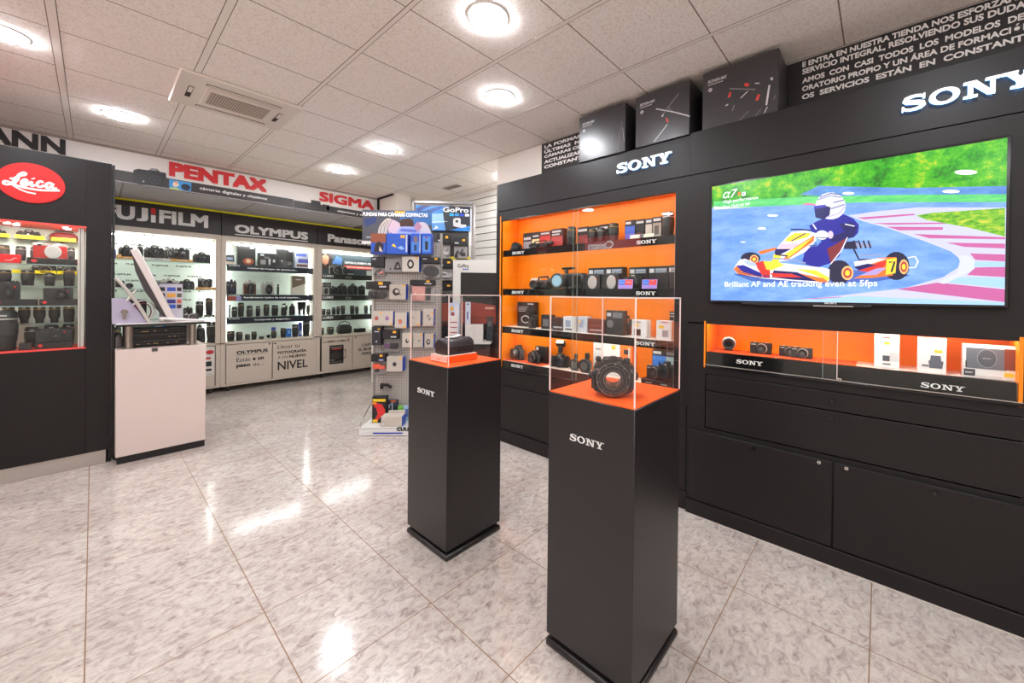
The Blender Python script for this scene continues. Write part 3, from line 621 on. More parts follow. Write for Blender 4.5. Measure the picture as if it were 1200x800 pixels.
# ---- underwater housing
HX = Frame((1.235, 0), -pi/2)
t = root('underwater_housing', 'black underwater camera housing with a round see-through port, on orange', 'underwater housing', (1.362, .822, 1.069), radians(-58))
HB = mat((46, 41, 43), .26, var=.25, vscale=120, coat=.6, name='hard_anodised_black'); HS = mat((150, 140, 138), .25, .9, name='bare_metal'); PORT = glass_mat('port_glass', (.9, .88, .88), 2.5)
S = 1.0; R_ = .058; cz = .072
outer = [(p[0]*.9, p[1]*1.02) for p in [(-.085,.02),(-.095,.045),(-.092,.085),(-.078,.12),(-.05,.128),(-.045,.142),(.04,.142),(.048,.128),(.078,.124),(.094,.1),(.094,.04),(.08,.016),(.03,.004),(-.03,.004)]]
def ringplate(b, out, r, cx, cz, y0, y1, m, n=40):
    """outline with a round hole through it"""
    i = b.mi(m); C = Vector((cx, cz)); o = []
    P_ = [Vector(p) for p in out]
    for k in range(n):
        a = 2*pi*k/n; d = Vector((cos(a), sin(a))); best = None
        for j in range(len(P_)):
            p, q = P_[j]-C, P_[(j+1) % len(P_)]-C; e = q-p; den = d.x*e.y-d.y*e.x
            if abs(den) < 1e-12: continue
            tt = (p.x*e.y-p.y*e.x)/den; uu = (p.x*d.y-p.y*d.x)/den
            if tt > 0 and -1e-6 <= uu <= 1+1e-6: best = tt if best is None else max(best, tt)
        o.append(C+d*(best or r*1.2))
    rin = [C+Vector((cos(2*pi*k/n), sin(2*pi*k/n)))*r for k in range(n)]
    mk = lambda L, y: [b.bm.verts.new((p.x, y, p.y)) for p in L]
    a0, a1, b0, b1 = mk(o, y0), mk(o, y1), mk(rin, y0), mk(rin, y1)
    for k in range(n):
        l = (k+1) % n
        for q in ((a0[k], a0[l], b0[l], b0[k]), (a1[l], a1[k], b1[k], b1[l]), (a0[l], a0[k], a1[k], a1[l]), (b0[k], b0[l], b1[l], b1[k])): b.face(list(q), i)
b = MB(); ringplate(b, outer, .034, 0, cz, -.035, .045, HB); bd = part('body', b, t)
b = MB(); ringplate(b, [(p[0]*1.03, .004+(p[1]-.004)*1.02) for p in outer], .034, 0, cz, .008, .014, HS); part('seam_clamp', b, bd, 'bare metal clamp plate')
b = MB(); ringplate(b, [(.067*cos(2*pi*k/30), cz+.067*sin(2*pi*k/30)) for k in range(30)], .034, 0, cz, -.062, -.034, HB)
ringplate(b, [(.055*cos(2*pi*k/30), cz+.055*sin(2*pi*k/30)) for k in range(30)], .03, 0, cz, -.07, -.06, HB); pr = part('port_ring', b, t)
b = MB(); ringplate(b, [(.0655*cos(2*pi*k/30), cz+.0655*sin(2*pi*k/30)) for k in range(30)], .063, 0, cz, -.0632, -.06, HS); ringplate(b, [(.0375*cos(2*pi*k/30), cz+.0375*sin(2*pi*k/30)) for k in range(30)], .0355, 0, cz, -.0712, -.069, HS); ringplate(b, [(.0525*cos(2*pi*k/30), cz+.0525*sin(2*pi*k/30)) for k in range(30)], .0515, 0, cz, -.0708, -.069, mat((120, 112, 112), .3, .6, name='ring_line')); part('ring_line', b, pr, 'bare metal ring lines')  # bright rings added as highlights on the port edges
b = MB()
for k in range(10):
    a = 2*pi*k/10+.2; b.cyl((.061*cos(a), -.062, cz+.061*sin(a)), .004, -.004, 'y', HS, 10)
part('bolt', b, pr)
b = MB(); b.cyl((0, -.058, cz), .034, .004, 'y', PORT, 32); part('port_glass', b, pr)
for nm, x, z, r, h, ax in (('shutter_lever', -.06, .13, .011, .02, 'z'), ('control_dial', .0, .14, .015, .013, 'z'), ('control_dial', .055, .126, .012, .02, 'z'), ('side_knob', .084, .075, .016, .014, 'x'), ('side_knob', -.084, .07, .014, -.014, 'x')):
    b = MB(); b.lathe([(r*.7, 0), (r, h*.2), (r, h*.8), (r*.8, h)], (x, 0, z), ax, HB, 16); b.cyl((x, 0, z) if ax == 'x' else (x, 0, z), r*.4, h*1.1, ax, HS, 12); part(nm, b, t)
for x in (-.074, -.06, .07): b = MB(); b.cyl((x, -.034, .105), .006, -.008, 'y', HS, 12); part('push_button', b, t)
b = MB(); b.box((-.086, -.05, .03), (-.07, -.03, .1), HB, .004); b.box((.062, -.048, .035), (.084, -.03, .1), HB, .004); part('grip', b, t)
b = MB(); b.box((-.02, -.036, .126), (.03, -.0345, .138), HS); b.box((-.03, -.02, .141), (.03, .02, .146), HB, .002); part('cold_shoe', b, t)
# ================================================================== small goods: one build of each kind, then copies
PROTO = {}
def proto(key):
    def deco(fn):
        PROTO[key] = fn; return fn
    return deco
_PC = {}
def inst(key, name, label, cat, loc, rz, sc, group=None):
    """a thing with its parts; copies share mesh data"""
    if key not in _PC:
        fn = PROTO[key[0] if isinstance(key, tuple) else key]; _PC[key] = fn(*key[1:]) if isinstance(key, tuple) else fn()
    t = root(name, label, cat, (loc[0], loc[1], loc[2]+.0007), rz, group); t.scale = sc
    made = {}
    for nm, me, par, lb in _PC[key][0]:
        o = link(nm, me, made.get(par, t), lb); made[nm] = o
    return t
def size(key):
    if key not in _PC:
        fn = PROTO[key[0] if isinstance(key, tuple) else key]; _PC[key] = fn(*key[1:]) if isinstance(key, tuple) else fn()
    return _PC[key][1]
def P_(parts, w, h): return ([(n, b.mesh(n), p, l) for n, b, p, l in parts], (w, h))
BODYC = {'black': (44, 42, 42), 'silver': (188, 184, 178), 'brown': (92, 50, 34), 'red': (176, 36, 30), 'grey': (84, 80, 78), 'blue': (40, 70, 150)}
def bodym(c): return mat(BODYC[c], .45 if c != 'silver' else .3, .6 if c == 'silver' else 0, var=.15 if c != 'silver' else 0, vscale=90, name=c+'_camera_body')
LM1 = mat((42, 41, 42), .3, name='lens_black'); LM2 = mat((58, 56, 56), .55, name='lens_rubber'); LM3 = mat((200, 196, 190), .3, .6, name='lens_mark'); LGOLD = mat((190, 150, 70), .4, .4, name='lens_gold_mark')
def lens_front(b, c, r, l, m=None):
    """a lens pointing to -y from the mount at c"""
    m = m or LM1; x, y, z = c
    b.lathe([(r*.86, 0), (r*.86, -l*.12), (r, -l*.14, m), (r, -l*.3, m), (r*1.03, -l*.32, LM2), (r*1.03, -l*.62, LM2), (r*.97, -l*.64, m), (r*.97, -l*.7, LM3), (r*.97, -l*.74, m), (r, -l*.96, m), (r*.93, -l, m), (r*.78, -l*.99, m), (r*.7, -l*.86, m)], (x, y, z), 'y', m, 22)
@proto('slr')
def _slr(c='black'):
    m = bodym(c); W, H = .14, .1
    b = MB(); b.prism([(-.07,.004),(-.066,0),(.062,0),(.068,.006),(.068,.062),(.06,.074),(.03,.078),(.022,.096),(.014,.1),(-.016,.1),(-.024,.096),(-.032,.078),(-.058,.078),(-.07,.068)], -.022, .022, m); b.box((-.074, -.05, .002), (-.042, .015, .07), m, .009); b.box((-.02, -.036, .078), (.018, -.02, .098), m, .004)
    d = MB(); d.cyl((-.05, -.01, .076), .011, .007, 'z', LM2, 14); d.cyl((.048, 0, .074), .013, .01, 'z', LM2, 14); d.box((-.012, -.006, .1), (.01, .012, .104), STEEL)
    s = MB(); s.box((-.069, -.0235, .055), (-.03, -.0215, .06), m); s.box((-.013, -.0375, .083), (.012, -.0355, .089), LM3)
    l = MB(); lens_front(l, (.006, -.022, .042), .036, .055); g = MB(); g.lathe([(.0255, -.068), (.018, -.072), (.001, -.074)], (.006, 0, .042), 'y', LENSG, 18)
    return P_([('body', b, None, None), ('dial', d, 'body', None), ('name_plate', s, 'body', None), ('lens', l, None, None), ('front_element', g, 'lens', None)], W, H+.004)
@proto('mirrorless')
def _ml(c='black', lm='black'):
    m = bodym(c); t = bodym('silver') if c in ('brown', 'silver') else m
    b = MB(); b.prism([(-.062,.003),(-.058,0),(.058,0),(.062,.004),(.062,.056),(.054,.064),(-.054,.064),(-.062,.056)], -.016, .016, m); b.box((-.061, -.03, .004), (-.042, 0, .058), m, .006)
    p = MB(); p.box((-.0615, -.0165, .0555), (.0615, .0165, .067), t, .003); p.prism([(-.02,.066),(-.013,.078),(.013,.078),(.02,.066)], -.02, .014, t)
    d = MB(); d.cyl((.042, 0, .066), .01, .008, 'z', LM3 if t is not m else LM2, 14); d.cyl((-.04, 0, .066), .008, .006, 'z', LM3 if t is not m else LM2, 14); d.box((-.01, -.006, .078), (.01, .01, .08), STEEL)
    l = MB(); lens_front(l, (.008, -.016, .033), .03, .045, bodym(lm) if lm != 'black' else None); g = MB(); g.lathe([(.021, -.053), (.012, -.057), (.001, -.058)], (.008, 0, .033), 'y', LENSG, 18)
    s = MB(); s.box((-.054, -.0178, .047), (-.03, -.0155, .052), LM3)
    return P_([('body', b, None, None), ('top_plate', p, 'body', None), ('dial', d, 'body', None), ('name_plate', s, 'body', None), ('lens', l, None, None), ('front_element', g, 'lens', None)], .124, .08)
@proto('compact')
def _cp(c='black'):
    m = bodym(c)
    b = MB(); b.prism([(-.05,.004),(-.046,0),(.046,0),(.05,.004),(.05,.054),(.046,.058),(-.046,.058),(-.05,.054)], -.012, .012, m); d = MB(); d.cyl((-.03, 0, .058), .008, .003, 'z', LM3, 14); d.box((.02, -.006, .058), (.03, .006, .06), LM3)
    l = MB(); l.lathe([(.026, -.012), (.026, -.018, LM3), (.0235, -.0185, LM3), (.0235, -.03), (.02, -.031), (.016, -.029)], (.006, 0, .029), 'y', LM1, 24); g = MB(); g.lathe([(.0155, -.0285), (.001, -.0295)], (.006, 0, .029), 'y', mat((120, 112, 112), .15, .3, name='closed_lens_blades'), 18)
    s = MB(); s.box((-.045, -.0135, .046), (-.022, -.0115, .051), LM3)
    return P_([('body', b, None, None), ('dial', d, 'body', None), ('name_plate', s, 'body', None), ('lens', l, None, None), ('front_element', g, 'lens', None)], .1, .061)
@proto('rangefinder')
def _rf(c='black', big=0):
    m = bodym(c); t = bodym('silver') if c == 'red' else m
    b = MB(); n = 10; pts = [(-.07+.03*(1-cos(pi*k/n/1)) *0 - 0, 0) for k in range(0)]
    b.prism([(-.066,.003),(-.062,0),(.062,0),(.066,.003),(.066,.06),(.062,.063),(-.062,.063),(-.066,.06)], -.017, .015, m); p = MB(); p.box((-.066, -.0175, .06), (.066, .0155, .073), t, .003); p.box((-.05, -.019, .062), (-.036, -.0165, .07), LENSG); p.box((.0, -.019, .062), (.02, -.0165, .07), LENSG)
    d = MB(); d.cyl((.03, 0, .073), .009, .006, 'z', t, 14); d.cyl((.05, 0, .073), .006, .005, 'z', t, 12); d.lathe([(.0045, -.0165), (.0045, -.019)], (.04, 0, .052), 'y', mat((220, 30, 30), .4, name='red_dot'), 12)
    l = MB()
    if big: l.lathe([(.034, -.016), (.034, -.02), (.031, -.021), (.029, -.021)], (.01, 0, .033), 'y', mat((205, 200, 196), .3, .5, name='silver_mount_cap'), 26); g = MB(); g.lathe([(.0285, -.0205), (.001, -.021)], (.01, 0, .033), 'y', mat((168, 160, 158), .4, name='grey_body_cap'), 24)
    else: lens_front(l, (.01, -.016, .033), .026, .035); g = MB(); g.lathe([(.018, -.045), (.001, -.047)], (.01, 0, .033), 'y', LENSG, 18)
    return P_([('body', b, None, None), ('top_plate', p, 'body', None), ('dial', d, 'body', None), ('lens', l, None, None), ('front_element', g, 'lens', None)], .132, .078)
@proto('lens')
def _lens(kind='a'):
    r = {'a': [(.024,0),(.026,.003),(.026,.016),(.031,.022)], 'b': [(.03,0),(.032,.003),(.032,.012),(.034,.016)], 'c': [(.03,0),(.034,.004),(.034,.02),(.036,.026)], 'd': [(.03,0),(.032,.002)], 't': [(.03,0),(.034,.004),(.034,.03),(.036,.034)]}[kind]
    H = {'a': .075, 'b': .05, 'c': .085, 'd': .026, 't': .14}[kind]; R = {'a': .037, 'b': .034, 'c': .037, 'd': .032, 't': .038}[kind]; z0 = r[-1][1]
    b = MB(); b.lathe(r + [(R*.98, z0+(H-z0)*.12), (R*.98, H*.97), (R*.9, H), (R*.4, H)], (0, 0, 0), 'z', LM1, 22)
    q = MB(); q.lathe([(R*.97, z0+(H-z0)*.2), (R*1.03, z0+(H-z0)*.22), (R*1.03, z0+(H-z0)*.62), (R*.97, z0+(H-z0)*.64)], (0, 0, 0), 'z', LM2, 44); i = 0
    for v in q.bm.verts:
        i += 1
        if i % 2: v.co.x *= .975; v.co.y *= .975
    k = MB(); k.lathe([(R*.96, z0+(H-z0)*.72), (R*1.0, z0+(H-z0)*.73), (R*1.0, z0+(H-z0)*.77), (R*.96, z0+(H-z0)*.78)], (0, 0, 0), 'z', {'a': LGOLD, 'c': LGOLD}.get(kind, LM3), 22)
    c = MB(); c.lathe([(R*.84, H-.001), (R*.84, H+.003), (R*.3, H+.0035)], (0, 0, 0), 'z', LM2, 20)
    k2 = MB(); k2.box((-.01, -R*1.0, z0+(H-z0)*.84), (.01, -R*.95, z0+(H-z0)*.89), LM3)
    return P_([('barrel', b, None, None), ('focus_ring', q, 'barrel', None), ('colour_ring', k, 'barrel', None), ('engraving', k2, 'barrel', None), ('lens_cap', c, None, None)], R*2.06, H+.0035)
@proto('lens_lying')
def _ll():
    b = MB(); b.lathe([(.03,.0),(.032,-.004),(.032,-.02),(.036,-.03),(.036,-.1),(.033,-.104),(.024,-.1)], (0, .05, .037), 'y', LM1, 22); q = MB(); q.lathe([(.035,-.04),(.0375,-.042),(.0375,-.075),(.035,-.077)], (0, .05, .037), 'y', LM2, 32); g = MB(); g.lathe([(.0235, -.1005), (.001, -.098)], (0, .05, .037), 'y', LENSG, 18)
    return P_([('barrel', b, None, None), ('focus_ring', q, 'barrel', None), ('front_element', g, None, None)], .075, .075)
@proto('round_lens')
def _rl():
    b = MB(); b.lathe([(.03, 0), (.032, -.004), (.032, -.012), (.029, -.014, LM3), (.027, -.0145, LM3), (.027, -.03), (.022, -.031), (.017, -.028)], (0, .01, .034), 'y', LM1, 26); s = MB(); s.box((-.02, -.01, 0), (.02, .01, .004), GREYP); g = MB(); g.lathe([(.0165, -.028), (.001, -.027)], (0, .01, .034), 'y', LENSG, 18)
    return P_([('barrel', b, None, None), ('front_element', g, 'barrel', None), ('foot', s, None, None)], .064, .068)
@proto('camcorder')
def _cam():
    b = MB(); b.box((-.07, -.05, 0), (.05, .05, .07), bodym('black'), .012); l = MB(); l.lathe([(.03, 0), (.033, -.01), (.033, -.04), (.029, -.044), (.02, -.04)], (-.035, -.045, .036), 'y', LM1, 20); g = MB(); g.lathe([(.02, -.083), (.001, -.081)], (-.035, 0, .036), 'y', LENSG, 18)
    v = MB(); v.box((.04, -.02, .045), (.075, .05, .085), GREYP, .006); h = MB(); h.tube([(-.05, 0, .068), (-.045, 0, .095), (.03, 0, .098), (.035, 0, .07)], .007, RUBBER)
    return P_([('body', b, None, None), ('lens', l, None, None), ('front_element', g, 'lens', None), ('viewfinder', v, None, None), ('top_handle', h, None, None)], .145, .1)
@proto('cine_rig')
def _rig():
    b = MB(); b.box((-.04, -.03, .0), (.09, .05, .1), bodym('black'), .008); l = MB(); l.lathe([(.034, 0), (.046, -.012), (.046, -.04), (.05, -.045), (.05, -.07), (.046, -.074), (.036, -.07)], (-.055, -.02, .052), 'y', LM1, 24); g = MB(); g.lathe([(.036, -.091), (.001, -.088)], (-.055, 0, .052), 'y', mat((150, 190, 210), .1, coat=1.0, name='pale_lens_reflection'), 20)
    h = MB(); h.box((-.05, -.012, .1), (-.03, .012, .13), GREYP, .003); h.box((-.07, -.014, .128), (.02, .014, .142), RUBBER, .005); s = MB(); s.box((.03, -.035, .03), (.08, -.031, .08), LOCKD)
    r = MB(); r.cyl((-.02, .06, .008), .006, -.14, 'y', STEEL, 10); r.cyl((.03, .06, .008), .006, -.14, 'y', STEEL, 10)
    return P_([('body', b, None, None), ('lens', l, None, None), ('front_element', g, 'lens', None), ('top_handle', h, None, None), ('side_screen', s, 'body', None), ('support_rod', r, None, None)], .2, .142)
@proto('binoculars')
def _bino():
    P = []
    for sx in (-1, 1):
        b = MB(); b.lathe([(.016, 0), (.019, .004), (.019, .03), (.026, .06), (.03, .09), (.03, .105), (.024, .105)], (sx*.034, 0, 0), 'z', bodym('black'), 18); P.append(('tube', b, None, None))
    b = MB(); b.cyl((0, 0, .03), .008, .06, 'z', GREYP, 12); b.box((-.03, -.006, .055), (.03, .006, .07), bodym('black')); P.append(('bridge', b, None, None))
    b = MB(); b.lathe([(.009, .082), (.011, .084), (.011, .1), (.008, .102)], (0, 0, 0), 'z', LM2, 14); P.append(('focus_wheel', b, None, None))
    return P_(P, .128, .105)
@proto('flash_camera')
def _fc():
    p, _ = _slr(); q = []
    f = MB(); f.box((-.018, -.012, .104), (.014, .016, .16), bodym('black'), .004); f2 = MB(); f2.box((-.036, -.03, .158), (.032, .022, .196), bodym('black'), .006, xf=Matrix.Translation((0, 0, .16)) @ Matrix.Rotation(radians(-35), 4, 'X') @ Matrix.Translation((0, 0, -.16)))
    g = MB(); g.box((-.03, -.0315, .163), (.026, -.0295, .191), PAPER, xf=Matrix.Translation((0, 0, .16)) @ Matrix.Rotation(radians(-35), 4, 'X') @ Matrix.Translation((0, 0, -.16)))
    return (p + [('flash_body', f.mesh('flash_body'), None, None), ('flash_head', f2.mesh('flash_head'), None, None), ('flash_window', g.mesh('flash_window'), 'flash_head', 'white flash window')], (.14, .2))
@proto('backed_lens')
def _bl():
    b = MB(); b.lathe([(.036, 0), (.04, -.006), (.04, -.03), (.036, -.033), (.026, -.03)], (0, .01, .042), 'y', LM1, 24); g = MB(); g.lathe([(.026, -.0215), (.001, -.02)], (0, 0, .042), 'y', mat((110, 100, 98), .3, name='grey_lens_cap'), 20)
    k = MB(); k.box((-.012, .0, .08), (.012, .02, .115), bodym('black'), .003); f = MB(); f.box((-.025, -.014, 0), (.025, .018, .006), GREYP)
    return P_([('barrel', b, None, None), ('lens_cap', g, 'barrel', 'grey lens cap'), ('viewfinder', k, None, None), ('foot', f, None, None)], .082, .115)

def carton(name, label, F, px, zb, ly, depth, col, art=(), side=None, cat='box', group=None, py=None, rot=0.0, h=None, rel=False):
    """a cardboard box standing at zb; px = its two edges, art = patches on the front in 0..1: (x0, z0, x1, z1, colour) or ('t', text, x0, z0, x1, z1, colour)"""
    pm = py[1] if py else 300
    l0, _ = F.at(px[0], pm, ly); l1, _ = F.at(px[1], pm, ly); w = l1-l0
    if h is None: h = F.at((px[0]+px[1])/2, py[0], ly)[1]-(F.at((px[0]+px[1])/2, py[1], ly)[1] if rel else zb)
    t = root(name, label, cat, F.w((l0+l1)/2, ly, zb+.0007), F.rz+rot, group)
    m = col if not isinstance(col, tuple) else mat(col, .45, var=.05, vscale=12)
    b = MB(); b.box((-w/2, 0, 0), (w/2, depth, h), m, min(.002, w*.03)); bd = part('body', b, t)
    if side is not None:
        b = MB(); b.box((w/2-.0004, .001, .001), (w/2+.0006, depth-.001, h-.001), mat(side, .45)); part('printed_side', b, bd)
    if art:
        b = MB(); k = 0
        for a in art:
            k += 1; y = -.0005-k*.00025
            if a[0] == 't': b.text(a[1], -w/2+a[2]*w, a[3]*h, y, mat(a[6], .5), w=(a[4]-a[2])*w, h=(a[5]-a[3])*h, bold=.02, th=.0003)
            elif a[0] == 'e': b.prism([(-w/2+(a[1]+a[3]*cos(2*pi*j/18))*w, a[2]*h+a[4]*h*sin(2*pi*j/18)) for j in range(18)], y, -.0002, mat(a[5], .45))
            elif a[0] == 'p': b.prism([(-w/2+p[0]*w, p[1]*h) for p in a[1]], y, -.0002, mat(a[2], .45))
            elif a[0] == 'l': b.stroke([(-w/2+p[0]*w, p[1]*h) for p in a[1]], a[2], y, -.0002, mat(a[3], .45))
            else: b.box((-w/2+a[0]*w, y, a[1]*h), (-w/2+a[2]*w, -.0002, a[3]*h), mat(a[4], .45))
        part('printed_front', b, bd)
    return t
def bounds(key):
    size(key); ps = _PC[key][0]
    xs = [c for n, me, p, l in ps for c in (v.co for v in me.vertices)]
    return min(c.x for c in xs), max(c.x for c in xs), min(c.y for c in xs), max(c.y for c in xs)
_BC = {}
def goods(key, name, label, cat, F, px, zb, ly, top=None, py=300, rz=0.0, group=None, wf=1.0):
    """stand one of the kinds above on a shelf; px = its edges in the photo frame, kept between the front and the back of the shelf"""
    W, H = size(key); kk = key[0] if isinstance(key, tuple) else key
    if key not in _BC: _BC[key] = bounds(key)
    bx0, bx1, by0, by1 = _BC[key]
    for it in range(3):
        l0, _ = F.at(px[0], py, ly); l1, _ = F.at(px[1], py, ly); w = l1-l0
        p = F.w((l0+l1)/2, ly, 0)-EYE; ct = abs(p.x*F.ey.x+p.y*F.ey.y)/math.hypot(p.x, p.y)
        s = w/W*wf*(ct if kk in ('lens', 'round_lens', 'backed_lens') else (1+ct)/2)
        sz = (F.at((px[0]+px[1])/2, top, ly)[1]-zb)/H if top is not None else s
        if top is not None and F is not SW and kk in ('slr', 'mirrorless', 'compact', 'rangefinder'): s = min(s, sz*1.25)
        sy = min(s, sz*1.15)
        if kk in ('lens', 'round_lens', 'backed_lens'): sy = s
        for _k in range(8):
            c, q = cos(rz), sin(rz); ys = [q*x*s+c*y*sy for x in (bx0, bx1) for y in (by0, by1)]
            if max(ys)-min(ys) <= F.lim[1]-F.lim[0]-.004: break
            sy *= .88; s = s if abs(q) < .3 else s*.94
        ly = max(F.lim[0]+.002-min(ys), min(ly, F.lim[1]-.002-max(ys)))
    return inst(key, name, label, cat, F.w((l0+l1)/2, ly, zb), F.rz+rz, (s, sy, sz), group)
# ================================================================== goods in the orange showcase
GS = 'goods on the showcase shelves'
K = (38, 35, 36); LG = (200, 200, 205); BL = (60, 95, 170); OG = (240, 150, 50); YW = (250, 200, 60); WT = (228, 228, 230); RDC = (200, 40, 40); GY = (110, 108, 112)
z = SHELF[0]
b_ = 'on the top showcase shelf'
t = root('mini_camera', 'tiny silver camera in front of the lens, top showcase shelf', 'camera', SW.w(SW.at(601, 290, .12)[0], .12, z), -pi/2)
b = MB(); b.box((-.03, -.015, 0), (.03, .015, .03), bodym('silver'), .004); part('body', b, t); b = MB(); b.cyl((0, -.015, .016), .011, -.012, 'y', LM1, 14); part('lens', b, t)
goods('lens_lying', 'camera_lens', 'black lens lying on its side, at the dim end of the top showcase shelf', 'lens', SW, (601, 611), z, .1, rz=radians(20), wf=.8)
SW.lim = (.075, .17)
goods('camcorder', 'camcorder', 'low black camcorder in front of the first cartons, top showcase shelf', 'camcorder', SW, (621, 648), z, .11, top=282); SW.lim = (.075, .268)
carts = [((613, 623), 273, K, ((.05,.1,.95,.5,(150,140,150)),(.1,.6,.9,.75,LG)), 'black carton with a pale label, first in the row on top shelf'),
         ((623.5, 632), 272, K, ((.0,.1,1,.6,(226,200,150)),(.1,.72,.9,.82,LG)), 'black carton with a cream picture, second in the row on top shelf'),
         ((632.5, 645), 271, (70,36,40), ((.0,.05,1,.75,(190,50,50)),(.1,.82,.9,.92,LG)), 'black carton with a red picture, third in the row on top shelf'),  # red here is the lit sign's reflection, put into the carton colours
         ((645.5, 660), 268, (60,34,36), ((.05,.1,.95,.6,(170,60,60)),(.1,.8,.8,.9,LG),(.1,.66,.7,.74,LG)), 'dark red carton with two text lines, behind the tall lens'),
         ((676, 689), 266, K, ((.05,.1,.95,.55,(140,60,60)),(.1,.75,.9,.88,LG)), 'black carton just past the tall lens on top shelf'),  # red patch is painted reflection too
         ((689.5, 701), 265, K, ((.1,.74,.9,.88,LG),(.1,.1,.9,.5,(70,66,70))), 'black carton behind the pair of short lenses'),
         ((701.5, 713), 263, K, ((.1,.76,.9,.88,LG),(.1,.1,.9,.5,(90,84,84))), 'black carton beside the wide dark lens'),
         ((732, 744), 258, K, ((.03,.05,.97,.72,(66,96,190)),(.1,.8,.6,.92,LG)), 'black carton with a blue sky picture, top showcase shelf'),
         ((744.5, 755), 257, K, ((.05,.05,.95,.3,GY),(.1,.8,.9,.9,LG)), 'plain black carton beside the blue picture carton'),
         ((756, 764), 256, K, ((.03,.05,.97,.72,(190,180,170)),(.1,.8,.9,.92,LG)), 'narrow carton with a grey picture near the biggest lens'),
         ((764.5, 775), 254, K, ((.03,.05,.97,.72,(160,150,140)),(.2,.2,.7,.6,(90,80,76)),(.1,.8,.9,.92,LG)), 'carton with a picture of camera parts against the biggest lens')]
for px, ty, c, art, lb in carts: carton('camera_carton', lb, SW, px, z, .175, .085, c, art, group='cartons on the top showcase shelf', py=(ty, 285))
for k, px, ty, lb in (('c', (664, 675), 266, 'tall black lens standing between the red and black cartons'), ('a', (690, 699), 268, 'short black lens, first of a close pair on top shelf'), ('b', (700, 709), 267, 'short black lens, second of a close pair on top shelf'),
                      ('c', (713, 725), 262, 'wide dark lens ending the long row of cartons'), ('t', (775.5, 790), 249, 'biggest black lens, at the bright end of the top showcase shelf')):
    goods(('lens', k), 'camera_lens', lb, 'lens', SW, px, z, .13, top=ty, group='lenses on the showcase shelves')
def card(label, F, px, zb, ly, py, art=(), col=(225, 222, 205), tilt=.15, name='price_card'):
    l0 = F.at(px[0], py[1], ly)[0]; l1 = F.at(px[1], py[1], ly)[0]; h = F.at(px[0], py[0], ly)[1]-F.at(px[0], py[1], ly)[1]; w = l1-l0
    t = root(name, label, 'price card', F.w((l0+l1)/2, ly, zb), F.rz)
    b = MB(); R = Matrix.Rotation(-tilt, 4, 'X'); b.box((-w/2, 0, 0), (w/2, .002, h), mat(col, .5), xf=R); b.box((-w/2, 0, 0), (w/2, h*.35, .001), mat(col, .5))
    part('card', b, t)
    if art:
        b = MB()
        for a in art: b.box((-w/2+a[0]*w, -.0008, a[1]*h), (-w/2+a[2]*w, -.0001, a[3]*h), mat(a[4], .5), xf=R)
        part('print', b, t)
for px, lb in (((738, 749), 'white price card under the blue picture carton'), ((754, 766), 'white price card under the grey picture carton')): card(lb, SW, px, z, .085, (276, 281))
z = SHELF[1]
carton('accessory_box', 'small white box beside the black camcorder, second showcase shelf', SW, (622, 629), z, .2, .06, WT, py=(326, 338))
goods('camcorder', 'camcorder', 'black camcorder with raised viewfinder, second showcase shelf', 'camcorder', SW, (627, 650), z, .15, top=324)
goods('cine_rig', 'video_camera', 'large video camera with top handle and pale lens, second showcase shelf', 'video camera', SW, (652, 690), z, .17, top=313, wf=.95)
cam2 = ((.06,.72,.3,.9,LG), (.36,.72,.92,.9,(150,160,175)), (.36,.78,.92,.8,K))
for px, ty, lb in (((689, 709), 314, 'black carton with silver labels, behind the first grey-capped camera'), ((709.5, 730), 313, 'black carton with silver labels, behind the second grey-capped camera'),
                   ((737, 758.5), 313, 'black carton with silver labels, behind the red-ringed camera'), ((759.5, 783), 312, 'broad black carton beside the edge, second showcase shelf'), ((783.5, 793), 311, 'narrow black carton cut by the showcase edge, second shelf')):
    carton('camera_carton', lb, SW, px, z, .195, .07, K, cam2, group='silver-labelled cartons', py=(ty, 330))
SW.lim = (.075, .194)
for c, px, ty, lb in (('rangefinder', (684, 706), 321, 'black camera with a grey round cap, nearer the video camera'), ('rangefinder', (706, 728), 320, 'black camera with a grey round cap, nearer the price cards')):
    goods((c, 'black', 1), 'mirrorless_camera', lb, 'camera', SW, px, z+.0, .15, top=ty, group='grey-capped cameras')
SW.lim = (.1, .194)
goods(('slr',), 'mirrorless_camera', 'black camera with big round lens behind the two coloured cards', 'camera', SW, (733, 756), z, .16, top=320); SW.lim = (.075, .268)
for px, lb in (((724, 741), 'blue and red price card nearer the capped cameras'), ((752, 769.5), 'blue and red price card nearer the showcase edge')):
    card(lb, SW, px, z, .078, (328, 339), ((.05,.4,.45,.95,(60,120,235)),(.48,.4,.95,.95,(240,70,80)),(.1,.55,.4,.7,WT),(.55,.6,.9,.72,WT),(.55,.8,.8,.86,WT),(.05,.05,.95,.35,(170,140,220))), (190,150,220))
z = SHELF[2]
carton('camera_carton', 'tall black carton with white text and a round lens picture, third showcase shelf', SW, (606, 626), z, .2, .06, K, ((.08,.78,.6,.8,LG),(.08,.7,.55,.72,LG),(.62,.9,.95,.95,LG),(.08,.62,.5,.64,LG),('e',.5,.3,.26,.16,LG),('e',.5,.3,.2,.12,K)), py=(354, 378))
SW.lim = (.075, .195)
goods('camcorder', 'camcorder', 'black camcorder seen end-on before the tall carton, third shelf', 'camcorder', SW, (619, 632), z, .15, top=367, rz=radians(70)); SW.lim = (.075, .268)
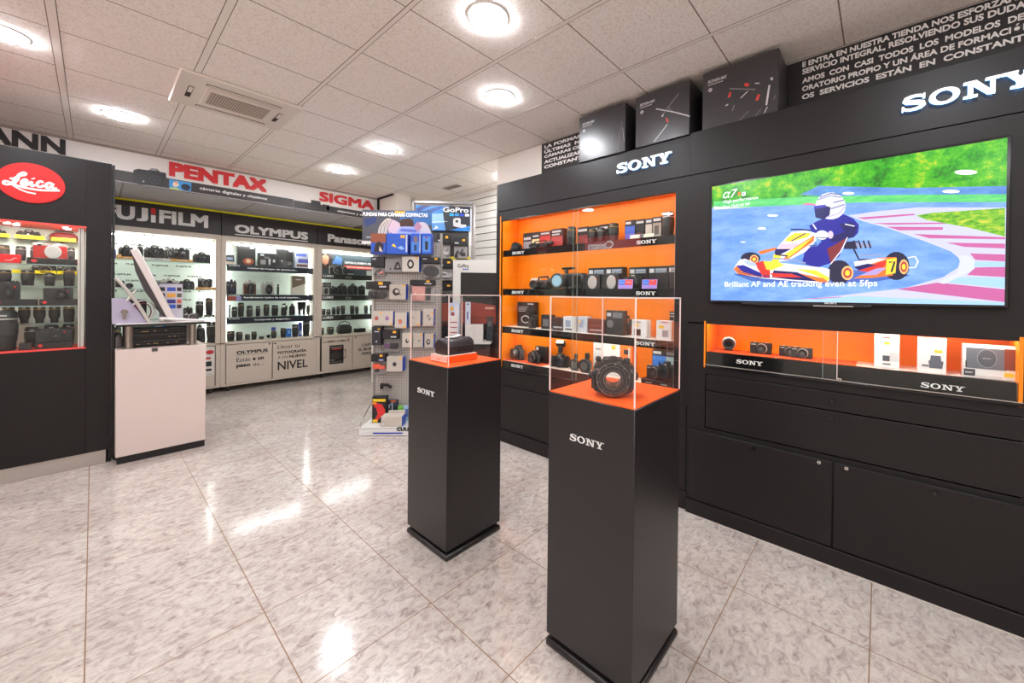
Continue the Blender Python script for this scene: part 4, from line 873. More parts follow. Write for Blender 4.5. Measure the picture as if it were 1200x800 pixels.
for px, ty, c, art, lb in (((634, 645), 369, K, ((.2,.2,.8,.7,GY),), 'square black box after the end-on camcorder, third shelf'), ((647.5, 660), 372, (58,46,46), ((.1,.2,.9,.3,LG),), 'low brown-black box before the two white packs'),
                       ((660, 672.5), 371, WT, ((.2,.3,.7,.75,(150,165,190)),(.2,.1,.8,.2,(60,60,60))), 'white pack with a pale blue picture, third showcase shelf'), ((677, 688), 371, (200,205,215), ((.15,.3,.6,.8,(150,165,195)),(.1,.6,.3,.75,YW)), 'pale blue pack with a yellow sticker, third showcase shelf'),
                       ((689, 708), 374, (96,44,40), ((.1,.2,.9,.26,LG),(.1,.5,.9,.56,(140,80,70))), 'long brown box at the middle of the third shelf'),
                       ((710, 730), 364, K, ((.06,.76,.3,.9,LG),(.4,.7,.95,.92,(120,120,124)),('e',.25,.45,.2,.16,(110,108,108)),(.0,.1,1,.2,(30,28,28))), 'black carton with a round cap picture, third showcase shelf'),
                       ((740.5, 758), 375, WT, ((.15,.62,.45,.78,YW),(.15,.12,.6,.48,K),(.1,.85,.6,.9,GY)), 'white box with yellow sticker and black pouch picture, third shelf'),
                       ((769, 787), 376, WT, ((.15,.6,.5,.75,YW),(.4,.15,.8,.5,(150,150,160)),(.3,.9,.8,.94,RDC)), 'white box with yellow sticker near the showcase edge, third shelf')):
    carton('accessory_box', lb, SW, px, z, .14 if 'white' not in lb else .11, .07, c, art, group='boxes on the third showcase shelf', py=(ty, 385))
goods('camcorder', 'camcorder', 'dark camcorder with a long lens beside the round-cap carton', 'camcorder', SW, (732, 741), z, .25, top=371)
carton('display_sign', 'tiny black sign card with white letters high by the showcase edge', SW, (784.5, 792), z+.001, .245, .01, K, ((.1,.9,.9,.94,LG),(.1,.8,.9,.84,LG)), py=(365, 380), cat='sign')
z = SHELF[3]
OT = mat((236, 96, 40), .45, name='orange_tray')
def tray(lb, F, px, zb, ly, d, m=None):
    l0 = F.at(px[0], 420, ly)[0]; l1 = F.at(px[1], 420, ly)[0]
    t = root('display_tray', lb, 'tray', F.w((l0+l1)/2, ly, zb), F.rz); w = l1-l0
    b = MB(); b.box((-w/2, -d/2, 0), (w/2, d/2, .006), m or OT, .001); part('plate', b, t); b = MB(); b.box((-w/2+.004, -d/2+.004, .006), (w/2-.004, d/2-.004, .0068), mat((214, 80, 34), .6, name='orange_felt')); part('mat', b, t)
tray('orange tray under the first camera on the lowest showcase shelf', SW, (597, 620), z, .16, .15); tray('orange tray under the camera with a box on the lowest shelf', SW, (621, 641), z, .16, .15)
goods('slr', 'slr_camera', 'black camera on the first orange tray, lowest showcase shelf', 'camera', SW, (600, 619), z+.0068, .16, rz=radians(-25), wf=1.0)
carton('accessory_box', 'small black box behind a camera, lowest showcase shelf', SW, (627, 640), z+.0068, .185, .04, K, ((.1,.75,.3,.95,LG),), py=(406, 424))
SW.lim = (.075, .18)
goods('slr', 'slr_camera', 'black camera in front of a small black box, lowest showcase shelf', 'camera', SW, (619.5, 636), z+.0068, .125, rz=radians(-15), wf=1.05); SW.lim = (.075, .268)
goods('flash_camera', 'slr_camera', 'black camera carrying a tall tilted flash, lowest showcase shelf', 'camera', SW, (647, 670), z, .17, top=399, rz=radians(20))
goods('backed_lens', 'lens_camera', 'round lens camera with upright finder, nearer the flash', 'camera', SW, (669, 682), z, .14, top=415, group='lens cameras with finders'); goods('backed_lens', 'lens_camera', 'round lens camera with upright finder, nearer the white box', 'camera', SW, (680, 697), z, .13, top=414, group='lens cameras with finders')
carton('camera_carton', 'large white box with a camera picture on the lowest showcase shelf', SW, (695, 726), z, .18, .08, WT, ((.1,.76,.3,.8,GY),(.7,.82,.85,.95,YW),(.3,.2,.85,.5,(180,185,195)),(.42,.22,.7,.42,GY)), py=(402, 430))
carton('accessory_box', 'narrow orange box with black pictures beside the large white box', SW, (727, 740), z, .18, .08, (240, 120, 40), ((.3,.7,.7,.85,K),(.3,.45,.7,.6,K),(.2,.15,.6,.3,K),(.7,.2,.85,.9,LG)), py=(404, 432))
t = root('display_riser', 'low black riser with white labels under the cameras by the showcase edge', 'display riser', SW.w(SW.at(772, 442, .12)[0], .14, z), -pi/2)
w = SW.at(791, 442, .12)[0]-SW.at(753, 442, .12)[0]
b = MB(); b.box((-w/2, -.055, 0), (w/2, .1, .038), BLACK2, .003); part('body', b, t); b = MB(); b.box((-.09, -.0565, .012), (-.04, -.0545, .02), LM3); b.box((.03, -.0565, .012), (.08, -.0545, .02), LM3); part('label_strip', b, t)
carton('camera_carton', 'carton with a blue city picture behind the cameras on the riser', SW, (764, 791), z+.038, .19, .06, K, ((.02,.05,.6,.8,(70,130,220)),(.3,.1,.36,.6,(30,40,70)),(.62,.05,.98,.8,(150,180,190)),(.05,.86,.4,.96,LG),(.65,.86,.95,.96,GY)), py=(411, 437))
goods('compact', 'compact_camera', 'small black camera on the black riser by the showcase edge', 'camera', SW, (760, 776), z+.038, .14, top=428); goods('slr', 'slr_camera', 'bigger black camera on the riser before the city picture', 'camera', SW, (774, 793), z+.038, .145, top=423)
# ---- lit niche under the television
z = 1.1
for px in ((835, 878), (879, 911), (913, 958), (959, 1004)):
    tray({835: 'orange display tray under the round lens in the niche', 879: 'orange display tray under the single compact in the niche', 913: 'orange display tray under the two compacts in the niche', 959: 'empty orange display tray in the niche'}[px[0]], SW, px, z, .13, .16)
goods('round_lens', 'lens_camera', 'round lens-style camera alone at the narrow end of the niche', 'camera', SW, (847, 864), z+.0068, .14, rz=radians(15))
goods('compact', 'compact_camera', 'single black compact camera in the lit niche', 'camera', SW, (881, 906), z+.0068, .13); goods('compact', 'compact_camera', 'black compact of a touching pair in the niche, beside the single one', 'camera', SW, (915, 939), z+.0068, .13); goods('compact', 'compact_camera', 'black compact of a touching pair in the niche, beside the glass edge', 'camera', SW, (929, 954), z+.0068, .085)
carton('accessory_box', 'slim white box with a yellow sticker and a hanging hole in the niche', SW, (1024, 1054), z, .09, .05, WT, (('p', ((.3,.86),(.4,.9),(.6,.9),(.7,.86)), (170,70,40)),(.4,.68,.68,.76,YW),(.62,.6,.98,.74,(205,210,220)),(.34,.2,.62,.36,(70,74,84)),(.62,.2,.98,.46,(190,200,206)),(.34,.1,.66,.13,(60,60,60))), (236,120,40), py=(391, 432))
carton('accessory_box', 'white box with a grey pouch picture in the niche', SW, (1075, 1109), z, .07, .05, WT, (('t','SONY',.12,.86,.38,.89,(90,90,96)),(.58,.58,.86,.66,YW),('p',((.42,.14),(.86,.14),(.9,.34),(.82,.36),(.8,.5),(.46,.5),(.44,.36),(.38,.34)),(88,92,106)),(.16,.18,.4,.22,(50,50,54)),(.12,.76,.36,.78,(170,170,176))), (236,120,40), py=(396, 438))
carton('camera_carton', 'wide white box with a grey camera case picture in the niche', SW, (1128, 1191), z, .06, .06, WT, ((.06,.28,.82,.9,(108,112,124)),('e',.46,.6,.19,.28,(150,152,160)),('e',.46,.6,.175,.26,(84,88,98)),('t','SONY',.38,.58,.54,.62,(180,180,186)),(.78,.3,.98,.92,(130,64,48)),(.02,.05,.24,.25,(50,52,60)),('t','SONY',.05,.12,.2,.18,WT),(.78,.1,.96,.22,YW),(.26,.05,.75,.08,(190,190,190)),(.05,.3,.08,.5,(60,50,46))), (240,110,40), py=(405, 447), rot=.0)
# ================================================================== cartons on top of the wall units
GB = mat((56, 52, 54), .3, var=.3, vscale=5, name='printed_black_carton'); GL = (196, 192, 192); GR = (205, 60, 50); GM = (110, 104, 106)
def gimbal(px, lb, extra, corner=0):
    zb = TZ; ly = .012; l0 = SW.at(px[0], 130, ly)[0]; l1 = SW.at(px[1], 130, ly)[0]; w = l1-l0; h = .375; d = .265
    t = root('gimbal_carton', lb, 'carton', SW.w((l0+l1)/2, ly, zb), -pi/2, 'black gimbal cartons'); b = MB(); b.box((-w/2, 0, 0), (w/2, d, h), GB, .003); bd = part('body', b, t)
    b = MB(); ox, oz = px[2], px[3]
    b.text('RONIN-MX', -w/2+.035, h-.075, -.0006, mat(GL, .5), w=.12, h=.02, bold=.02, th=.0005, shear=.2); b.box((-w/2+.035, -.0006, h-.088), (-w/2+.13, 0, h-.084), mat(GL, .5))
    b.prism([(-w/2+.035, h-.12), (-w/2+.05, h-.105), (-w/2+.066, h-.12), (-w/2+.05, h-.135)], -.0006, 0, mat(GL, .5)); b.box((-w/2+.046, -.0008, h-.124), (-w/2+.054, 0, h-.116), GB)
    for a in extra:
        if a[0] == 'l': b.stroke([(SW.at(660+x/4.138, 60+y/4.138, ly)[0]-(l0+l1)/2, SW.at(660+x/4.138, 60+y/4.138, ly)[1]-zb) for x, y in a[1]], a[2], -.0007, 0, mat(a[3], .4))
    part('printed_front', b, bd); b = MB(); b.box((-.03, .1, h-.0005), (.03, .105, h+.0008), mat((150, 150, 150), .4)); part('tape', b, bd)
gimbal((679, 733, 0, 0), 'smallest-looking black gimbal carton with strong glare, first on the showcase top', [('l', [(285, 340), (270, 420), (265, 480)], .004, GM), ('l', [(240, 400), (235, 470)], .003, GM), ('l', [(288, 370), (296, 440)], .004, (150,146,148))])
gimbal((745, 808, 0, 0), 'black gimbal carton with crossed arms print, between the other two', [('l', [(440, 440), (505, 355)], .006, GL), ('l', [(480, 310), (560, 205)], .008, GM), ('l', [(450, 280), (540, 296), (615, 316)], .007, GL), ('l', [(500, 325), (508, 345)], .012, GR), ('l', [(478, 318), (486, 308)], .01, GL), ('l', [(505, 270), (530, 290)], .006, GM)])
gimbal((823, 912, 0, 0), 'biggest-looking black gimbal carton with red-dotted rig print, above the television', [('l', [(808, 182), (930, 186)], .008, GM), ('l', [(880, 160), (900, 166)], .018, GR), ('l', [(803, 225), (812, 200)], .014, GR), ('l', [(938, 240), (950, 210)], .016, GR), ('l', [(788, 265), (800, 258)], .008, GL), ('l', [(820, 290), (830, 262)], .009, GM), ('l', [(860, 228), (895, 195)], .006, GL), ('l', [(985, 262), (1000, 165)], .01, GL), ('l', [(850, 340), (900, 290)], .005, GM), ('l', [(920, 330), (960, 280)], .005, GM), ('l', [(930, 156), (952, 156)], .006, GL), ('l', [(1008, 128), (1014, 140)], .012, GL), ('l', [(1020, 235), (1028, 215)], .006, GM), ('l', [(975, 300), (990, 270)], .005, GL)])
# ---- black text band on the wall above the units
sg = root('wall_text_band', 'black band of white Spanish text on the wall above the wall units', 'sign', (XR, 0, 0), -pi/2); WR = Frame((XR, 0), -pi/2)
b = MB(); x0 = WR.at(635, 180, -.004)[0]; b.box((x0, -.006, 2.60), (1.9, -.0, CEIL-.004), mat((34, 29, 29), .5, name='black_vinyl')); bb = part('band', b, sg)
b = MB(); TW = mat((236, 230, 226), .5, name='white_vinyl')
def wl(s, p, q, hh):
    a = WR.at(*p, -.007); c = WR.at(*q, -.007); b.text(s, a[0], a[1], -.0075, TW, w=c[0]-a[0], h=hh, bold=.035, th=.001)
H_ = .033
def rows(x0, x1, lines, ztop, step):
    for k, (s, f0, f1) in enumerate(lines): b.text(s, x0+(x1-x0)*f0, ztop-step*k-H_, -.0075, TW, w=(x1-x0)*(f1-f0), h=H_*(1.22 if any(ch in s for ch in 'ÓÁÚÍ,') else 1), bold=.035, th=.001)
xa = WR.at(637, 180, -.007)[0]; xb = WR.at(679, 180, -.007)[0]
rows(xa+.01, xb+.32, (('LA FORMACIÓN EN FOTOGRAFÍA', 0, 1.75), ('ÚLTIMAS  NOVEDADES  EN', 0, 1.35), ('CÁMARAS COMPACTAS, RÉFLEX', 0, 1.42), ('ACTUALIZAMOS  TODOS LOS', 0, 1.36), ('CONSTANTEMENTE  EL', 0, 1.2)), CEIL-.02, .0505)
xl = WR.at(940, 100, -.007)[0]; xr = WR.at(1200, 30, -.007)[0]; W_ = xr-xl
rows(xl, xr, (('E ENTRA EN NUESTRA TIENDA NOS ESFORZAMOS POR', 0, 1.14), ('SERVICIO INTEGRAL, RESOLVIENDO SUS DUDAS Y', 0, 1.07), ('AMOS  CON  CASI  TODOS  LOS  MODELOS  DE', 0, 1.0), ('ORATORIO PROPIO Y UN ÁREA DE FORMACIÓN', 0, 1.03), ('OS  SERVICIOS  ESTÁN  EN  CONSTANTE', 0, 1.03)), CEIL-.016, .0515)
part('lettering', b, bb)
# ================================================================== black cabinet with the red oval
lk = root('display_cabinet', 'black display cabinet with a red oval sign and a red-edged lit window', 'display cabinet', (0, 5.0, 0), 0)
XA, XB = -1.25, .10; W0, W1 = -1.1, -.042; Z0, Z1 = .99, 1.985; D = .36
REDL = mat((236, 78, 70), .4, name='red_laminate'); RED = mat((232, 10, 18), .28, coat=.6, name='glossy_red')
b = MB(); b.box((XA, 0, .115), (W0, .02, 2.54), BLACK); b.box((W1, 0, .115), (XB, .02, 2.54), BLACK, .002); b.box((W0, 0, Z1), (W1, .02, 2.54), BLACK); b.box((W0, 0, .115), (W1, .02, Z0), BLACK)
b.box((XB-.02, .02, .0), (XB, D, 2.54), BLACK); b.box((XA, .02, 0), (XA+.02, D, 2.54), BLACK); b.box((XA, D, 0), (XB, D+.02, 2.54), BLACK); b.box((XA+.02, .02, 2.52), (XB-.02, D, 2.54), BLACK); part('carcass', b, lk)
b = MB(); b.box((XB+.002, .012, .02), (XB+.018, .07, 2.535), BLACK2, .002); part('edge_post', b, lk)
b = MB(); b.box((XA, .012, 0), (.072, .03, .115), ALU, .002); part('plinth', b, lk, 'silver plinth')
b = MB(); b.box((W0, .02, Z1-.012), (W1, D-.005, Z1+.012), REDL); b.box((W0, -.004, Z1-.012), (W1+.004, .02, Z1+.004), REDL); part('top_lining', b, lk, 'red top lining'); b = MB(); b.box((W0, .02, Z0-.012), (W1, D-.005, Z0+.006), REDL); b.box((W0, -.004, Z0-.006), (W1+.004, .02, Z0+.004), REDL); part('floor_lining', b, lk, 'red floor lining')
b = MB(); b.box((W0, D-.012, Z0), (W1, D-.002, Z1), mat((206, 214, 204), .5, name='pale_back_panel')); b.box((W1-.0, .02, Z0), (W1+.012, D, Z1), WHITE); b.box((W0-.012, .02, Z0), (W0, D, Z1), WHITE); part('back_panel', b, lk)
b = MB(); b.box((W1-.04, .028, Z0), (W1-.008, .05, Z1-.012), mat((214, 206, 200), .35, .3)); b.box((W1-.006, .006, Z0), (W1-.002, .02, Z1), GAP); b.box((W1-.03, .026, Z0), (W1-.027, .028, Z1-.012), GAP); part('door_profile', b, lk, 'pale aluminium door profile')
b = MB(); b.box((W0, .004, Z0+.004), (W1-.01, .008, Z1-.012), GLASS); part('glass_door', b, lk)
SPOT = mat((255, 244, 236), .5, emit=520, name='spot_lens')
for sx, sy in ((-.425, .06), (-.39, .13), (-.145, .06), (-.135, .13), (-.75, .1), (-.95, .1)):
    b = MB(); b.lathe([(.022, 0), (.022, -.004), (.017, -.006)], (sx, sy, Z1-.012), 'z', CHROME, 18); s = part('spotlight', b, lk); b = MB(); b.cyl((sx, sy, Z1-.0165), .015, -.003, 'z', SPOT, 16); part('spot_lens', b, s)
LF = (1.665, 1.338, .996); LB = (1.795, 1.495, 1.19)
for z in LF[:2]:
    b = MB(); b.box((W0+.002, .03, z-.008), (W1-.045, .19, z), SHELFG); b.box((W0+.002, .0285, z-.008), (W1-.045, .03, z), GEDGE); part('glass_shelf', b, lk)
for z in LB[1:]:
    b = MB(); b.box((W0+.002, .205, z-.008), (W1-.045, D-.014, z), SHELFG); b.box((W0+.002, .2035, z-.008), (W1-.045, .205, z), GEDGE); part('glass_shelf', b, lk)
YST = mat((250, 226, 20), .5, name='yellow_shelf_strip')
for z, px, py in ((1.795, None, None),):
    pass
# red oval with script lettering
c = LW.at(37.5, 215, 0); rx = LW.at(76.5, 226, 0)[0]-c[0]; rz_ = .152
b = MB(); n = 48
for k, (f, y) in enumerate(((1, -.012), (.96, -.02))): b.prism([(c[0]+rx*f*cos(2*pi*j/n), c[1]+rz_*f*sin(2*pi*j/n)) for j in range(n)], y, 0, RED)
ov = part('oval_sign', b, lk, 'glossy red oval sign'); b = MB()
def TL(x, y): return LW.at(x/6.15, 160+y/6.15, -.022)
def smooth(pts, n=5):
    o = []
    for k in range(len(pts)-1):
        p0 = Vector(pts[max(k-1, 0)]); p1 = Vector(pts[k]); p2 = Vector(pts[k+1]); p3 = Vector(pts[min(k+2, len(pts)-1)])
        for j in range(n):
            t = j/n; o.append(tuple(.5*((2*p1)+(p2-p0)*t+(2*p0-5*p1+4*p2-p3)*t*t+(3*p1-p0-3*p2+p3)*t*t*t)))
    return o+[pts[-1]]
LWH = mat((245, 240, 236), .4, name='white_script')
ks = 0
for pts, w in ((((72, 296), (90, 304), (118, 292), (150, 282), (180, 276), (186, 264), (168, 258), (142, 268)), .014), (((142, 268), (124, 292), (112, 316), (88, 336), (55, 344), (28, 338), (30, 322), (52, 320)), .016), (((50, 320), (90, 336), (140, 358), (210, 374), (300, 386), (430, 388)), .016), (((150, 320), (118, 310)), .001), (((82, 342), (130, 372), (190, 398), (258, 412)), .011), (((126, 292), (116, 312), (98, 332)), .024),
               (((162, 336), (186, 328), (194, 314), (178, 308), (160, 320), (154, 338), (166, 352), (190, 350), (214, 334)), .016), (((228, 322), (222, 344), (232, 356), (252, 346)), .018), (((236, 300), (242, 306)), .02), (((306, 334), (302, 324), (284, 324), (268, 340), (272, 358), (294, 362), (316, 350)), .016), (((376, 340), (354, 334), (334, 346), (332, 364), (350, 370), (372, 356)), .017), (((382, 338), (376, 360), (384, 374), (412, 374)), .017)):
    b.stroke([TL(*p) for p in smooth(pts)], w, -.0225-.0004*ks, -.0205, LWH); ks += 1
part('script_lettering', b, ov, 'white script lettering')
# goods, front row
def redbox(px, zb, lb, dot=True):
    return carton('lens_box', lb, LW, px, zb, .045, .1, (34, 30, 31), (('e',.14,.5,.06,.24,(226,50,50)),) if dot else (), side=(150, 30, 30), group='flat black boxes with a red dot', h=.05, py=(300, 310))
LW.lim = (.04, .19)
redbox((-36, -3), LF[0], 'flat black box cut by the frame edge, upper glass shelf')
carton('lens_box', 'flat bright red box with white script, upper glass shelf', LW, (-4, 23.5), LF[0], .05, .1, (230, 24, 28), (('l', ((.35,.3),(.6,.3),(.75,.6),(.85,.55)), .005, (240,200,200)),), h=.066, py=(295, 306))
redbox((31, 90.5), LF[0], 'flat black box carrying the red camera, upper glass shelf')
goods(('rangefinder', 'red', 1), 'red_camera', 'red and silver camera with a grey round mount cap on a flat box', 'camera', LW, (39, 79), LF[0]+.05, .11, top=285)
redbox((-10, 43), LF[1], 'flat black box on the middle glass shelf beside the large camera'); redbox((46, 90.5), LF[1], 'flat black box under the slim camera on the middle glass shelf')
goods(('rangefinder', 'black'), 'rangefinder_camera', 'dark camera on the flat box cut by the frame edge', 'camera', LW, (-8, 24), LF[1]+.05, .12, top=329); goods(('rangefinder', 'black'), 'rangefinder_camera', 'slim black camera on a flat box, middle glass shelf', 'camera', LW, (51, 86), LF[1]+.05, .12, top=337)
goods(('lens', 't'), 'camera_lens', 'very large black lens standing at the frame edge on the red floor', 'lens', LW, (-12, 22), LF[2], .11, top=364); redbox((41, 85), LF[2], 'flat black box under the camera on the red floor')
goods(('rangefinder', 'black'), 'rangefinder_camera', 'black camera with a red dot on the flat box, red floor', 'camera', LW, (42, 84), LF[2]+.05, .11, top=384)
redbox((22, 37), LF[2], 'small flat box half hidden beside the camera on the red floor', False)
# goods behind: yellow strips, lenses and cameras
def ystrip(px, z, lb, txt=True):
    l0 = LW.at(px[0], 290, .268)[0]; l1 = LW.at(px[1], 290, .268)[0]; t = root('brand_strip', lb, 'shelf strip', LW.w((l0+l1)/2, .268, z), 0, 'yellow strips'); w = l1-l0
    b = MB(); b.box((-w/2, 0, 0), (w/2, .018, .028), YST); bd = part('body', b, t)
    if txt: b = MB(); b.text('NIKON', -.03, .006, -.0006, INK, w=.06, h=.015, bold=.04, th=.0005, shear=.3); part('lettering', b, bd)
ZB = 1.795
ystrip((-6, 11), ZB+.08, 'yellow strip cut by the frame edge', False); ystrip((17, 52), ZB+.08, 'yellow strip under the long-lensed camera'); ystrip((60, 89), ZB+.08, 'yellow strip under the red camera bag')
b = MB(); b.box((W0+.002, .268, ZB+.074), (W1-.045, D-.014, ZB+.08), SHELFG); part('glass_shelf', b, lk)
LW.lim = (.29, .345)
goods('slr', 'slr_camera', 'black camera seen from the side over the long yellow strip', 'camera', LW, (20, 48), ZB+.08, .3, top=269); goods('slr', 'slr_camera', 'black camera cut by the frame edge at the window top', 'camera', LW, (-14, 8), ZB+.08, .3, top=268)
t = root('camera_bag', 'small dark red bag at the window top', 'bag', LW.w(LW.at(75, 275, .3)[0], .318, ZB+.08), 0); b = MB(); blob(b, .15, .045, .075, mat((120, 34, 36), .6, name='dark_red_cloth')); part('body', b, t); b = MB(); b.tube([(-.05, 0, .08), (-.04, 0, .086), (.04, 0, .086), (.05, 0, .08)], .004, RUBBER); part('handle', b, t)
LW.lim = (.205, .266)
for k, px, tp, z, lb in (('a', (-6, 12), 285, ZB, 'dark lens cut by the frame edge under the first yellow strip'), ('b', (18, 31), 286.5, ZB, 'short lens under the long yellow strip'), ('b', (35, 50), 287.5, ZB, 'short lens behind the red camera'), ('b', (79, 88), 288, ZB, 'small lens behind the flat box end')): goods(('lens', k), 'camera_lens', lb, 'lens', LW, px, z-.1, .28, top=tp+2, group='lenses behind the front row')
b = MB(); b.box((W0+.002, .21, ZB-.106), (W1-.045, D-.014, ZB-.1), SHELFG); part('glass_shelf', b, lk)
ystrip((14, 24), LB[1]+.1, 'short yellow strip on the second rear shelf', False); ystrip((41, 66), LB[1]+.1, 'yellow strip behind the small middle lens'); ystrip((67, 90), LB[1]+.1, 'yellow strip behind the tall rear lens')
b = MB(); b.box((W0+.002, .268, LB[1]+.094), (W1-.045, D-.014, LB[1]+.1), SHELFG); part('glass_shelf', b, lk)
LW.lim = (.29, .345)
goods('compact', 'compact_camera', 'dark compact camera over the yellow strip, second rear shelf', 'camera', LW, (38, 66), LB[1]+.1, .3, top=311); goods('compact', 'compact_camera', 'dark compact camera behind the tall lens, second rear shelf', 'camera', LW, (67, 89), LB[1]+.1, .3, top=312)
LW.lim = (.205, .266)
for k, px, tp, z, lb in (('c', (-4, 14), 316, LB[1], 'fat lens cut by the frame edge, second rear shelf'), ('c', (24, 41), 316, LB[1], 'fat black lens, second rear shelf'), ('b', (51.5, 65), 320, LB[1], 'short black lens in the middle, second rear shelf'), ('c', (74, 88), 314, LB[1], 'tall black lens, second rear shelf'),
                         ('a', (2, 18), 358, LB[2], 'dark lens behind the large front lens, lowest rear shelf'), ('a', (21, 36), 358, LB[2], 'black lens first of four, lowest rear shelf'), ('a', (39, 54), 358, LB[2], 'black lens second of four, lowest rear shelf'), ('a', (57, 71), 358, LB[2], 'black lens third of four, lowest rear shelf'), ('c', (74, 88), 357, LB[2], 'larger black lens fourth of four, lowest rear shelf'),
                         ('b', (28, 47), 383, 1.0, 'grey-topped lens behind the camera on the red floor'), ('b', (51, 70), 380, 1.0, 'grey-topped lens straight behind the red-dot camera'), ('c', (73, 88), 379, 1.0, 'tall lens behind the red-dot camera by the door profile')): goods(('lens', k), 'camera_lens', lb, 'lens', LW, px, z, .28, top=tp+0, group='lenses behind the front row')
# ================================================================== white cabinets along the back
HEADM = mat((46, 40, 39), .4, name='header_black'); YEL = mat((250, 246, 10), .45, name='yellow_line'); CASTOR = mat((40, 38, 38), .5)
BACKP = mat((222, 232, 224), .5, name='lit_back_panel')
def bigtext(parent, s, F, p0, p1, ly, m, bold=.03, name='lettering', th=.002, shear=0.0, nz=None):
    """p0 = lower left, p1 = upper right of the ink, in the photo frame"""
    a = F.at(p0[0], p0[1], ly); c = F.at(p1[0], p1[1], ly); b = MB(); b.text(s, a[0], a[1], ly-th, m, w=c[0]-a[0], h=(c[1]-a[1]), bold=bold, th=th, shear=shear); return part(name, b, parent)
def cab(x0, x1, o0, o1, label, shelves, word, strips=(), doors=()):
    t = root('display_cabinet', label, 'display cabinet', (0, 7.25, 0), 0); b = MB(); ZF, ZO, ZT = .1, .72, 2.205
    b.box((x0, 0, ZO-.02), (o0, .03, 2.275), CREAM, .003); b.box((o1, 0, ZO-.02), (x1, .03, 2.275), CREAM, .003); b.box((o0, 0, ZT), (o1, .03, 2.275), CREAM); b.box((x0, .0, .69), (x1, .43, ZO), CREAM, .003); b.box((x0+.001, .0, ZF-.022), (x1-.001, .43, ZF+.01), CREAM, .003)
    b.box((x0, .03, ZF), (x0+.02, .43, 2.275), CREAM); b.box((x1-.02, .03, ZF), (x1, .43, 2.275), CREAM); b.box((x0, .01, ZF), (x0+.055, .03, .7), CREAM); b.box((x1-.05, .01, ZF), (x1, .03, .7), CREAM); b.box((x0, .43, ZF), (x1, .44, 2.62), CREAM); part('carcass', b, t)
    b = MB(); b.box((x0+.02, .415, ZO), (x1-.02, .428, 2.26), BACKP); bp = part('back_panel', b, t)
    b = MB(); b.box((x0+.004, -.006, 2.278), (x1-.004, .43, 2.615), HEADM); h = part('header', b, t); b = MB(); b.box((x0, -.009, 2.596), (x1, .02, 2.6205), YEL); part('yellow_line', b, h, 'yellow line')
    b = MB(); b.box((o0-.02, .05, 2.225), (o1+.02, .4, 2.25), CREAM); b.box((o0+.12, .18, 2.17), (o1-.1, .2, 2.19), LEDW); part('led_tube', b, t)
    b = MB(); b.box((o0+.012, .36, ZO+.02), (o0+.02, .375, 2.17), LEDW); part('led_tube', b, t); b = MB(); b.box((o1-.0, .33, ZO+.02), (o1+.012, .345, 2.17), LEDW); part('led_tube', b, t)
    b = MB(); b.box((o0, .012, ZO), (o1, .017, ZT), GLASS); part('glass_door', b, t)
    for z in shelves:
        b = MB(); b.box((x0+.022, .05, z-.01), (x1-.022, .41, z), SHELFG); b.box((x0+.022, .048, z-.01), (x1-.022, .05, z), GEDGE); part('glass_shelf', b, t)
    for k in (x0+.1, x1-.1):
        for y in (.06, .36): b = MB(); b.lathe([(.028, -.014), (.034, -.01), (.034, .01), (.028, .014)], (k, y, .034), 'x', CASTOR, 16); b.box((k-.02, y-.02, .04), (k+.02, y+.02, .08), CASTOR, .003); part('castor', b, t)
    for k in (-.04, .04): b = MB(); b.cyl(((o0+o1)/2+k, .006, ZT-.03), .014, -.006, 'y', CHROME, 14); part('lock', b, t)
    return t, h, bp
FU = cab(-.25, 1.186, -.2, 1.13, 'white cabinet nearest the black one, its green-tinted shelves holding cameras', (1.865, 1.485, 1.09), 'f')
OL = cab(1.1885, 2.4365, 1.245, 2.395, 'white cabinet in the middle, with dark blue captioned shelf strips', (1.865, 1.42, 1.08), 'o')
PA = cab(2.439, 3.75, 2.515, 3.66, 'white cabinet partly hidden by the accessory rack, with black shelf strips', (1.79, 1.42, 1.07), 'p')
ly = -.0065
b = MB(); x = BW.at(132, 257, ly)
uz0 = BW.at(140, 256.5, ly)[1]; uz1 = BW.at(140, 240, ly)[1]; uh = uz1-uz0; X_ = lambda px: BW.at(px, 250, ly)[0]
b = MB()
for s_, p, q in (('FU', 121, 158), ('J', 160, 173.5), ('FILM', 186.5, 244)): b.text(s_, X_(p), uz0, ly-.002, WLET, w=X_(q)-X_(p), h=uh, bold=.07, th=.002)
b.box((X_(177), ly-.002, uz0), (X_(182.5), ly, uz0+uh*.55), WLET); b.box((X_(177), ly-.002, uz0+uh*.62), (X_(182.5), ly, uz1+.01), mat((230, 24, 30), .4)); part('lettering', b, FU[1])
a = BW.at(275, 272, ly); c = BW.at(361, 265, ly); b = MB(); b.text('OLYMPUS', a[0], a[1]-.005, ly-.002, WLET, w=c[0]-a[0], h=.125, bold=.08, th=.002); p0 = BW.at(275, 270, ly); b.stroke([(p0[0], a[1]-.03), (c[0], a[1]-.03)], .014, ly-.002, ly, WLET); part('lettering', b, OL[1])
a = BW.at(384, 283, ly); b = MB(); b.text('Panasonic', a[0], a[1], ly-.002, WLET, w=.86, h=.135, bold=.09, th=.002); part('lettering', b, PA[1])
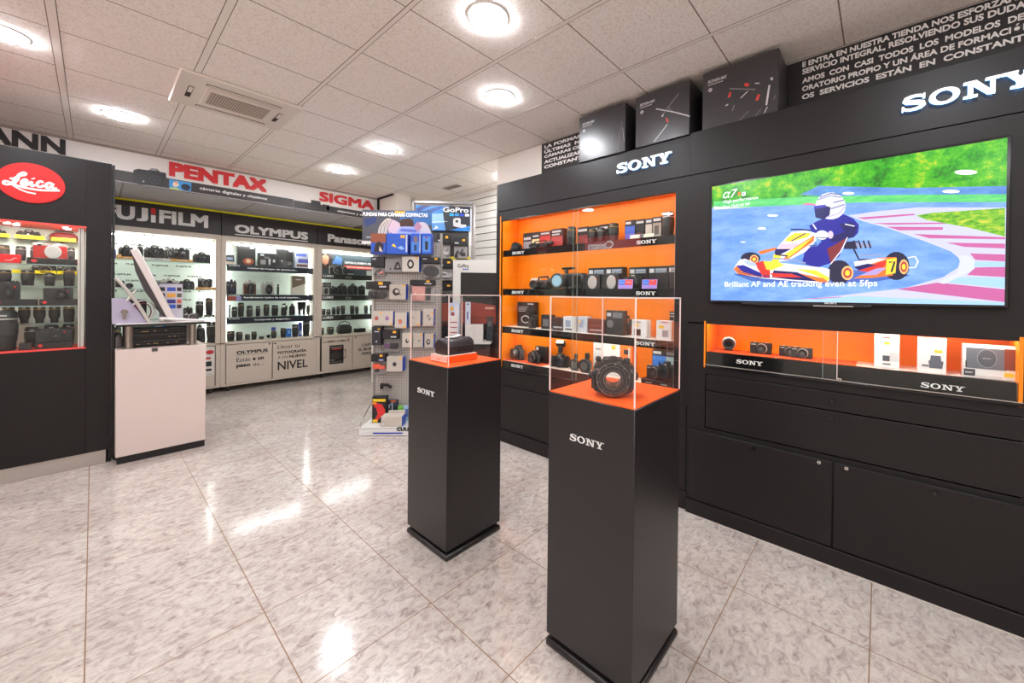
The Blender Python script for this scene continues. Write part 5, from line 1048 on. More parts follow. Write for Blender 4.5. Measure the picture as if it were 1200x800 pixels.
# rows of faint brand words on the first cabinet's back panel
FINK = mat((52, 58, 54), .6, name='grey_print')
b = MB()
for k, z in enumerate((2.06, 1.80, 1.66, 1.58, 1.44, 1.32, 1.02)):
    for j in range(5 if k == 2 else 6): b.text('FUJIFILM', -.2+j*.24+(.12 if k in (2,) else 0), z, .4145, FINK, w=.16, h=.028, bold=.035, th=.0004)
part('printed_words', b, FU[2])
b = MB()
for z in (1.70, 1.33, .98):
    for j in range(7): b.text('OLYMPUS', 1.3+j*.16, z, .4145, mat((176, 180, 178), .6), w=.07, h=.01, bold=.02, th=.0004)
part('printed_words', b, OL[2])
b = MB()
for z in (1.28,):
    for j in range(7): b.text('LUMIX', 2.6+j*.15, z, .4145, mat((176, 180, 178), .6), w=.07, h=.012, bold=.02, th=.0004)
part('printed_words', b, PA[2])
# captioned strips
NAVY = mat((26, 28, 44), .35, name='navy_strip'); BKS = mat((24, 22, 22), .35, name='black_strip')
def strip(parent, x0, x1, z, m, txt, tx, tw, small=None, logo=False, red=False, th_=.03):
    b = MB(); b.box((x0, .034, z-.098), (x1, .046, z-.006), m); s = part('shelf_strip', b, parent)
    b = MB(); b.text(txt, tx, z-.098+.033, .033, WLET, w=tw, h=th_, bold=.03, th=.0008)
    if small: b.text(small, x0+.02, z-.03, .033, WLET, w=.13, h=.016, bold=.026, th=.0008)
    if logo:
        for k in range(3): b.stroke([(x0+.43+.01*k+.04*cos(a_), z-.055+.02*sin(a_)) for a_ in (0, .8, 1.6, 2.4, 3.2, 4.0, 4.8, 5.6, 6.28)], .004, .0325, .034, mat((170, 165, 150), .5))
    if red: b.box((x0+.01, .0325, z-.09), (x0+.11, .034, z-.03), mat((150, 60, 44), .5)); b.box((x0+.11, .0325, z-.09), (x0+.17, .034, z-.03), mat((150, 140, 200), .5))
    part('lettering', b, s)
strip(OL[0], 1.26, 2.39, 1.868, NAVY, 'Calidad de imagen de excelencia...', 1.5, .66, 'OLYMPUS'); strip(OL[0], 1.26, 2.39, 1.423, NAVY, 'Rendimiento óptico de nivel superior...', 1.46, .74, 'OLYMPUS', red=True); strip(OL[0], 1.26, 2.39, 1.083, NAVY, 'Compactas y elegantes...', 1.59, .48, 'OLYMPUS')
for z in (1.79, 1.42, 1.07): strip(PA[0], 2.52, 3.65, z+.003, BKS, 'LUMIX', 2.545, .17, logo=True, th_=.042)
# lower doors
DO = CREAM
def cdoor(parent, x0, x1, kx=None):
    b = MB(); b.box((x0, -.002, .112), (x1, .016, .682), DO, .003); d = part('door', b, parent)
    if kx is not None: b = MB(); b.cyl((kx, -.002, .655), .011, -.006, 'y', LOCKD, 12); part('lock', b, d)
    return d
d0 = cdoor(FU[0], -.19, .52); d1 = cdoor(FU[0], .53, 1.125); d2 = cdoor(OL[0], 1.25, 1.81, 1.775); d3 = cdoor(OL[0], 1.82, 2.385, 1.85); d4 = cdoor(PA[0], 2.52, 3.02, None); d5 = cdoor(PA[0], 3.03, 3.66, 3.075)
b = MB(); b.box((.62, -.004, .27), (1.12, -.002, .675), mat((222, 216, 208), .5)); po = part('poster', b, d1); b = MB(); b.prism([(1.07+.045*cos(2*pi*j/20), .6+.03*sin(2*pi*j/20)) for j in range(20)], -.005, -.0035, mat((200, 40, 44), .5)); b.box((.96, -.005, .5), (1.08, -.0035, .53), mat((196, 50, 50), .5)); b.box((.96, -.005, .4), (1.09, -.0035, .47), mat((36, 44, 40), .5)); b.box((1.0, -.005, .335), (1.09, -.0035, .365), INK); b.box((.95, -.005, .335), (.98, -.0035, .365), INK); b.box((.95, -.005, .285), (1.1, -.0035, .288), INK); b.text('PRO', .955, .59, -.005, INK, w=.05, h=.02, th=.0008); part('print', b, po)
b = MB(); T_ = lambda s, x, z, w, h, bo=.0: b.text(s, x, z, -.0035, INK, w=w, h=h, bold=bo, th=.001)
T_('OLYMPUS', 1.37, .535, .385, .05, .07); b.stroke([(1.37, .52), (1.755, .52)], .004, -.0035, -.0025, INK); T_('Estás', 1.37, .42, .165, .06); T_('a un', 1.565, .425, .14, .04, .07); T_('paso', 1.37, .325, .165, .055, .07); T_('de...', 1.565, .335, .14, .05); part('lettering', b, d2)
b = MB(); T_('Llevar tu', 1.885, .565, .30, .06); T_('FOTOGRAFÍA', 1.885, .48, .40, .055, .07); T_('A UN', 1.885, .405, .13, .045); T_('NUEVO', 2.04, .405, .24, .045, .07); T_('NIVEL', 1.885, .225, .42, .135, .02); part('lettering', b, d3)
b = MB(); T_('LUMIX', 2.545, .6, .2, .028, .03); T_('LUMIX G', 2.76, .6, .21, .03, .03); b.box((2.94, -.0035, .625), (2.955, -.0025, .655), mat((200, 50, 50), .5)); part('lettering', b, d4)
b = MB(); b.box((2.64, -.006, .22), (2.87, -.002, .545), mat((30, 27, 27), .4)); p2 = part('poster', b, d4); b = MB(); b.box((2.655, -.0075, .5), (2.855, -.0055, .52), mat((120, 120, 118), .5)); b.box((2.68, -.0075, .47), (2.83, -.0055, .49), mat((190, 70, 70), .5)); b.box((2.66, -.0075, .24), (2.85, -.0055, .262), mat((90, 88, 86), .5)); b.box((2.655, -.0075, .28), (2.72, -.0055, .3), mat((120, 118, 116), .5)); b.prism([(2.66, .33), (2.66, .4), (2.74, .44), (2.82, .42), (2.84, .34), (2.78, .3)], -.0072, -.0055, mat((54, 50, 50), .5)); b.tube([(2.872, -.004, .3), (2.9, -.012, .31), (2.9, -.012, .45), (2.872, -.004, .46)], .007, INK); part('print', b, p2)
b = MB(); T_('CAPTURA', 3.19, .48, .34, .05, .02); T_('EL MOMENTO', 3.13, .40, .44, .05, .02); T_('PERFECTO', 3.19, .32, .36, .05, .02); part('lettering', b, d5)
# picture banner in the third cabinet
t = root('picture_banner', 'wide picture banner with a red stripe at the top of the hidden cabinet', 'banner', (0, 7.25+.3, 1.79)); b = MB(); b.box((2.6, 0, 0), (3.6, .012, .37), mat((46, 60, 66), .5, var=.3, vscale=6)); bd = part('board', b, t)
b = MB(); b.box((2.6, -.001, .08), (2.78, 0, .36), mat((56, 40, 34), .5)); b.prism([(2.62, .2), (2.62, .32), (2.68, .35), (2.73, .3), (2.72, .2), (2.67, .16)], -.0015, 0, mat((196, 140, 110), .5)); b.prism([(2.76, .05), (2.86, .05), (2.84, .14), (2.8, .17)], -.0015, 0, mat((220, 220, 216), .5)); b.prism([(2.78, .2), (2.86, .34), (2.96, .3), (2.94, .18)], -.0012, 0, mat((70, 110, 170), .5)); b.box((2.98, -.0015, .12), (3.6, -.0, .18), mat((214, 74, 58), .5)); b.text('CAPTURA EL MOMENTO PERFECTO', 3.0, .21, -.002, WLET, w=.6, h=.04, bold=.03, th=.0008); b.text('QUE NO QUIERAS PERDER', 3.03, .135, -.0025, WLET, w=.5, h=.026, bold=.03, th=.0008); b.box((3.4, -.0015, .01), (3.6, 0, .1), mat((170, 178, 170), .5)); part('print', b, bd)
# ---- names on the bulkhead
sg = root('brand_sign', 'red letters over a black band with a camera picture, on the white bulkhead', 'sign', (0, 6.195, 0)); BH = Frame((0, 6.195), 0)
PRED = mat((206, 40, 44), .5, name='red_vinyl')
b = MB(); x0 = -.2; b.box((x0, -.003, 2.632), (1.78, 0, 2.745), mat((58, 53, 52), .5, name='dark_vinyl_band')); bd = part('band', b, sg)
a = BH.at(198, 208); c = BH.at(313, 231); b = MB(); b.text('PENTAX', a[0], 2.775, -.0035, PRED, w=c[0]-a[0], h=.165, bold=.1, th=.003); part('lettering', b, sg)
a = BH.at(234, 225); c = BH.at(313, 238); b = MB(); b.text('cámaras digitales y objetivos', a[0], 2.665, -.0045, WLET, w=c[0]-a[0], h=.045, bold=.01, th=.001); part('caption', b, bd)
CM = mat((44, 42, 44), .5); b = MB(); P = lambda x, y: BH.at(120+x/5.715, 180+y/5.715)
b.prism([P(*p) for p in ((208, 110), (240, 102), (310, 112), (330, 98), (370, 103), (385, 122), (425, 130), (432, 210), (420, 222), (250, 205), (205, 190))], -.004, 0, CM)
for r, m in ((.062, (24, 23, 24)), (.05, (58, 56, 58)), (.034, (20, 20, 24)), (.02, (50, 50, 64))): q = P(352, 175); b.prism([(q[0]+r*cos(2*pi*j/24), q[1]+r*sin(2*pi*j/24)) for j in range(24)], -.0046-(.07-r)*.03, -.002, mat(m, .4))
b.prism([P(*p) for p in ((320, 104), (340, 100), (372, 106), (375, 116), (325, 112))], -.0045, 0, mat((150, 150, 152), .5)); q = P(275, 186); b.prism([(q[0]+.008*cos(2*pi*j/12), q[1]+.008*sin(2*pi*j/12)) for j in range(12)], -.0047, 0, mat((200, 200, 200), .4)); part('camera_picture', b, sg)
b = MB(); b.prism([P(*p) for p in ((447, 172), (595, 195), (594, 250), (447, 234))], -.005, 0, mat((60, 150, 214), .5)); b.prism([P(*p) for p in ((475, 190), (500, 184), (515, 215), (490, 225), (470, 215))], -.0055, 0, mat((240, 214, 190), .5)); b.prism([P(*p) for p in ((480, 188), (500, 190), (498, 205))], -.006, 0, mat((226, 130, 60), .5)); q = P(558, 224); b.prism([(q[0]+.04*cos(2*pi*j/20), q[1]+.035*sin(2*pi*j/20)) for j in range(20)], -.0056, 0, mat((40, 44, 66), .4)); b.prism([P(*p) for p in ((450, 225), (500, 230), (530, 245), (450, 236))], -.0057, 0, mat((190, 210, 120), .5)); part('compact_picture', b, sg, 'small blue picture')
sg = root('brand_sign', 'smaller red letters over a black band, on the bulkhead near the pillar', 'sign', (0, 6.195, 0)); b = MB(); b.box((1.785, -.003, 2.632), (2.96, 0, 2.735), mat((58, 53, 52), .5, name='dark_vinyl_band')); bd = part('band', b, sg)
a = BH.at(374, 240); b = MB(); b.text('SIGMA', a[0], 2.785, -.0035, PRED, w=2.9-a[0], h=.14, bold=.08, th=.003); part('lettering', b, sg); b = MB(); b.text('objetivos y cámaras', 2.35, 2.66, -.0045, WLET, w=.55, h=.04, bold=.01, th=.001); part('caption', b, bd)
b = MB(); b.box((2.0, -.004, 2.69), (2.12, 0, 2.78), CM); b.box((2.15, -.004, 2.67), (2.24, 0, 2.745), CM); b.box((2.2, -.004, 2.66), (2.3, 0, 2.725), CM); part('lens_picture', b, sg)
sg = root('brand_sign', 'black letters on the white bulkhead above the black cabinet', 'sign', (0, 6.195, 0)); a = BH.at(77, 176); b = MB(); b.text('MANN', a[0]-.62, 2.80, -.0035, INK, w=.62, h=.155, bold=.075, th=.003); part('lettering', b, sg)
sg = root('corner_bracket', 'black bracket where the bulkhead meets the pillar', 'bracket', (2.955, 6.15, CEIL)); b = MB(); b.box((-.012, 0, -.2), (.012, .03, 0), GAP); b.box((-.012, -.45, -.02), (.012, .03, 0), GAP); part('body', b, sg)
# ================================================================== goods in the white cabinets
BW.lim = (.06, .4)
def tile(lb, px, zb, ly, col, txt=None, h=.035):
    l0 = BW.at(px[0], 300, ly)[0]; l1 = BW.at(px[1], 300, ly)[0]; w = l1-l0; t = root('display_block', lb, 'display block', BW.w((l0+l1)/2, ly, zb), 0, 'display blocks'); b = MB(); b.box((-w/2, -.06, 0), (w/2, .06, h), mat(col, .5), .002); bd = part('body', b, t)
    b = MB(); b.text(txt or 'FUJIFILM', -w*.25, h*.3, -.0605, INK if col[2] > 150 else WLET, w=w*.5, h=h*.4, bold=.02, th=.0006); part('lettering', b, bd)
    return zb+h
ORT = (226, 160, 70)
Z1_, Z2_, Z3_, Z4_ = 1.865, 1.485, 1.09, .72
goods(('mirrorless', 'blue'), 'mirrorless_camera', 'dark blue camera at the black cabinet edge, top shelf', 'camera', BW, (127, 136), Z1_, .2, top=291)
tile('tiny orange block near the black cabinet edge', (136.5, 142), Z1_, .12, ORT, h=.05)
z = tile('orange display block behind the monitor top', (140, 158), Z1_, .2, ORT); goods(('slr',), 'slr_camera', 'black camera with a round lens beside the monitor top', 'camera', BW, (139, 157), z, .2, top=287)
goods(('slr',), 'slr_camera', 'black camera partly hidden by the monitor top', 'camera', BW, (160, 168), Z1_+.0, .2, top=285)
z = tile('white display block on the top shelf', (168, 198), Z1_, .2, (232, 230, 226)); goods(('slr',), 'slr_camera', 'large black camera with bare mount on the white block', 'camera', BW, (169, 193), z, .22, top=287)
z = tile('long orange display block on the top shelf', (200, 225), Z1_, .19, ORT); goods(('mirrorless',), 'mirrorless_camera', 'black camera with silver-ringed lens on the long orange block', 'camera', BW, (203, 222), z, .21, top=290); goods(('compact',), 'compact_camera', 'flat black camera between the white and orange blocks', 'camera', BW, (193, 204), Z1_+.035, .3, top=289)
goods(('slr',), 'slr_camera', 'black retro camera alone by the cabinet post, top shelf', 'camera', BW, (226, 247), Z1_, .2, top=295)
goods(('mirrorless',), 'mirrorless_camera', 'dark camera above the white cable frame, second shelf', 'camera', BW, (135, 146), Z2_+.015, .2, top=328); goods('round_lens', 'camera_lens', 'round lens facing out on the second shelf behind the monitor', 'lens', BW, (147, 157), Z2_, .2)
goods(('mirrorless', 'silver'), 'mirrorless_camera', 'silver-topped camera just above the price board', 'camera', BW, (189, 206), Z2_, .2, top=326); goods(('compact',), 'compact_camera', 'dark camera left of the silver-topped one, second shelf', 'camera', BW, (179, 190), Z2_, .2, top=330)
goods(('slr',), 'slr_camera', 'black camera beside the price board, second shelf', 'camera', BW, (210, 228), Z2_, .2, top=327)
z = tile('orange display block near the cabinet post, second shelf', (230, 252.5), Z2_, .2, ORT); goods(('compact',), 'compact_camera', 'boxy black camera on the second-shelf orange block', 'camera', BW, (232, 249), z, .2, top=326)
goods(('mirrorless',), 'mirrorless_camera', 'black camera low behind the monitor foot, third shelf', 'camera', BW, (215, 226), Z3_, .2, top=359)
goods(('lens', 't'), 'camera_lens', 'tall double-barrelled lens on the third shelf', 'lens', BW, (229.5, 239), Z3_, .2, top=353); goods(('lens', 'c'), 'camera_lens', 'fat lens with hood raised on the third shelf by the post', 'lens', BW, (241, 250), Z3_+.03, .24, top=349)
tile('small black stand under the hooded lens', (240, 251), Z3_, .24, (46, 44, 44), h=.03)
goods(('slr',), 'slr_camera', 'black camera behind the counter post, lowest shelf', 'camera', BW, (228, 241), Z4_+.002, .2, top=380); goods(('lens', 't'), 'camera_lens', 'biggest dark lens standing by the post, lowest shelf', 'lens', BW, (242, 253.5), Z4_+.002, .14, top=377)
goods(('lens', 'c'), 'camera_lens', 'grey-lit lens just beside the black cabinet edge, lowest shelf', 'lens', BW, (133, 143), Z4_+.002, .2, top=383)
# middle cabinet
z = 1.865
t = root('brochure_stand', 'slanted picture brochure at the post, top shelf of the middle cabinet', 'brochure', BW.w(1.33, .25, z), 0); b = MB(); R = Matrix.Translation((0, 0, .003)) @ Matrix.Rotation(radians(-18), 4, 'X'); b.box((-.06, 0, 0), (.06, .006, .16), mat((66, 72, 84), .4), xf=R); bd = part('card', b, t); b = MB(); b.box((-.03, -.001, .08), (.04, .0, .12), mat((150, 170, 200), .5), xf=R); b.box((-.06, -.0012, 0), (.06, 0, .05), mat((214, 200, 186), .5), xf=R); part('print', b, bd)
def mcarton(lb, px, zb, ty, col, art, d=.08, ly=.22, **k): return carton('camera_carton', lb, BW, px, zb, ly, d, col, art, group='cartons in the white cabinets', py=(ty, 308), **k)
mcarton('tall black carton with an orange camera picture, top of the middle cabinet', (278, 299.5), z, 286.5, (44, 42, 40), (('e',.6,.2,.3,.16,(176,84,54)),('e',.6,.22,.14,.1,(230,190,160)),(.7,.82,.92,.9,LG),(0,.5,1,.52,(60,58,56))))
mcarton('low black carton with small silver pictures, top of the middle cabinet', (303, 324), z, 297, (46, 42, 42), ((.1,.8,.3,.92,LG),(.3,.6,.6,.75,GY),(.1,.15,.4,.5,(150,148,148)),(.55,.15,.66,.6,LG),(.8,.35,.92,.55,LG)))
mcarton('tall black carton with a dark camera picture, top of the middle cabinet', (325.5, 344), z, 291, (36, 34, 34), (('e',.5,.2,.3,.15,(70,70,72)),('e',.75,.22,.14,.1,GY),(.7,.84,.92,.92,LG),(.2,.3,.3,.36,LG)))
mcarton('white carton with blue print, top of the middle cabinet', (346, 362), z, 296, (214, 218, 236), ((.05,.75,.8,.95,(90,110,200)),(.2,.35,.95,.6,(96,100,190)),(.1,.1,.9,.25,(120,70,60))))
z = 1.42
goods(('mirrorless',), 'mirrorless_camera', 'black camera at the post, second shelf of the middle cabinet', 'camera', BW, (265, 277), z, .2, top=327); goods(('mirrorless', 'brown'), 'mirrorless_camera', 'brown and silver camera, second shelf of the middle cabinet', 'camera', BW, (285, 300), z, .2, top=328); goods(('mirrorless', 'silver'), 'mirrorless_camera', 'silver camera, second shelf of the middle cabinet', 'camera', BW, (306, 321), z, .2, top=330)
goods(('lens', 'b'), 'camera_lens', 'very small dark lens beside the silver camera', 'lens', BW, (324.5, 327.5), z, .2, top=333)
mcarton('brown-topped white box leaning at the end of the second shelf', (342.5, 358), z, 323.5, (206, 196, 184), (('p',((0,1),(1,1),(1,.6),(0,.35)),(112,92,76)),(.25,.78,.7,.84,LG)))
z = 1.08
LK = 'lens', 'b'
for k, px, ty, lb in (('b', (268.5, 270.5), 357, 'dark lens cut by the post, third shelf of the middle cabinet'), ('d', (271.5, 278.5), 359.5, 'flat dark lens, third shelf of the middle cabinet'), ('c', (278.5, 286.5), 354.5, 'tall dark lens beside the flat one, third shelf'), ('d', (289, 296.5), 358, 'pale silver lens, third shelf of the middle cabinet'),
                      ('b', (300, 305.5), 358.5, 'small bluish lens, third shelf of the middle cabinet'), ('c', (309, 316), 356.5, 'dark lens between the bluish one and the hooded one'), ('b', (318.5, 326.5), 357.5, 'dark hooded lens before the gear, third shelf')): goods(('lens', k), 'camera_lens', lb, 'lens', BW, px, z, .2, top=ty, group='lenses in the middle white cabinet')
goods('camcorder', 'camera_gear', 'dark upright gear beside the binoculars, third shelf', 'camera accessory', BW, (330, 337), z, .2, top=356); goods(('slr',), 'slr_camera', 'dark camera standing between gear and binoculars, third shelf', 'camera', BW, (339.5, 346), z, .2, top=355.5)
goods('binoculars', 'binoculars', 'pair of binoculars under a ring light, third shelf', 'binoculars', BW, (349, 359), z, .26, top=354); goods(('lens', 'a'), 'camera_lens', 'lens with a pale ring at the end of the third shelf', 'lens', BW, (359.5, 363.5), z, .12, top=357)
t = root('ring_bracket', 'thin beige ring bracket above the binoculars', 'bracket', BW.w(BW.at(356, 355, .3)[0], .32, z), 0); b = MB(); b.tube([(.05*cos(pi*k/8), 0, .13+.035*sin(pi*k/8)) for k in range(9)], .004, mat((190, 170, 150), .4)); b.tube([(-.05, 0, .13), (-.05, 0, 0)], .004, mat((190, 170, 150), .4)); b.tube([(.05, 0, .13), (.05, 0, 0)], .004, mat((190, 170, 150), .4)); part('tube', b, t)
z = .722
for k, px, ty, lb in (('c', (266, 275.5), 388, 'wide black lens at the post, lowest shelf of the middle cabinet'), ('c', (276.5, 285), 389, 'second black lens, lowest shelf of the middle cabinet'), ('b', (287.5, 293.5), 391.5, 'short black lens, lowest shelf of the middle cabinet'), ('c', (295, 301.5), 388.5, 'fourth black lens, brown-lit, lowest shelf of the middle cabinet'), ('d', (304, 310), 394, 'very flat lens, lowest shelf of the middle cabinet'),
                      ('c', (318, 324.5), 388, 'black lens with silver bands under a blue tag'), ('c', (329, 336), 384.5, 'black lens beside the blue box, lowest shelf'), ('t', (342.5, 350.5), 380, 'tall black lens after the blue box, lowest shelf'), ('t', (355, 363.5), 375, 'tallest black lens at the end of the lowest shelf')): goods(('lens', k), 'camera_lens', lb, 'lens', BW, px, z, .18, top=ty, group='lenses in the middle white cabinet')
goods('round_lens', 'camera_lens', 'round black cap lens leaning on the banded lens', 'lens', BW, (312.5, 317.5), z, .24)
mcarton('bright blue small box on the lowest shelf', (336.5, 342), z, 385, (40, 110, 210), ((.2,.4,.8,.8,(120,180,240)),), d=.05)
mcarton('narrow blue and white box between two tall lenses', (351.3, 354.5), z, 378, (60, 80, 190), ((.2,.1,.8,.4,WT),), d=.05)
t = root('price_tag', 'small blue tag standing behind the banded lens', 'tag', BW.w(BW.at(320.5, 386, .3)[0], .3, z), 0); b = MB(); b.box((-.03, 0, 0), (.03, .004, .17), mat((220, 224, 230), .5)); b.box((-.03, -.001, .11), (.03, 0, .165), mat((90, 100, 200), .5)); part('card', b, t)
# hidden cabinet on the gondola side
z = 1.79
t = root('camera_carton', 'flat dark carton in front of the picture banner', 'box', BW.w(BW.at(411, 312, .2)[0], .2, z), 0); b = MB(); b.box((-.07, 0, 0), (.07, .06, .09), mat(K, .4), .002); part('body', b, t); b = MB(); b.box((-.05, -.001, .01), (.05, .0, .025), mat(LG, .5)); part('print', b, t)
for px, ty, lb in (((386, 399), 311, 'low dark camera near the banner portrait, top shelf of the third cabinet'), ((399, 406), 312, 'small dark camera beside the flat carton, top shelf of the third cabinet')): goods(('compact',), 'compact_camera', lb, 'camera', BW, px, z, .12, top=ty)
z = 1.42
goods(('compact', 'silver'), 'compact_camera', 'white camera with a dark lens at the post, second shelf of the third cabinet', 'camera', BW, (376.5, 386), z, .18, top=336); carton('camera_carton', 'dark flat carton behind the white camera, third cabinet', BW, (378.5, 388), z, .32, .06, (70, 62, 56), ((.1,.7,.9,.9,GY),), py=(331, 341))
for kk, px, ty, lb in (('mirrorless', (385, 395), 335, 'small dark camera beside the white one, third cabinet'), ('slr', (395, 407), 332, 'first large dark camera, second shelf of the third cabinet'), ('slr', (408, 419), 332, 'second large dark camera, second shelf of the third cabinet'), ('mirrorless', (420, 428), 334, 'dark camera just before the hanging packs, third cabinet')): goods((kk,), 'slr_camera' if kk == 'slr' else 'mirrorless_camera', lb, 'camera', BW, px, z, .2, top=ty)
z = 1.07
for k, px, ty, lb in (('b', (377, 382), 362, 'low dark lens at the post, third shelf of the third cabinet'), ('d', (382.5, 388), 362.5, 'flat dark lens, third shelf of the third cabinet'), ('b', (389, 394), 360, 'dark lens before a close trio, third cabinet'), ('c', (394.5, 399), 359, 'dark lens first of a close pair, third cabinet'), ('c', (399.5, 405), 358, 'tallest dark lens of a close pair, third cabinet'),
                      ('c', (410.5, 416), 358, 'dark lens first past the gap, third cabinet'), ('c', (416.5, 421), 359, 'dark lens second past the gap, third cabinet'), ('c', (427, 431.5), 358, 'dark lens near the hanging packs, third cabinet'), ('c', (434, 438), 357, 'dark lens just showing between the hanging packs')): goods(('lens', k), 'camera_lens', lb, 'lens', BW, px, z, .2, top=ty, group='lenses in the third white cabinet')
z = .722
goods(('lens', 't'), 'camera_lens', 'dark lens at the post on the floor of the third cabinet', 'lens', BW, (377, 380.5), z, .2, top=384); goods(('lens', 'c'), 'camera_lens', 'pair lens beside the shoulder bag in the third cabinet', 'lens', BW, (383, 392), z, .2, top=383)
t = root('shoulder_bag', 'black shoulder bag on the floor of the third cabinet', 'bag', BW.w(BW.at(404, 385, .2)[0], .22, z), 0); b = MB(); blob(b, .24, .16, .16, mat((32, 30, 30), .6, name='black_nylon')); part('body', b, t); b = MB(); b.tube([(-.11, 0, .1), (-.08, 0, .19), (0, 0, .215), (.08, 0, .19), (.11, 0, .1)], .008, RUBBER); part('strap', b, t); b = MB(); b.box((-.075, -.09, .03), (.075, -.07, .1), mat((40, 37, 37), .6), .008); part('front_pocket', b, t)
t = root('display_sign', 'white signature sign over dark boxes in the third cabinet', 'sign', BW.w(BW.at(423, 385, .2)[0], .2, z), 0); b = MB(); b.box((-.09, 0, 0), (.09, .1, .07), BLACK2, .003); part('block', b, t); b = MB(); b.stroke([(-.06, .09), (-.045, .14), (-.035, .085), (-.02, .13), (0, .1), (.03, .115), (.075, .11)], .014, -.002, .004, PAPER); b.box((-.06, -.002, .068), (-.05, .004, .1), PAPER); part('script', b, t)

# ================================================================== white counter with its monitor
CT = Frame((0, 4.86), 0)
WHC = mat((218, 200, 192), .45, var=.02, vscale=2, name='pinkish_white_laminate')
t = root('service_counter', 'white counter block with a black toe kick beside the black cabinet', 'counter', (.405, 4.86, 0)); b = MB(); b.box((-.285, 0, .062), (.285, .6, .965), WHC, .004); part('body', b, t); b = MB(); b.box((-.275, .012, 0), (.28, .59, .064), BLACK2); part('toe_kick', b, t, 'black toe kick')
b = MB(); a = CT.at(181.5, 409, 0); b.box((a[0]-.405-.02, -.004, a[1]-.02), (a[0]-.405+.018, .002, a[1]+.012), mat((120, 114, 110), .3, .5), .001); b.box((a[0]-.405-.014, -.005, a[1]-.014), (a[0]-.405-.002, -.003, a[1]+.006), GREYP); b.box((a[0]-.405+.0, -.005, a[1]-.014), (a[0]-.405+.012, -.003, a[1]+.006), GREYP); part('lock_plate', b, t, 'grey lock plate')
t = root('raised_top', 'black shelf raised on steel posts over the white counter', 'shelf', (.405, 4.86, .965)); b = MB(); b.box((-.282, -.03, .195), (.315, .48, .215), BLACK2, .003); b.box((-.282, -.032, .213), (.315, .48, .2165), mat((226, 222, 220), .3)); part('board', b, t)
for px in (151, 226):
    x = CT.at(px, 390, .05)[0]-.405
    for y in (.05, .4): b = MB(); b.lathe([(.032, 0), (.032, .006), (.026, .008), (.026, .195)], (x, y, 0), 'z', STEEL, 22); b.box((x-.04, y-.04, -.0), (x+.04, y+.04, .004), STEEL); part('post', b, t)
def ctthing(n, lb, cat, px, zb, ly, rz=0): return root(n, lb, cat, CT.w(CT.at(px, 380, ly)[0], ly, zb), rz)
t = ctthing('receiver', 'black slatted electronic box on the counter, between the steel posts', 'electronics', 188, .97, .105)
for k in range(3):
    pass
b = MB(); b.box((-.19, 0, 0), (.175, .245, .165), PLASTIC, .004)
for k in range(3): b.box((-.185, -.006, .006+k*.055), (.17, .002, .05+k*.055), SHINY, .003); b.box((-.18, -.008, .045+k*.055), (.165, -.004, .05+k*.055), GREYP)
bd = part('body', b, t); b = MB()
random.seed(3)
for k in range(22): x = -.16+random.random()*.3; z = .02+.055*random.randrange(3); b.box((x, -.0085, z), (x+.012, -.0055, z+.006), mat((196, 160, 110), .4))
part('buttons', b, bd)
t = ctthing('cable_box', 'small bright blue box on top of the receiver', 'box', 187, 1.1345, .12); b = MB(); b.box((-.04, 0, 0), (.04, .06, .022), mat((60, 150, 220), .4), .002); part('body', b, t); b = MB(); b.box((-.03, -.001, .006), (.02, 0, .014), WLET); part('print', b, t)
t = ctthing('paper_pile', 'dark folded cloth and papers beside the post on the counter', 'papers', 138.5, .966, .25)
b = MB(); blob(b, .05, .2, .12, mat((90, 84, 82), .7, var=.3, vscale=25)); part('heap', b, t); 
# monitor: seen from its edge, leaning back
TB = 1.1825
t = ctthing('monitor', 'silver flat monitor seen from its edge, tilted back on the raised shelf', 'monitor', 203, TB, .232, radians(86)); MS = mat((214, 204, 200), .35, .2, name='silver_plastic'); b = MB()
R = Matrix.Translation((0, .0, .03)) @ Matrix.Rotation(radians(-21), 4, 'X')
b.box((-.19, -.012, 0), (.19, .04, .66), MS, .006, xf=R); s = part('housing', b, t)
b = MB(); b.prism([(.038, .02), (.06, .1), (.085, .3), (.075, .48), (.038, .64)], -.175, .175, mat((58, 52, 52), .5), 'yz', xf=R); part('rear_shell', b, s, 'dark rear shell')
b = MB(); b.box((-.175, -.0135, .03), (.175, -.0115, .645), mat((34, 32, 36), .15), xf=R); part('screen', b, s, 'dark screen')
b = MB(); b.lathe([(.1, 0), (.105, .006), (.08, .016), (.03, .024)], (0, .0, 0), 'z', MS, 28); b.tube([(0, .0, .025), (0, .06, .07), (0, .12, .16)], .018, mat((70, 66, 66), .4)); part('stand', b, t)
t = ctthing('keyboard', 'thin white keyboard half off the raised shelf', 'keyboard', 213, TB, -.012, 0); b = MB(); b.box((-.15, -.04, 0), (.15, .035, .014), mat((222, 216, 212), .4), .003, xf=Matrix.Rotation(radians(6), 4, 'Y') @ Matrix.Translation((0, 0, .016))); bd = part('body', b, t); b = MB()
for i in range(4):
    for j in range(13): b.box((-.14+j*.0215, -.036+i*.017, .03), (-.122+j*.0215, -.022+i*.017, .034), mat((236, 232, 228), .4), xf=Matrix.Rotation(radians(6), 4, 'Y'))
part('keys', b, bd)
t = ctthing('price_board', 'upright card with rows of small pictures behind the monitor', 'sign', 199, TB, .455, 0); b = MB(); b.box((-.075, 0, 0), (.09, .006, .36), mat((196, 188, 198), .5)); b.box((-.08, -.002, .352), (.095, .008, .362), GREYP); bd = part('card', b, t); b = MB()
for i, z in enumerate((.28, .22, .16, .11)):
    for j, (x, w, c) in enumerate(((-.07, .035, K), (-.02, .06, ((60, 80, 170), (226, 160, 60), (50, 50, 130), (50, 90, 190))[i]), (.05, .032, ((50, 40, 46), (90, 80, 50), (190, 90, 60), (60, 44, 44))[i]))): b.box((x, -.0012, z), (x+w, 0, z+.038), mat(c, .5))
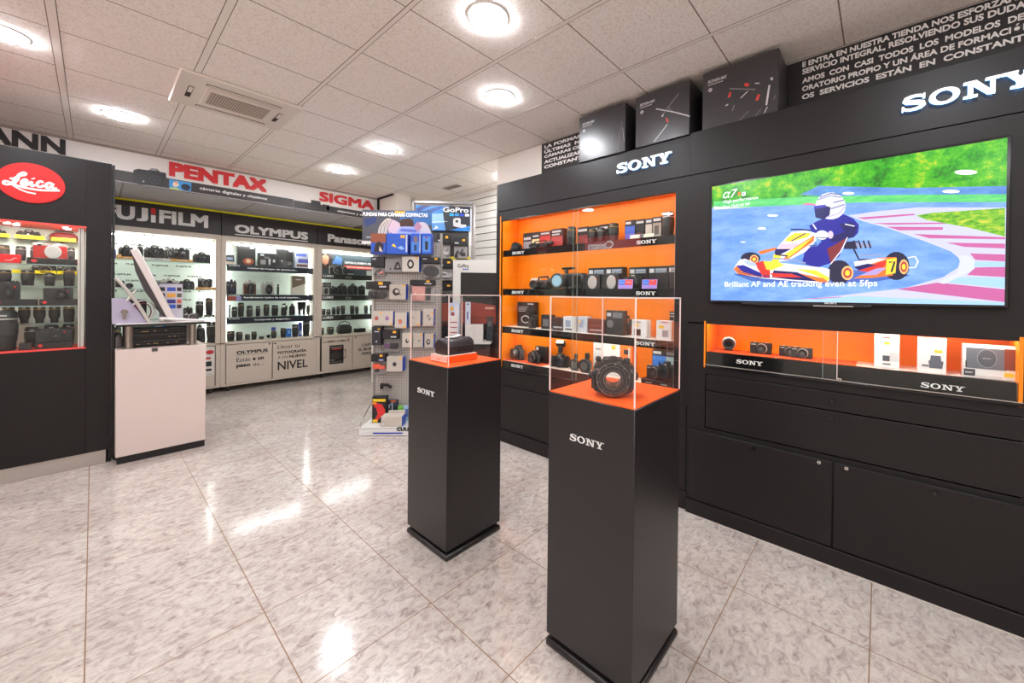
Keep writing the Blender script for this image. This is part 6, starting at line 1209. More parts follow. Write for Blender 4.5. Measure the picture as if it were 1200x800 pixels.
part('print', b, bd)
goods_ = None
t = ctthing('display_camera', 'small dark camera in front of the price board', 'camera', 224, TB, .3); t.scale = (1.1, 1, 1.1)
for nm, me, par, lb in (_PC.get(('compact',)) or (size(('compact',)), _PC[('compact',)])[1])[0]: link(nm, me, t if par is None else [c for c in t.children if c.name.startswith(par)][0])
t = ctthing('tilted_stand', 'pale lavender panel on a silver bar stand beside the black cabinet', 'stand', 154, TB, .06, radians(8)); b = MB(); R = Matrix.Rotation(radians(-14), 4, 'X'); b.prism([(-.11, 0), (.095, 0), (.06, .09), (-.02, .23), (-.105, .225)], .01, .02, mat((158, 148, 168), .4, name='lavender_plastic'), xf=R); part('panel', b, t); b = MB(); b.lathe([(.022, 0), (.022, -.012)], (-.04, .008, .1), 'y', STEEL, 18); b.box((-.05, .0, .04), (-.03, .012, .09), STEEL); part('hinge', b, t)
b = MB(); b.tube([(.105, -.01, .008), (.02, -.01, .2), (-.075, -.01, .36), (-.095, -.01, .385)], .013, mat((204, 196, 188), .3, .3)); b.tube([(-.03, -.0, .19), (-.0, -.0, .24), (.03, .0, .29)], .008, mat((204, 196, 188), .3, .3)); part('bar', b, t)
t = ctthing('cable_coil', 'loose loops of white cable behind the silver stand', 'cable', 168, TB+.004, .2); b = MB(); b.tube([(.075*cos(a)*(1+.1*sin(a*.7)), .02*sin(a*.5), .1+.09*sin(a)) for a in [k*.35 for k in range(37)]], .005, mat((226, 220, 216), .5), 6); part('loop', b, t); b = MB(); b.tube([(.05*cos(a), .03, .09+.075*sin(a)) for a in [k*.4 for k in range(17)]], .005, mat((150, 70, 80), .5), 6); part('red_loop', b, t, 'dark red loop')
t = ctthing('equipment_box', 'dark ventilated box behind the cable loops', 'electronics', 155, TB, .3); b = MB(); b.box((-.07, 0, 0), (.09, .12, .2), PLASTIC, .004); part('body', b, t); b = MB(); b.prism([(.05*cos(2*pi*j/20)+.0, .12+.05*sin(2*pi*j/20)) for j in range(20)], -.002, 0, mat((110, 50, 62), .5)); part('emblem', b, t)
# ================================================================== accessory racks
GX, GY_ = 2.2, 4.03
GW = Frame((GX, GY_), radians(-47)); 
PEG = mat((176, 170, 164), .5, .2, name='grey_pegboard'); HOLE = mat((70, 66, 64), .8, name='peg_hole'); RAIL = mat((150, 144, 138), .35, .5, name='grey_metal_rail')
BEI = (196, 186, 174); BLU = (40, 80, 190); BLUE_S = (24, 70, 190); YL_ = (246, 176, 40)
def gl(px, py, ly=0): return GW.at(px, py, ly)
rk = root('accessory_rack', 'tall grey pegboard rack hung with boxed accessories, a printed header on top', 'display rack', (GX, GY_, 0), GW.rz)
bx0, bx1 = gl(438, 400)[0], gl(516, 400)[0]; cx_ = (bx0+bx1)/2
zb = gl(438, 482)[1]; zt = gl(460, 283)[1]
b = MB(); b.box((bx0, 0, zb), (bx1, .02, zt), PEG); bd = part('pegboard', b, rk)
b = MB(); z = zb+.03
while z < zt-.02:
    x = bx0+.02
    while x < bx1-.01: b.box((x, -.0008, z), (x+.009, .001, z+.009), HOLE); x += .028
    z += .028
part('peg_holes', b, bd)
for x in (bx0-.004, bx1-.012): b = MB(); b.box((x, -.006, .1), (x+.02, .034, zt+.1), RAIL, .002); part('upright', b, rk)
b = MB(); b.box((bx0-.002, .03, .1), (bx1+.004, .05, zt), PEG); part('rear_panel', b, rk)
tx0, tx1 = gl(421, 495, -.3)[0], bx1+.04
b = MB(); b.box((tx0, -.3, .03), (tx1, .05, .085), mat((206, 204, 200), .4, name='grey_white_tray'), .003); b.box((tx0, -.306, .005), (tx1, -.298, .06), mat((224, 222, 220), .4)); b.box((tx0+.02, -.28, 0), (tx1-.02, .04, .03), GREYP); tr = part('base_tray', b, rk)
b = MB(); a = gl(465, 498, -.307); b.text('CULLMANN', a[0], .05, -.3085, INK, w=.3, h=.042, bold=.08, th=.002); a0 = gl(437, 498, -.307)[0]; b.box((a0, -.308, .022), (a0+.3, -.3062, .036), mat((30, 50, 170), .5)); part('lettering', b, tr)
b = MB(); pts = [(tx0+.01, -.29, .085), (tx0+.015, -.29, .14), (tx0+.03, -.1, .27), (tx0+.03, -.0, .29)]; b.tube(pts, .005, CHROME); part('wire_rail', b, tr)
# header with text and a drawn strap picture
hz0, hz1 = gl(450, 283, -.03)[1], gl(450, 246, -.03)[1]; hx0, hx1 = gl(424.5, 260, -.03)[0], gl(506, 260, -.03)[0]
b = MB(); b.box((hx0, -.03, hz0), (hx1, -.022, hz1), mat((74, 76, 84), .4, name='header_print_grey')); hd = part('header', b, rk)
Hx = lambda u: hx0+(hx1-hx0)*u
Hz = lambda v: hz0+(hz1-hz0)*v
b = MB(); b.text('FUNDAS PARA CÁMARAS COMPACTAS', Hx(.01), Hz(.80), -.0335, WLET, w=(hx1-hx0)*.93, h=.05, bold=.06, th=.001); part('lettering', b, hd)
b = MB(); pp = lambda pts, c, k: b.prism([(Hx(min(max(u, 0), 1)), Hz(min(max(v, 0), 1))) for u, v in (smooth(list(pts)+[pts[0]], 4)[:-1] if len(pts) > 4 else pts)], -.0303-k*.0003, -.03, mat(c, .4))
pp(((.48, .98), (1, .98), (1, .55), (.6, .5)), (60, 110, 170), 0); pp(((.46, .98), (.62, .98), (.6, .8), (.48, .8)), (190, 150, 50), 1); pp(((.22, .1), (.24, .45), (.34, .72), (.42, .7), (.36, .4), (.36, .1)), (196, 186, 172), 1); pp(((.36, .5), (.42, .7), (.56, .55), (.62, .3), (.5, .12), (.4, .2)), (206, 178, 186), 2); pp(((.76, .3), (.8, .6), (.92, .6), (1, .25), (.98, .1), (.86, .12)), (200, 190, 196), 2)
pp(((.54, .5), (.56, .7), (.7, .74), (.74, .55), (.66, .44)), (70, 44, 36), 3); pp(((.5, .28), (.56, .48), (.8, .46), (.82, .26), (.66, .2)), (150, 164, 214), 4); pp(((.54, .34), (.56, .42), (.78, .4), (.78, .3)), (96, 110, 180), 5); pp(((.74, .5), (.8, .66), (.86, .5), (.8, .3)), (178, 130, 150), 5)
for k in range(3): b.stroke([(Hx(.25+k*.05), Hz(.1)), (Hx(.27+k*.05), Hz(.45)), (Hx(.36+k*.03), Hz(.68))], .006, -.0316, -.03, mat((120, 104, 96), .5))
b.stroke([(Hx(.4), Hz(.3)), (Hx(.48), Hz(.15)), (Hx(.6), Hz(.14))], .006, -.0325, -.03, mat((50, 40, 50), .5)); pp(((.75, .02), (.97, .02), (.97, .14), (.75, .14)), (36, 30, 26), 3); b.box((Hx(.78), -.0335, Hz(.05)), (Hx(.94), -.0315, Hz(.1)), mat((206, 190, 90), .5)); pp(((.06, .1), (.24, .1), (.24, .16), (.06, .16)), (150, 150, 150), 2); pp(((.02, .7), (.2, .78), (.2, .6), (.05, .45)), (40, 60, 110), 1)
part('picture', b, hd)
b = MB(); b.box((Hx(.0), -.034, hz0-.03), (Hx(.98), -.02, hz0+.004), mat((226, 222, 218), .4)); part('price_rail', b, hd, 'white price rail')
def hook(parent, z, d): b = MB(); b.tube([(0, 0, z), (0, d+.02, z)], .003, CHROME, 6); b.tube([(-.012, d+.018, z-.01), (.012, d+.018, z-.01)], .003, CHROME, 6); return part('hook', b, parent)
def hang(name, lb, F, px, py, dep, col, art=(), side=None, off=-.0, clear=None, peg=.0, cat='packaged accessory', group='packs hung on the rack'):
    """a box or card pack hung from a peg; clear = height share of a see-through lower half"""
    ly = off-dep; l0 = F.at(px[0], py[1], ly)[0]; l1 = F.at(px[1], py[1], ly)[0]; xm = (px[0]+px[1])/2; z1 = F.at(xm, py[0], ly)[1]; z0 = F.at(xm, py[1], ly)[1]; w, h = l1-l0, z1-z0
    t = root(name, lb, cat, F.w((l0+l1)/2, ly, z0), F.rz, group); b = MB()
    if clear: b.box((-w/2, 0, h*clear), (w/2, dep*.84, h), mat(col, .45), min(.003, w*.02))
    else: b.box((-w/2, 0, 0), (w/2, dep*.84, h), mat(col, .45), min(.003, w*.02))
    bd = part('carton' if not clear else 'header_card', b, t)
    if side: b = MB(); b.box((w/2-.0005, .002, .002), (w/2+.001, dep*.84-.002, h-.002), mat(side, .45)); part('printed_side', b, bd)
    if art:
        b = MB(); k = 0
        for a in art:
            k += 1; y = -.0006-k*.0003
            if a[0] == 'e': b.prism([(-w/2+(a[1]+a[3]*cos(2*pi*j/16))*w, a[2]*h+a[4]*h*sin(2*pi*j/16)) for j in range(16)], y, -.0002, mat(a[5], .45))
            elif a[0] == 'p': b.prism([(-w/2+p[0]*w, p[1]*h) for p in a[1]], y, -.0002, mat(a[2], .45))
            else: b.box((-w/2+a[0]*w, y, a[1]*h), (-w/2+a[2]*w, -.0002, a[3]*h), mat(a[4], .45))
        part('print', b, bd)
    if clear:
        b = MB(); b.box((-w/2, 0, 0), (w/2, dep*.84, h*clear), BLISTER, min(.006, w*.05)); part('clear_shell', b, t)
        b = MB(); b.box((-w*.47, dep*.7, h*.03), (w*.47, dep*.78, h*clear*.97), mat((172, 166, 162), .5, var=.25, vscale=60, name='grey_backing_card')); part('backing_card', b, t)
        return t, w, h
    b = MB(); b.tube([(0, dep*.83, h-.012), (0, dep-.009, h-.012)], .003, CHROME, 6); b.tube([(0, .0, h+.0), (0, dep-.009, h+.0)], .0028, CHROME, 6); part('hang_tab', b, t)
    return t, w, h
def shape(t, kind, x, z, s, m, y=.015):
    b = MB()
    if kind == 'ring': b.lathe([(s*.62, 0), (s, -.004), (s, -.016), (s*.62, -.02), (s*.6, -.01)], (x, y+.02, z), 'y', m, 20)
    elif kind == 'box': b.box((x-s, y, z-s*.7), (x+s, y+.03, z+s*.7), m, s*.15)
    elif kind == 'cam': b.box((x-s, y, z-s*.7), (x+s, y+.03, z+s*.7), m, s*.12); b.lathe([(s*.45, 0), (s*.45, -.02), (s*.3, -.022)], (x+s*.2, y+.004, z), 'y', LENSG, 16)
    elif kind == 'arm': b.tube([(x-s, y+.01, z-s), (x-s*.3, y+.012, z+s*.6), (x+s*.3, y+.014, z-s*.2), (x+s, y+.01, z+s)], s*.22, m, 8); b.box((x-s*1.1, y+.0, z-s*1.2), (x-s*.4, y+.03, z-s*.7), m, s*.1)
    elif kind == 'strap': b.tube([(x+s*cos(a), y+.012, z+s*.55*sin(a)) for a in [k*2*pi/16 for k in range(17)]], s*.22, m, 8)
    return part('item', b, t)
CB = mat((38, 36, 40), .4); CP = mat((230, 140, 130), .4); CO = mat((238, 84, 44), .4); CPU = mat((110, 70, 110), .4); CW = mat((206, 200, 196), .4)
# blue row
for px, dep, lb, art in (((434.5, 452), .09, 'blue pack with a brown seated figure picture, first in the blue row', ((.0,.55,1,1,(150,84,56)),('p',((.2,.1),(.8,.1),(.85,.45),(.55,.62),(.3,.5)),(40,30,34)),('p',((.55,.15),(.8,.1),(.6,.4)),(224,210,206)),(0,0,1,.1,(30,60,150)))),
                     ((452.5, 478), .1, 'wide blue pack with a yellow fish picture in the blue row', ((.65,.78,.85,.92,YL_),('p',((.24,.4),(.34,.5),(.42,.42),(.46,.3),(.36,.34)),(246,214,60)),('p',((.5,.3),(.7,.4),(.85,.25),(.7,.2)),(150,190,240)),(.9,.1,.97,.95,(206,214,230)))),
                     ((481, 493), .1, 'narrow blue pack with a small clip picture in the blue row', ((.1,.1,.85,.6,(70,130,214)),(.3,.55,.7,.85,(130,110,120)),(.35,.15,.6,.45,(40,60,110)),(.88,.05,.96,.95,(216,220,230)))),
                     ((494, 505.5), .1, 'narrow blue pack with a dark device picture at the end of the blue row', ((.1,.1,.9,.85,(80,140,220)),(.35,.2,.65,.62,(40,40,48)),('e',.5,.8,.12,.05,(150,60,80))))):
    hang('blister_pack', lb, GW, px, (273.5, 297.5), dep, (44, 92, 200), art, (26, 60, 150), off=-.037, group='blue packs on the rack')
t, w, h = hang('blister_pack', 'black-topped clear pack with small parts, first in the second rack row', GW, (434.5, 450), (301, 324), .06, (34, 34, 40), ((.1,.86,.4,.92,LG),), clear=.48); shape(t, 'arm', -.01, h*.25, .03, CB); shape(t, 'box', .03, h*.2, .02, CP)
hang('boxed_accessory', 'grey box with a triangle strap picture in the second rack row', GW, (451, 471.5), (303, 319), .05, (142, 138, 136), (('p',((.5,.2),(.95,.2),(.8,.75),(.65,.75)),(46,44,46)),('p',((.62,.32),(.84,.32),(.75,.6)),(142,138,136)),('e',.32,.25,.04,.07,K)))
hang('boxed_accessory', 'pale box with a frame mount picture and blue side, second rack row', GW, (471, 491), (300.5, 318.5), .09, (206, 198, 188), (('e',.5,.5,.2,.3,K),('e',.5,.5,.11,.17,(206,198,188)),(.78,.86,.94,.96,YL_),(.4,.2,.5,.34,K),(.4,.68,.5,.8,K)), BLUE_S)
t, w, h = hang('blister_pack', 'black-topped clear pack holding a dark oval case, second rack row', GW, (494, 515), (301.5, 326), .08, (28, 27, 30), ((.72,.88,.88,.97,YL_),(.05,.9,.3,.94,LG)), clear=.72); b = MB(); b.prism([(w*.42*cos(2*pi*j/24), h*.34+h*.26*sin(2*pi*j/24)) for j in range(24)], .008, .05, CB); part('item', b, t, 'dark oval case')
t, w, h = hang('blister_pack', 'black-topped clear pack with a camera housing, third rack row', GW, (428.5, 455), (329.5, 352), .09, (32, 28, 28), ((.55,.82,.75,.96,YL_),(.6,.68,.9,.76,LG)), clear=.58); shape(t, 'cam', -w*.2, h*.27, .055, CB); shape(t, 'ring', w*.2, h*.3, .045, CB)
hang('boxed_accessory', 'beige box with a curved strap picture and blue side, third rack row', GW, (456, 475.5), (333, 351), .08, (186, 176, 164), (('e',.42,.5,.22,.24,K),('e',.46,.54,.12,.11,(186,176,164)),('p',((.5,.36),(.7,.3),(.72,.36),(.52,.44)),K),(.8,.88,.96,.97,YL_)), BLUE_S)
t, w, h = hang('blister_pack', 'black-topped pack with pink and dark parts, third rack row', GW, (480, 509), (328, 355), .07, (30, 28, 30), ((.66,.9,.8,.98,YL_),(.6,.82,.88,.86,LG)), clear=.78); b = MB(); b.box((-w*.42, .02, h*.1), (w*.1, .024, h*.72), mat((214, 150, 140), .5)); b.box((w*.14, .016, h*.12), (w*.32, .03, h*.66), CB); part('item', b, t); shape(t, 'arm', -w*.22, h*.5, .03, mat((236, 220, 214), .4))
for px, py, lb, art, sd in (((435.5, 448), (364.5, 381.5), 'beige box with a red disc picture, first in the fourth rack row', (('e',.45,.5,.17,.14,(150,50,48)),('e',.45,.5,.08,.07,(220,120,100)),(.75,.86,.95,.97,YL_)), None),
                            ((448, 460.5), (364.5, 381.5), 'beige box with a purple disc picture in the fourth rack row', (('e',.45,.5,.17,.14,(130,60,140)),('e',.45,.5,.08,.07,(200,150,200)),(.75,.05,.95,.16,YL_)), BLUE_S),
                            ((462.5, 476.5), (366, 384.5), 'beige box with a red disc picture and a blue side, fourth rack row', (('e',.45,.42,.15,.14,(190,70,50)),('e',.45,.42,.07,.07,(236,150,110)),(.72,.03,.92,.13,YL_)), BLUE_S),
                            ((480, 492.5), (364, 382), 'pale box with a tiny dot picture behind the clear cover', (('e',.3,.55,.05,.05,(110,90,120)),(.72,.05,.92,.16,YL_)), BLUE_S),
                            ((495.5, 508), (362, 382), 'pale box with a black clip picture behind the clear cover', (('p',((.35,.55),(.5,.7),(.75,.45),(.6,.3)),K),('p',((.42,.54),(.52,.62),(.66,.46),(.58,.38)),(206,198,188)),(.78,.7,.94,.82,YL_)), BLUE_S)):
    hang('boxed_accessory', lb, GW, px, py, .07, (198, 188, 177), art, sd)
hang('boxed_accessory', 'dark grey pack low at the rack edge, fifth row', GW, (435.5, 446.3), (383, 404.5), .1, (44, 42, 48), ((.66,.84,.9,.92,YL_),(.3,.72,.8,.77,LG),('p',((.4,.2),(.6,.28),(.56,.14)),LG)))
t, w, h = hang('blister_pack', 'black-topped clear pack with purple and dark blocks, fifth rack row', GW, (447.5, 466), (387, 413.5), .09, (34, 31, 36), ((.68,.88,.88,.97,YL_),(.55,.68,.9,.74,LG)), clear=.62); shape(t, 'box', -w*.2, h*.3, .034, CPU); shape(t, 'box', w*.2, h*.3, .045, CB)
for px, py, lb, art, sd in (((471, 483), (390, 407), 'beige box with a small black ring picture, fifth rack row', (('e',.5,.45,.16,.15,K),('e',.55,.5,.08,.08,(198,188,177)),(.74,.7,.95,.84,YL_)), None), ((484, 495.5), (390, 407), 'beige box with a tiny black clip picture, fifth rack row', (('p',((.5,.45),(.7,.52),(.65,.38)),K),(.74,.76,.95,.9,YL_)), BLUE_S),
                            ((497.5, 508), (391, 407.5), 'beige box with a dark oval ring picture, fifth rack row', (('e',.42,.42,.22,.2,K),('e',.44,.44,.12,.11,(198,188,177)),(.74,.74,.95,.88,YL_)), BLUE_S)): hang('boxed_accessory', lb, GW, px, py, .06, (196, 187, 176), art, sd)
t, w, h = hang('blister_pack', 'black-topped clear pack with orange floats at the rack edge', GW, (434.5, 451.5), (415, 439.5), .09, (30, 28, 32), ((.6,.88,.8,.98,YL_),(.55,.68,.85,.76,(150,150,190))), clear=.64); shape(t, 'box', -w*.18, h*.4, .04, CO); shape(t, 'box', w*.24, h*.36, .03, mat((226, 90, 66), .4)); shape(t, 'box', -w*.18, h*.18, .02, CB)
hang('boxed_accessory', 'beige box with a dark hexagon picture and wide blue side, sixth rack row', GW, (453, 471.5), (418, 435.5), .12, (190, 181, 170), (('p',((.38,.42),(.5,.34),(.62,.42),(.62,.58),(.5,.66),(.38,.58)),(52,48,56)),(.8,.86,.97,.97,YL_)), BLUE_S)
# on the base tray
GW.lim = (-.29, -.01); zt_ = .085
def traybox(n, lb, px, py, ly, d, col, art, sd=None, zb=zt_): return carton(n, lb, GW, px, zb, ly, d, col, art, sd, cat='packaged accessory', py=py, rel=True)
traybox('sleeve_pack', 'black and yellow sleeve holding a red glove-like strap on the rack tray', (436, 452.5), (455, 486), -.155, .06, (30, 28, 28), ((.05,.8,.95,.9,(236,196,40)),('p',((.1,.65),(.3,.75),(.7,.7),(.95,.45),(.85,.25),(.55,.2),(.3,.0),(.2,.1),(.35,.35)),(214,44,46)),('p',((.05,.55),(.25,.6),(.4,.35),(.3,.2),(.12,.3)),(40,36,40)),(.05,.02,.4,.12,(236,190,40)),(.0,.7,.3,.78,(236,150,40))))
traybox('boxed_accessory', 'beige box lying flat in front on the rack tray, blue ended', (446.5, 471), (477.5, 489.5), -.28, .12, (200, 190, 179), (('e',.1,.25,.03,.08,WT),('e',.14,.8,.03,.06,WT)), BLUE_S)
traybox('boxed_accessory', 'beige box with a yellow sticker behind the flat one on the tray', (455, 474), (466, 480), -.155, .03, (192, 182, 170), ((.75,.3,.96,.5,YL_),(.45,.1,.8,.3,(46,44,46))))
traybox('boxed_accessory', 'dark pack with blue speckles behind the beige tray boxes', (453, 465), (455, 478), -.07, .05, (40, 46, 62), ((.2,.6,.3,.8,LG),(.5,.5,.6,.9,LG),(.35,.75,.45,.85,(150,180,210)),(.6,.2,.9,.4,(110,160,200)),(.4,.92,.9,1.0,(214,96,44))))
traybox('boxed_accessory', 'small green and yellow pack on the rack tray', (466, 472), (457.5, 475), -.1, .04, (110, 176, 70), ((.1,.2,.6,.7,(236,210,70)),)); traybox('boxed_accessory', 'small pale blue pack beside the green one on the tray', (472.5, 480), (457.5, 475), -.1, .04, (150, 180, 210), ((.4,.3,.8,.8,(90,110,170)),))
t = root('action_mount', 'black curved mount lying over the packs on the rack tray', 'accessory', GW.w(gl(452, 450, -.035)[0], -.03, gl(452, 456, -.03)[1]), GW.rz); b = MB(); b.tube([(-.05, 0, .01), (-.03, -.01, .05), (.02, -.01, .05), (.06, 0, .02)], .016, RUBBER); b.lathe([(.02, 0), (.02, -.02), (.012, -.022)], (-.035, -.01, .05), 'y', PLASTIC, 14); part('body', b, t); b = MB(); b.tube([(0, .0, .02), (0, .025, .02)], .004, CHROME, 6); part('hook', b, t)
# ---- taller framed rack behind
F2 = Frame((3.05, 4.35), radians(-45)); 
r2 = root('framed_rack', 'grey tube framed rack with a blue banner behind the pegboard rack', 'display rack', (3.05, 4.35, 0), F2.rz)
a0, a1 = F2.at(484, 240)[0], F2.at(555, 240)[0]; zt2 = F2.at(553, 236)[1]
TUB = mat((148, 142, 138), .35, .6, name='grey_tube')
for x in (a0, a1): b = MB(); b.box((x-.022, -.0, 0), (x+.022, .04, zt2), TUB, .008); part('post', b, r2)
b = MB(); b.box((a0-.022, 0, zt2-.045), (a1+.022, .04, zt2), TUB, .008); part('top_rail', b, r2)
b = MB(); b.box((a0+.03, .015, .3), (a1-.035, .03, F2.at(510, 268)[1]), mat((60, 56, 54), .5)); b.box((a1-.06, .004, .3), (a1-.024, .014, zt2-.1), mat((224, 220, 216), .4)); b.box((a0-.02, -.0, 0), (a1+.02, .3, .08), GREYP, .004); part('back_board', b, r2)
bz0, bz1 = F2.at(515, 270, -.02)[1], F2.at(515, 241, -.02)[1]; c0, c1 = F2.at(487, 250, -.02)[0], F2.at(551, 250, -.02)[0]
b = MB(); b.box((c0, -.02, bz0), (c1, -.012, bz1), mat((44, 130, 206), .35, name='banner_blue')); bn = part('banner', b, r2, 'blue banner')
b = MB(); q = lambda pts, c, k: b.prism([(c0+(c1-c0)*min(max(u, 0), 1), bz0+(bz1-bz0)*min(max(v, 0), 1)) for u, v in (smooth(list(pts)+[pts[0]], 4)[:-1] if len(pts) > 4 else pts)], -.0203-k*.0003, -.0195, mat(c, .4))
q(((.0, .6), (.3, .9), (.5, .95), (.2, .6), (0, .4)), (30, 80, 160), 0); q(((.0, .85), (.12, 1), (.3, 1), (.05, .75)), (26, 60, 130), 1); q(((.15, .62), (.58, .72), (.58, .3), (.3, .28)), (150, 196, 236), 1); q(((.2, .28), (.58, .34), (.58, .02), (.36, .02)), (90, 150, 210), 1); q(((.26, .3), (.58, .36), (.58, .39), (.28, .34)), (216, 226, 236), 2); q(((.3, .02), (.42, .1), (.38, .2), (.34, .08)), (226, 224, 220), 3)
q(((.55, .0), (1, .0), (1, .98), (.58, .98), (.5, .8)), (36, 40, 50), 2); q(((.62, .02), (1, .22), (1, .1), (.8, .02)), (40, 130, 220), 4); q(((.7, .06), (1, .06), (1, .0), (.72, .0)), (50, 140, 226), 4)
for k, c in enumerate(((40, 170, 226), (40, 150, 220), (40, 70, 200), (236, 236, 236))): q(((.62+k*.095, .6), (.695+k*.095, .6), (.695+k*.095, .7), (.62+k*.095, .7)), c, 5)
q(((.69, .2), (.69, .46), (.74, .52), (.82, .5), (.83, .28), (.92, .26), (.92, .16), (.8, .14)), (206, 206, 204), 5); q(((.73, .34), (.73, .44), (.78, .44), (.78, .34)), (60, 60, 60), 6); part('print', b, bn)
b = MB(); b.text('GoPro', c0+(c1-c0)*.5, bz0+(bz1-bz0)*.75, -.0235, WLET, w=(c1-c0)*.47, h=(bz1-bz0)*.2, bold=.02, th=.001); part('lettering', b, bn)
YR = mat((246, 220, 60), .4, name='yellow_price_rail')
b = MB(); u0, u1 = F2.at(510, 305, -.05)[0], a1-.03; zz = F2.at(525, 303, -.05)[1]; b.box((u0, -.06, zz), (u1, -.04, zz+.03), YR); b.prism([((u0+u1)/2-.02, zz+.03), ((u0+u1)/2+.06, zz+.03), ((u0+u1)/2+.03, zz-.11), ((u0+u1)/2-.0, zz-.11)], -.062, -.045, YR); b.box((u0, -.04, zz+.01), (u1, .015, zz+.02), TUB); part('price_rail', b, r2, 'yellow price rail')
for px, py, kind, m, lb in (((511.5, 527), (274, 303), 'arm', CW, 'black-topped clear pack with pale parts above the yellow rail'), ((531, 547), (278, 303), 'arm', CB, 'black-topped clear pack with black parts above the yellow rail'), ((512, 530), (304, 329), 'strap', CW, 'black-topped clear pack with pale straps under the yellow rail'), ((533, 549), (304, 328), 'cam', CB, 'black-topped pack half behind the white stand under the yellow rail'), ((511, 530), (332, 352), 'strap', CB, 'black-topped clear pack low behind the clear cover')):
    t, w, h = hang('blister_pack', lb, F2, px, py, .06, (28, 26, 28), ((.66,.82,.86,.92,YL_),(.1,.7,.4,.76,LG)), clear=.6, off=-.086, group='packs on the framed rack'); shape(t, kind, -w*.1, h*.28, .05, m); shape(t, 'box', w*.2, h*.22, .03, m)
# ---- white framed stand with a dark screen, and the counter of small goods under it
F3 = Frame((2.96, 3.53), radians(-46)); 
st = root('screen_stand', 'white L-shaped framed stand around a black screen, beside the showcase', 'display stand', (2.96, 3.53, 0), F3.rz)
e0, e1 = F3.at(531.5, 310)[0], F3.at(583, 310)[0]; f0 = F3.at(540, 340)[0]; t1, t0 = F3.at(545, 305)[1], F3.at(560, 319.5)[1]
WG = mat((222, 218, 212), .45, name='white_stand_board')
b = MB(); b.prism([(e0, .86), (f0, .86), (f0, t0), (e1, t0), (e1, t1+.01), (e0, t1)], -.03, .02, WG); b.box((e0, -.02, 0), (f0, .02, .87), WG); part('frame', b, st)
b = MB(); a = F3.at(537, 316, -.031); b.text('GoPro', F3.at(536, 313, -.031)[0], F3.at(536, 313.5, -.031)[1], -.0318, GREYP, w=.13, h=.045, bold=.02, th=.001)
for k, c in enumerate(((40, 80, 190), (40, 90, 200), (30, 60, 170))): b.box((a[0]+.05+k*.024, -.0318, a[1]-.0), (a[0]+.07+k*.024, -.0305, a[1]+.014), mat(c, .5))
part('lettering', b, st)
b = MB(); b.box((f0, -.012, 1.42), (e1, .02, t0), mat((26, 24, 25), .15, name='dark_screen_glass')); part('screen', b, st, 'black screen')
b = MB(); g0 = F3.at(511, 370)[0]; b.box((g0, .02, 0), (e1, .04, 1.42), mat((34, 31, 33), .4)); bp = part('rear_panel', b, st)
b = MB(); zr0, zr1 = F3.at(560, 378, .02)[1], F3.at(555, 355, .02)[1]; b.prism([(g0, zr0+.02), (e1, zr0-.02), (e1, zr1-.03), (g0+(e1-g0)*.75, zr1-.005), (g0+(e1-g0)*.5, zr1+.015), (g0, zr1-.01)], .016, .02, mat((150, 56, 46), .45, var=.2, vscale=20, name='red_graphic_band'))  # red reflection in the glass cover, painted as solid shapes on a dark backdrop
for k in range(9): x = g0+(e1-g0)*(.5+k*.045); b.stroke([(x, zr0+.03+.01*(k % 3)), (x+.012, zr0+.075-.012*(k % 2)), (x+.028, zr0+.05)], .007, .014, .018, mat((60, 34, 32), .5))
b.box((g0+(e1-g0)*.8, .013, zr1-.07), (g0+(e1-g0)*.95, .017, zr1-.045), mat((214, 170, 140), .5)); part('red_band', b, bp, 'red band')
cz_ = F3.at(575, 399, -.1)[1]
b = MB(); b.box((f0-.15, -.2, cz_-.03), (e1-.05, .015, cz_), mat((226, 222, 216), .4), .003); b.box((f0-.02, -.18, 0), (e1-.07, .015, cz_-.03), mat((44, 36, 36), .5)); part('shelf', b, st, 'white shelf')
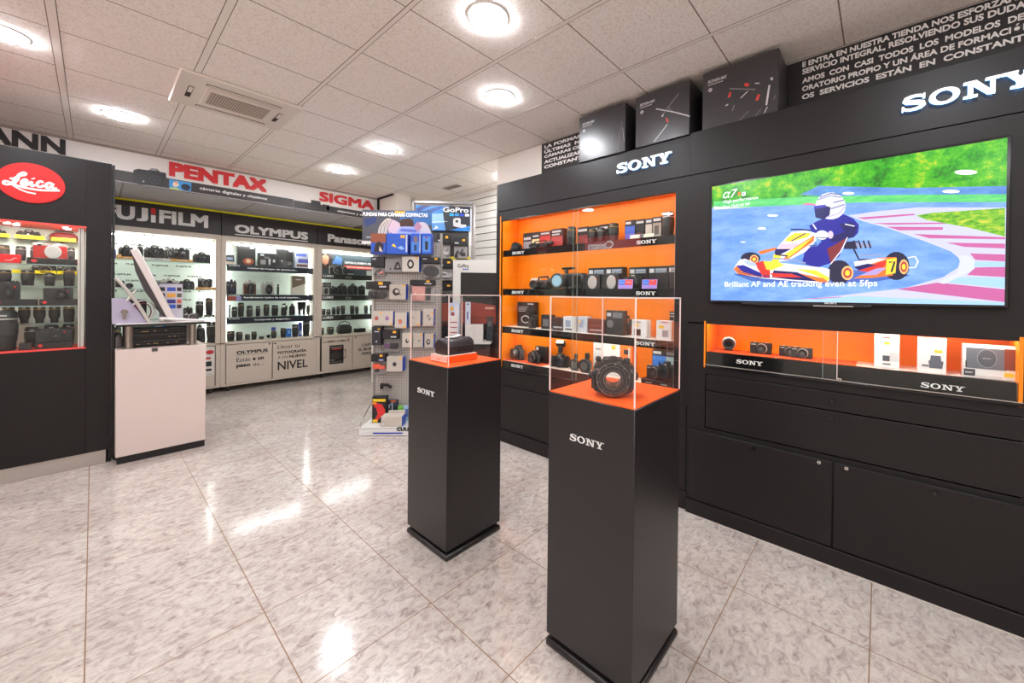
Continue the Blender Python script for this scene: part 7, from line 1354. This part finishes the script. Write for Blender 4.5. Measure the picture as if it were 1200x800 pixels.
def small(n, lb, px, py, ly, d, col, art): return carton(n, lb, F3, px, cz_, ly, d, col, art, cat='packaged accessory', group='small goods behind the far pedestal', py=py)
small('boxed_accessory', 'white box with a black dot behind the black case', (545, 566), (380, 397), -.17, .05, (222, 218, 212), ((.18,.15,.28,.28,K),(.5,.0,.51,1,(180,176,172))))
small('boxed_accessory', 'pale pack with a yellow sticker and figure picture behind the clear cover', (526.5, 538), (355, 397), -.12, .03, (200, 214, 236), ((.1,.8,.4,.9,YL_),(.15,.62,.5,.75,(150,60,50)),(.55,.4,.95,.95,(224,226,230))))
small('boxed_accessory', 'narrow pale blue pack with a black hang hole behind the clear cover', (545, 551), (354, 397), -.1, .03, (206, 216, 232), ((.3,.93,.7,.96,K),(.3,.55,.6,.75,(80,100,160))))
small('leaflet', 'tall white leaflet with red lines behind the black case', (526.5, 536.5), (370, 398), -.17, .01, (224, 218, 214), tuple((.1, .12+k*.2, .9, .16+k*.2, (170, 60, 70)) for k in range(4)))
small('boxed_accessory', 'tall dark narrow pack at the stand edge behind the clear cover', (570, 577.5), (371, 397), -.14, .05, (44, 52, 56), ((.2,.6,.8,.8,(90,100,104)),))
# ================================================================== across the aisle: the lit red sign that the showcase glass mirrors
t = root('display_cabinet', 'black cabinet with a lit red header, seen mirrored in the showcase glass', 'display cabinet', (-1.6, 4.25, 0), pi/2)
RL = mat((226, 16, 22), .4, emit=5.0, name='lit_red_acrylic'); WL = mat((255, 250, 248), .4, emit=9.0, name='lit_white_letter_face')
b = MB(); b.box((-.72, .0, 0), (.7, .6, 2.1), BLACK, .003); b.box((-.72, .02, 2.1), (.7, .6, 2.75), BLACK, .003); part('carcass', b, t)
b = MB(); b.box((-.66, -.02, 2.36), (.66, .018, 2.7), RL, .004); h = part('lit_header', b, t, 'lit red header')
b = MB(); b.text('Canon', -.06, 2.43, -.0225, WL, w=.62, h=.17, bold=.05, th=.002); part('lettering', b, h)
b = MB(); b.box((-.64, -.006, .9), (.64, .0, 2.0), mat((190, 192, 188), .4)); b.box((-.6, -.008, 1.42), (.6, -.004, 1.45), BLACK2); part('window', b, t)
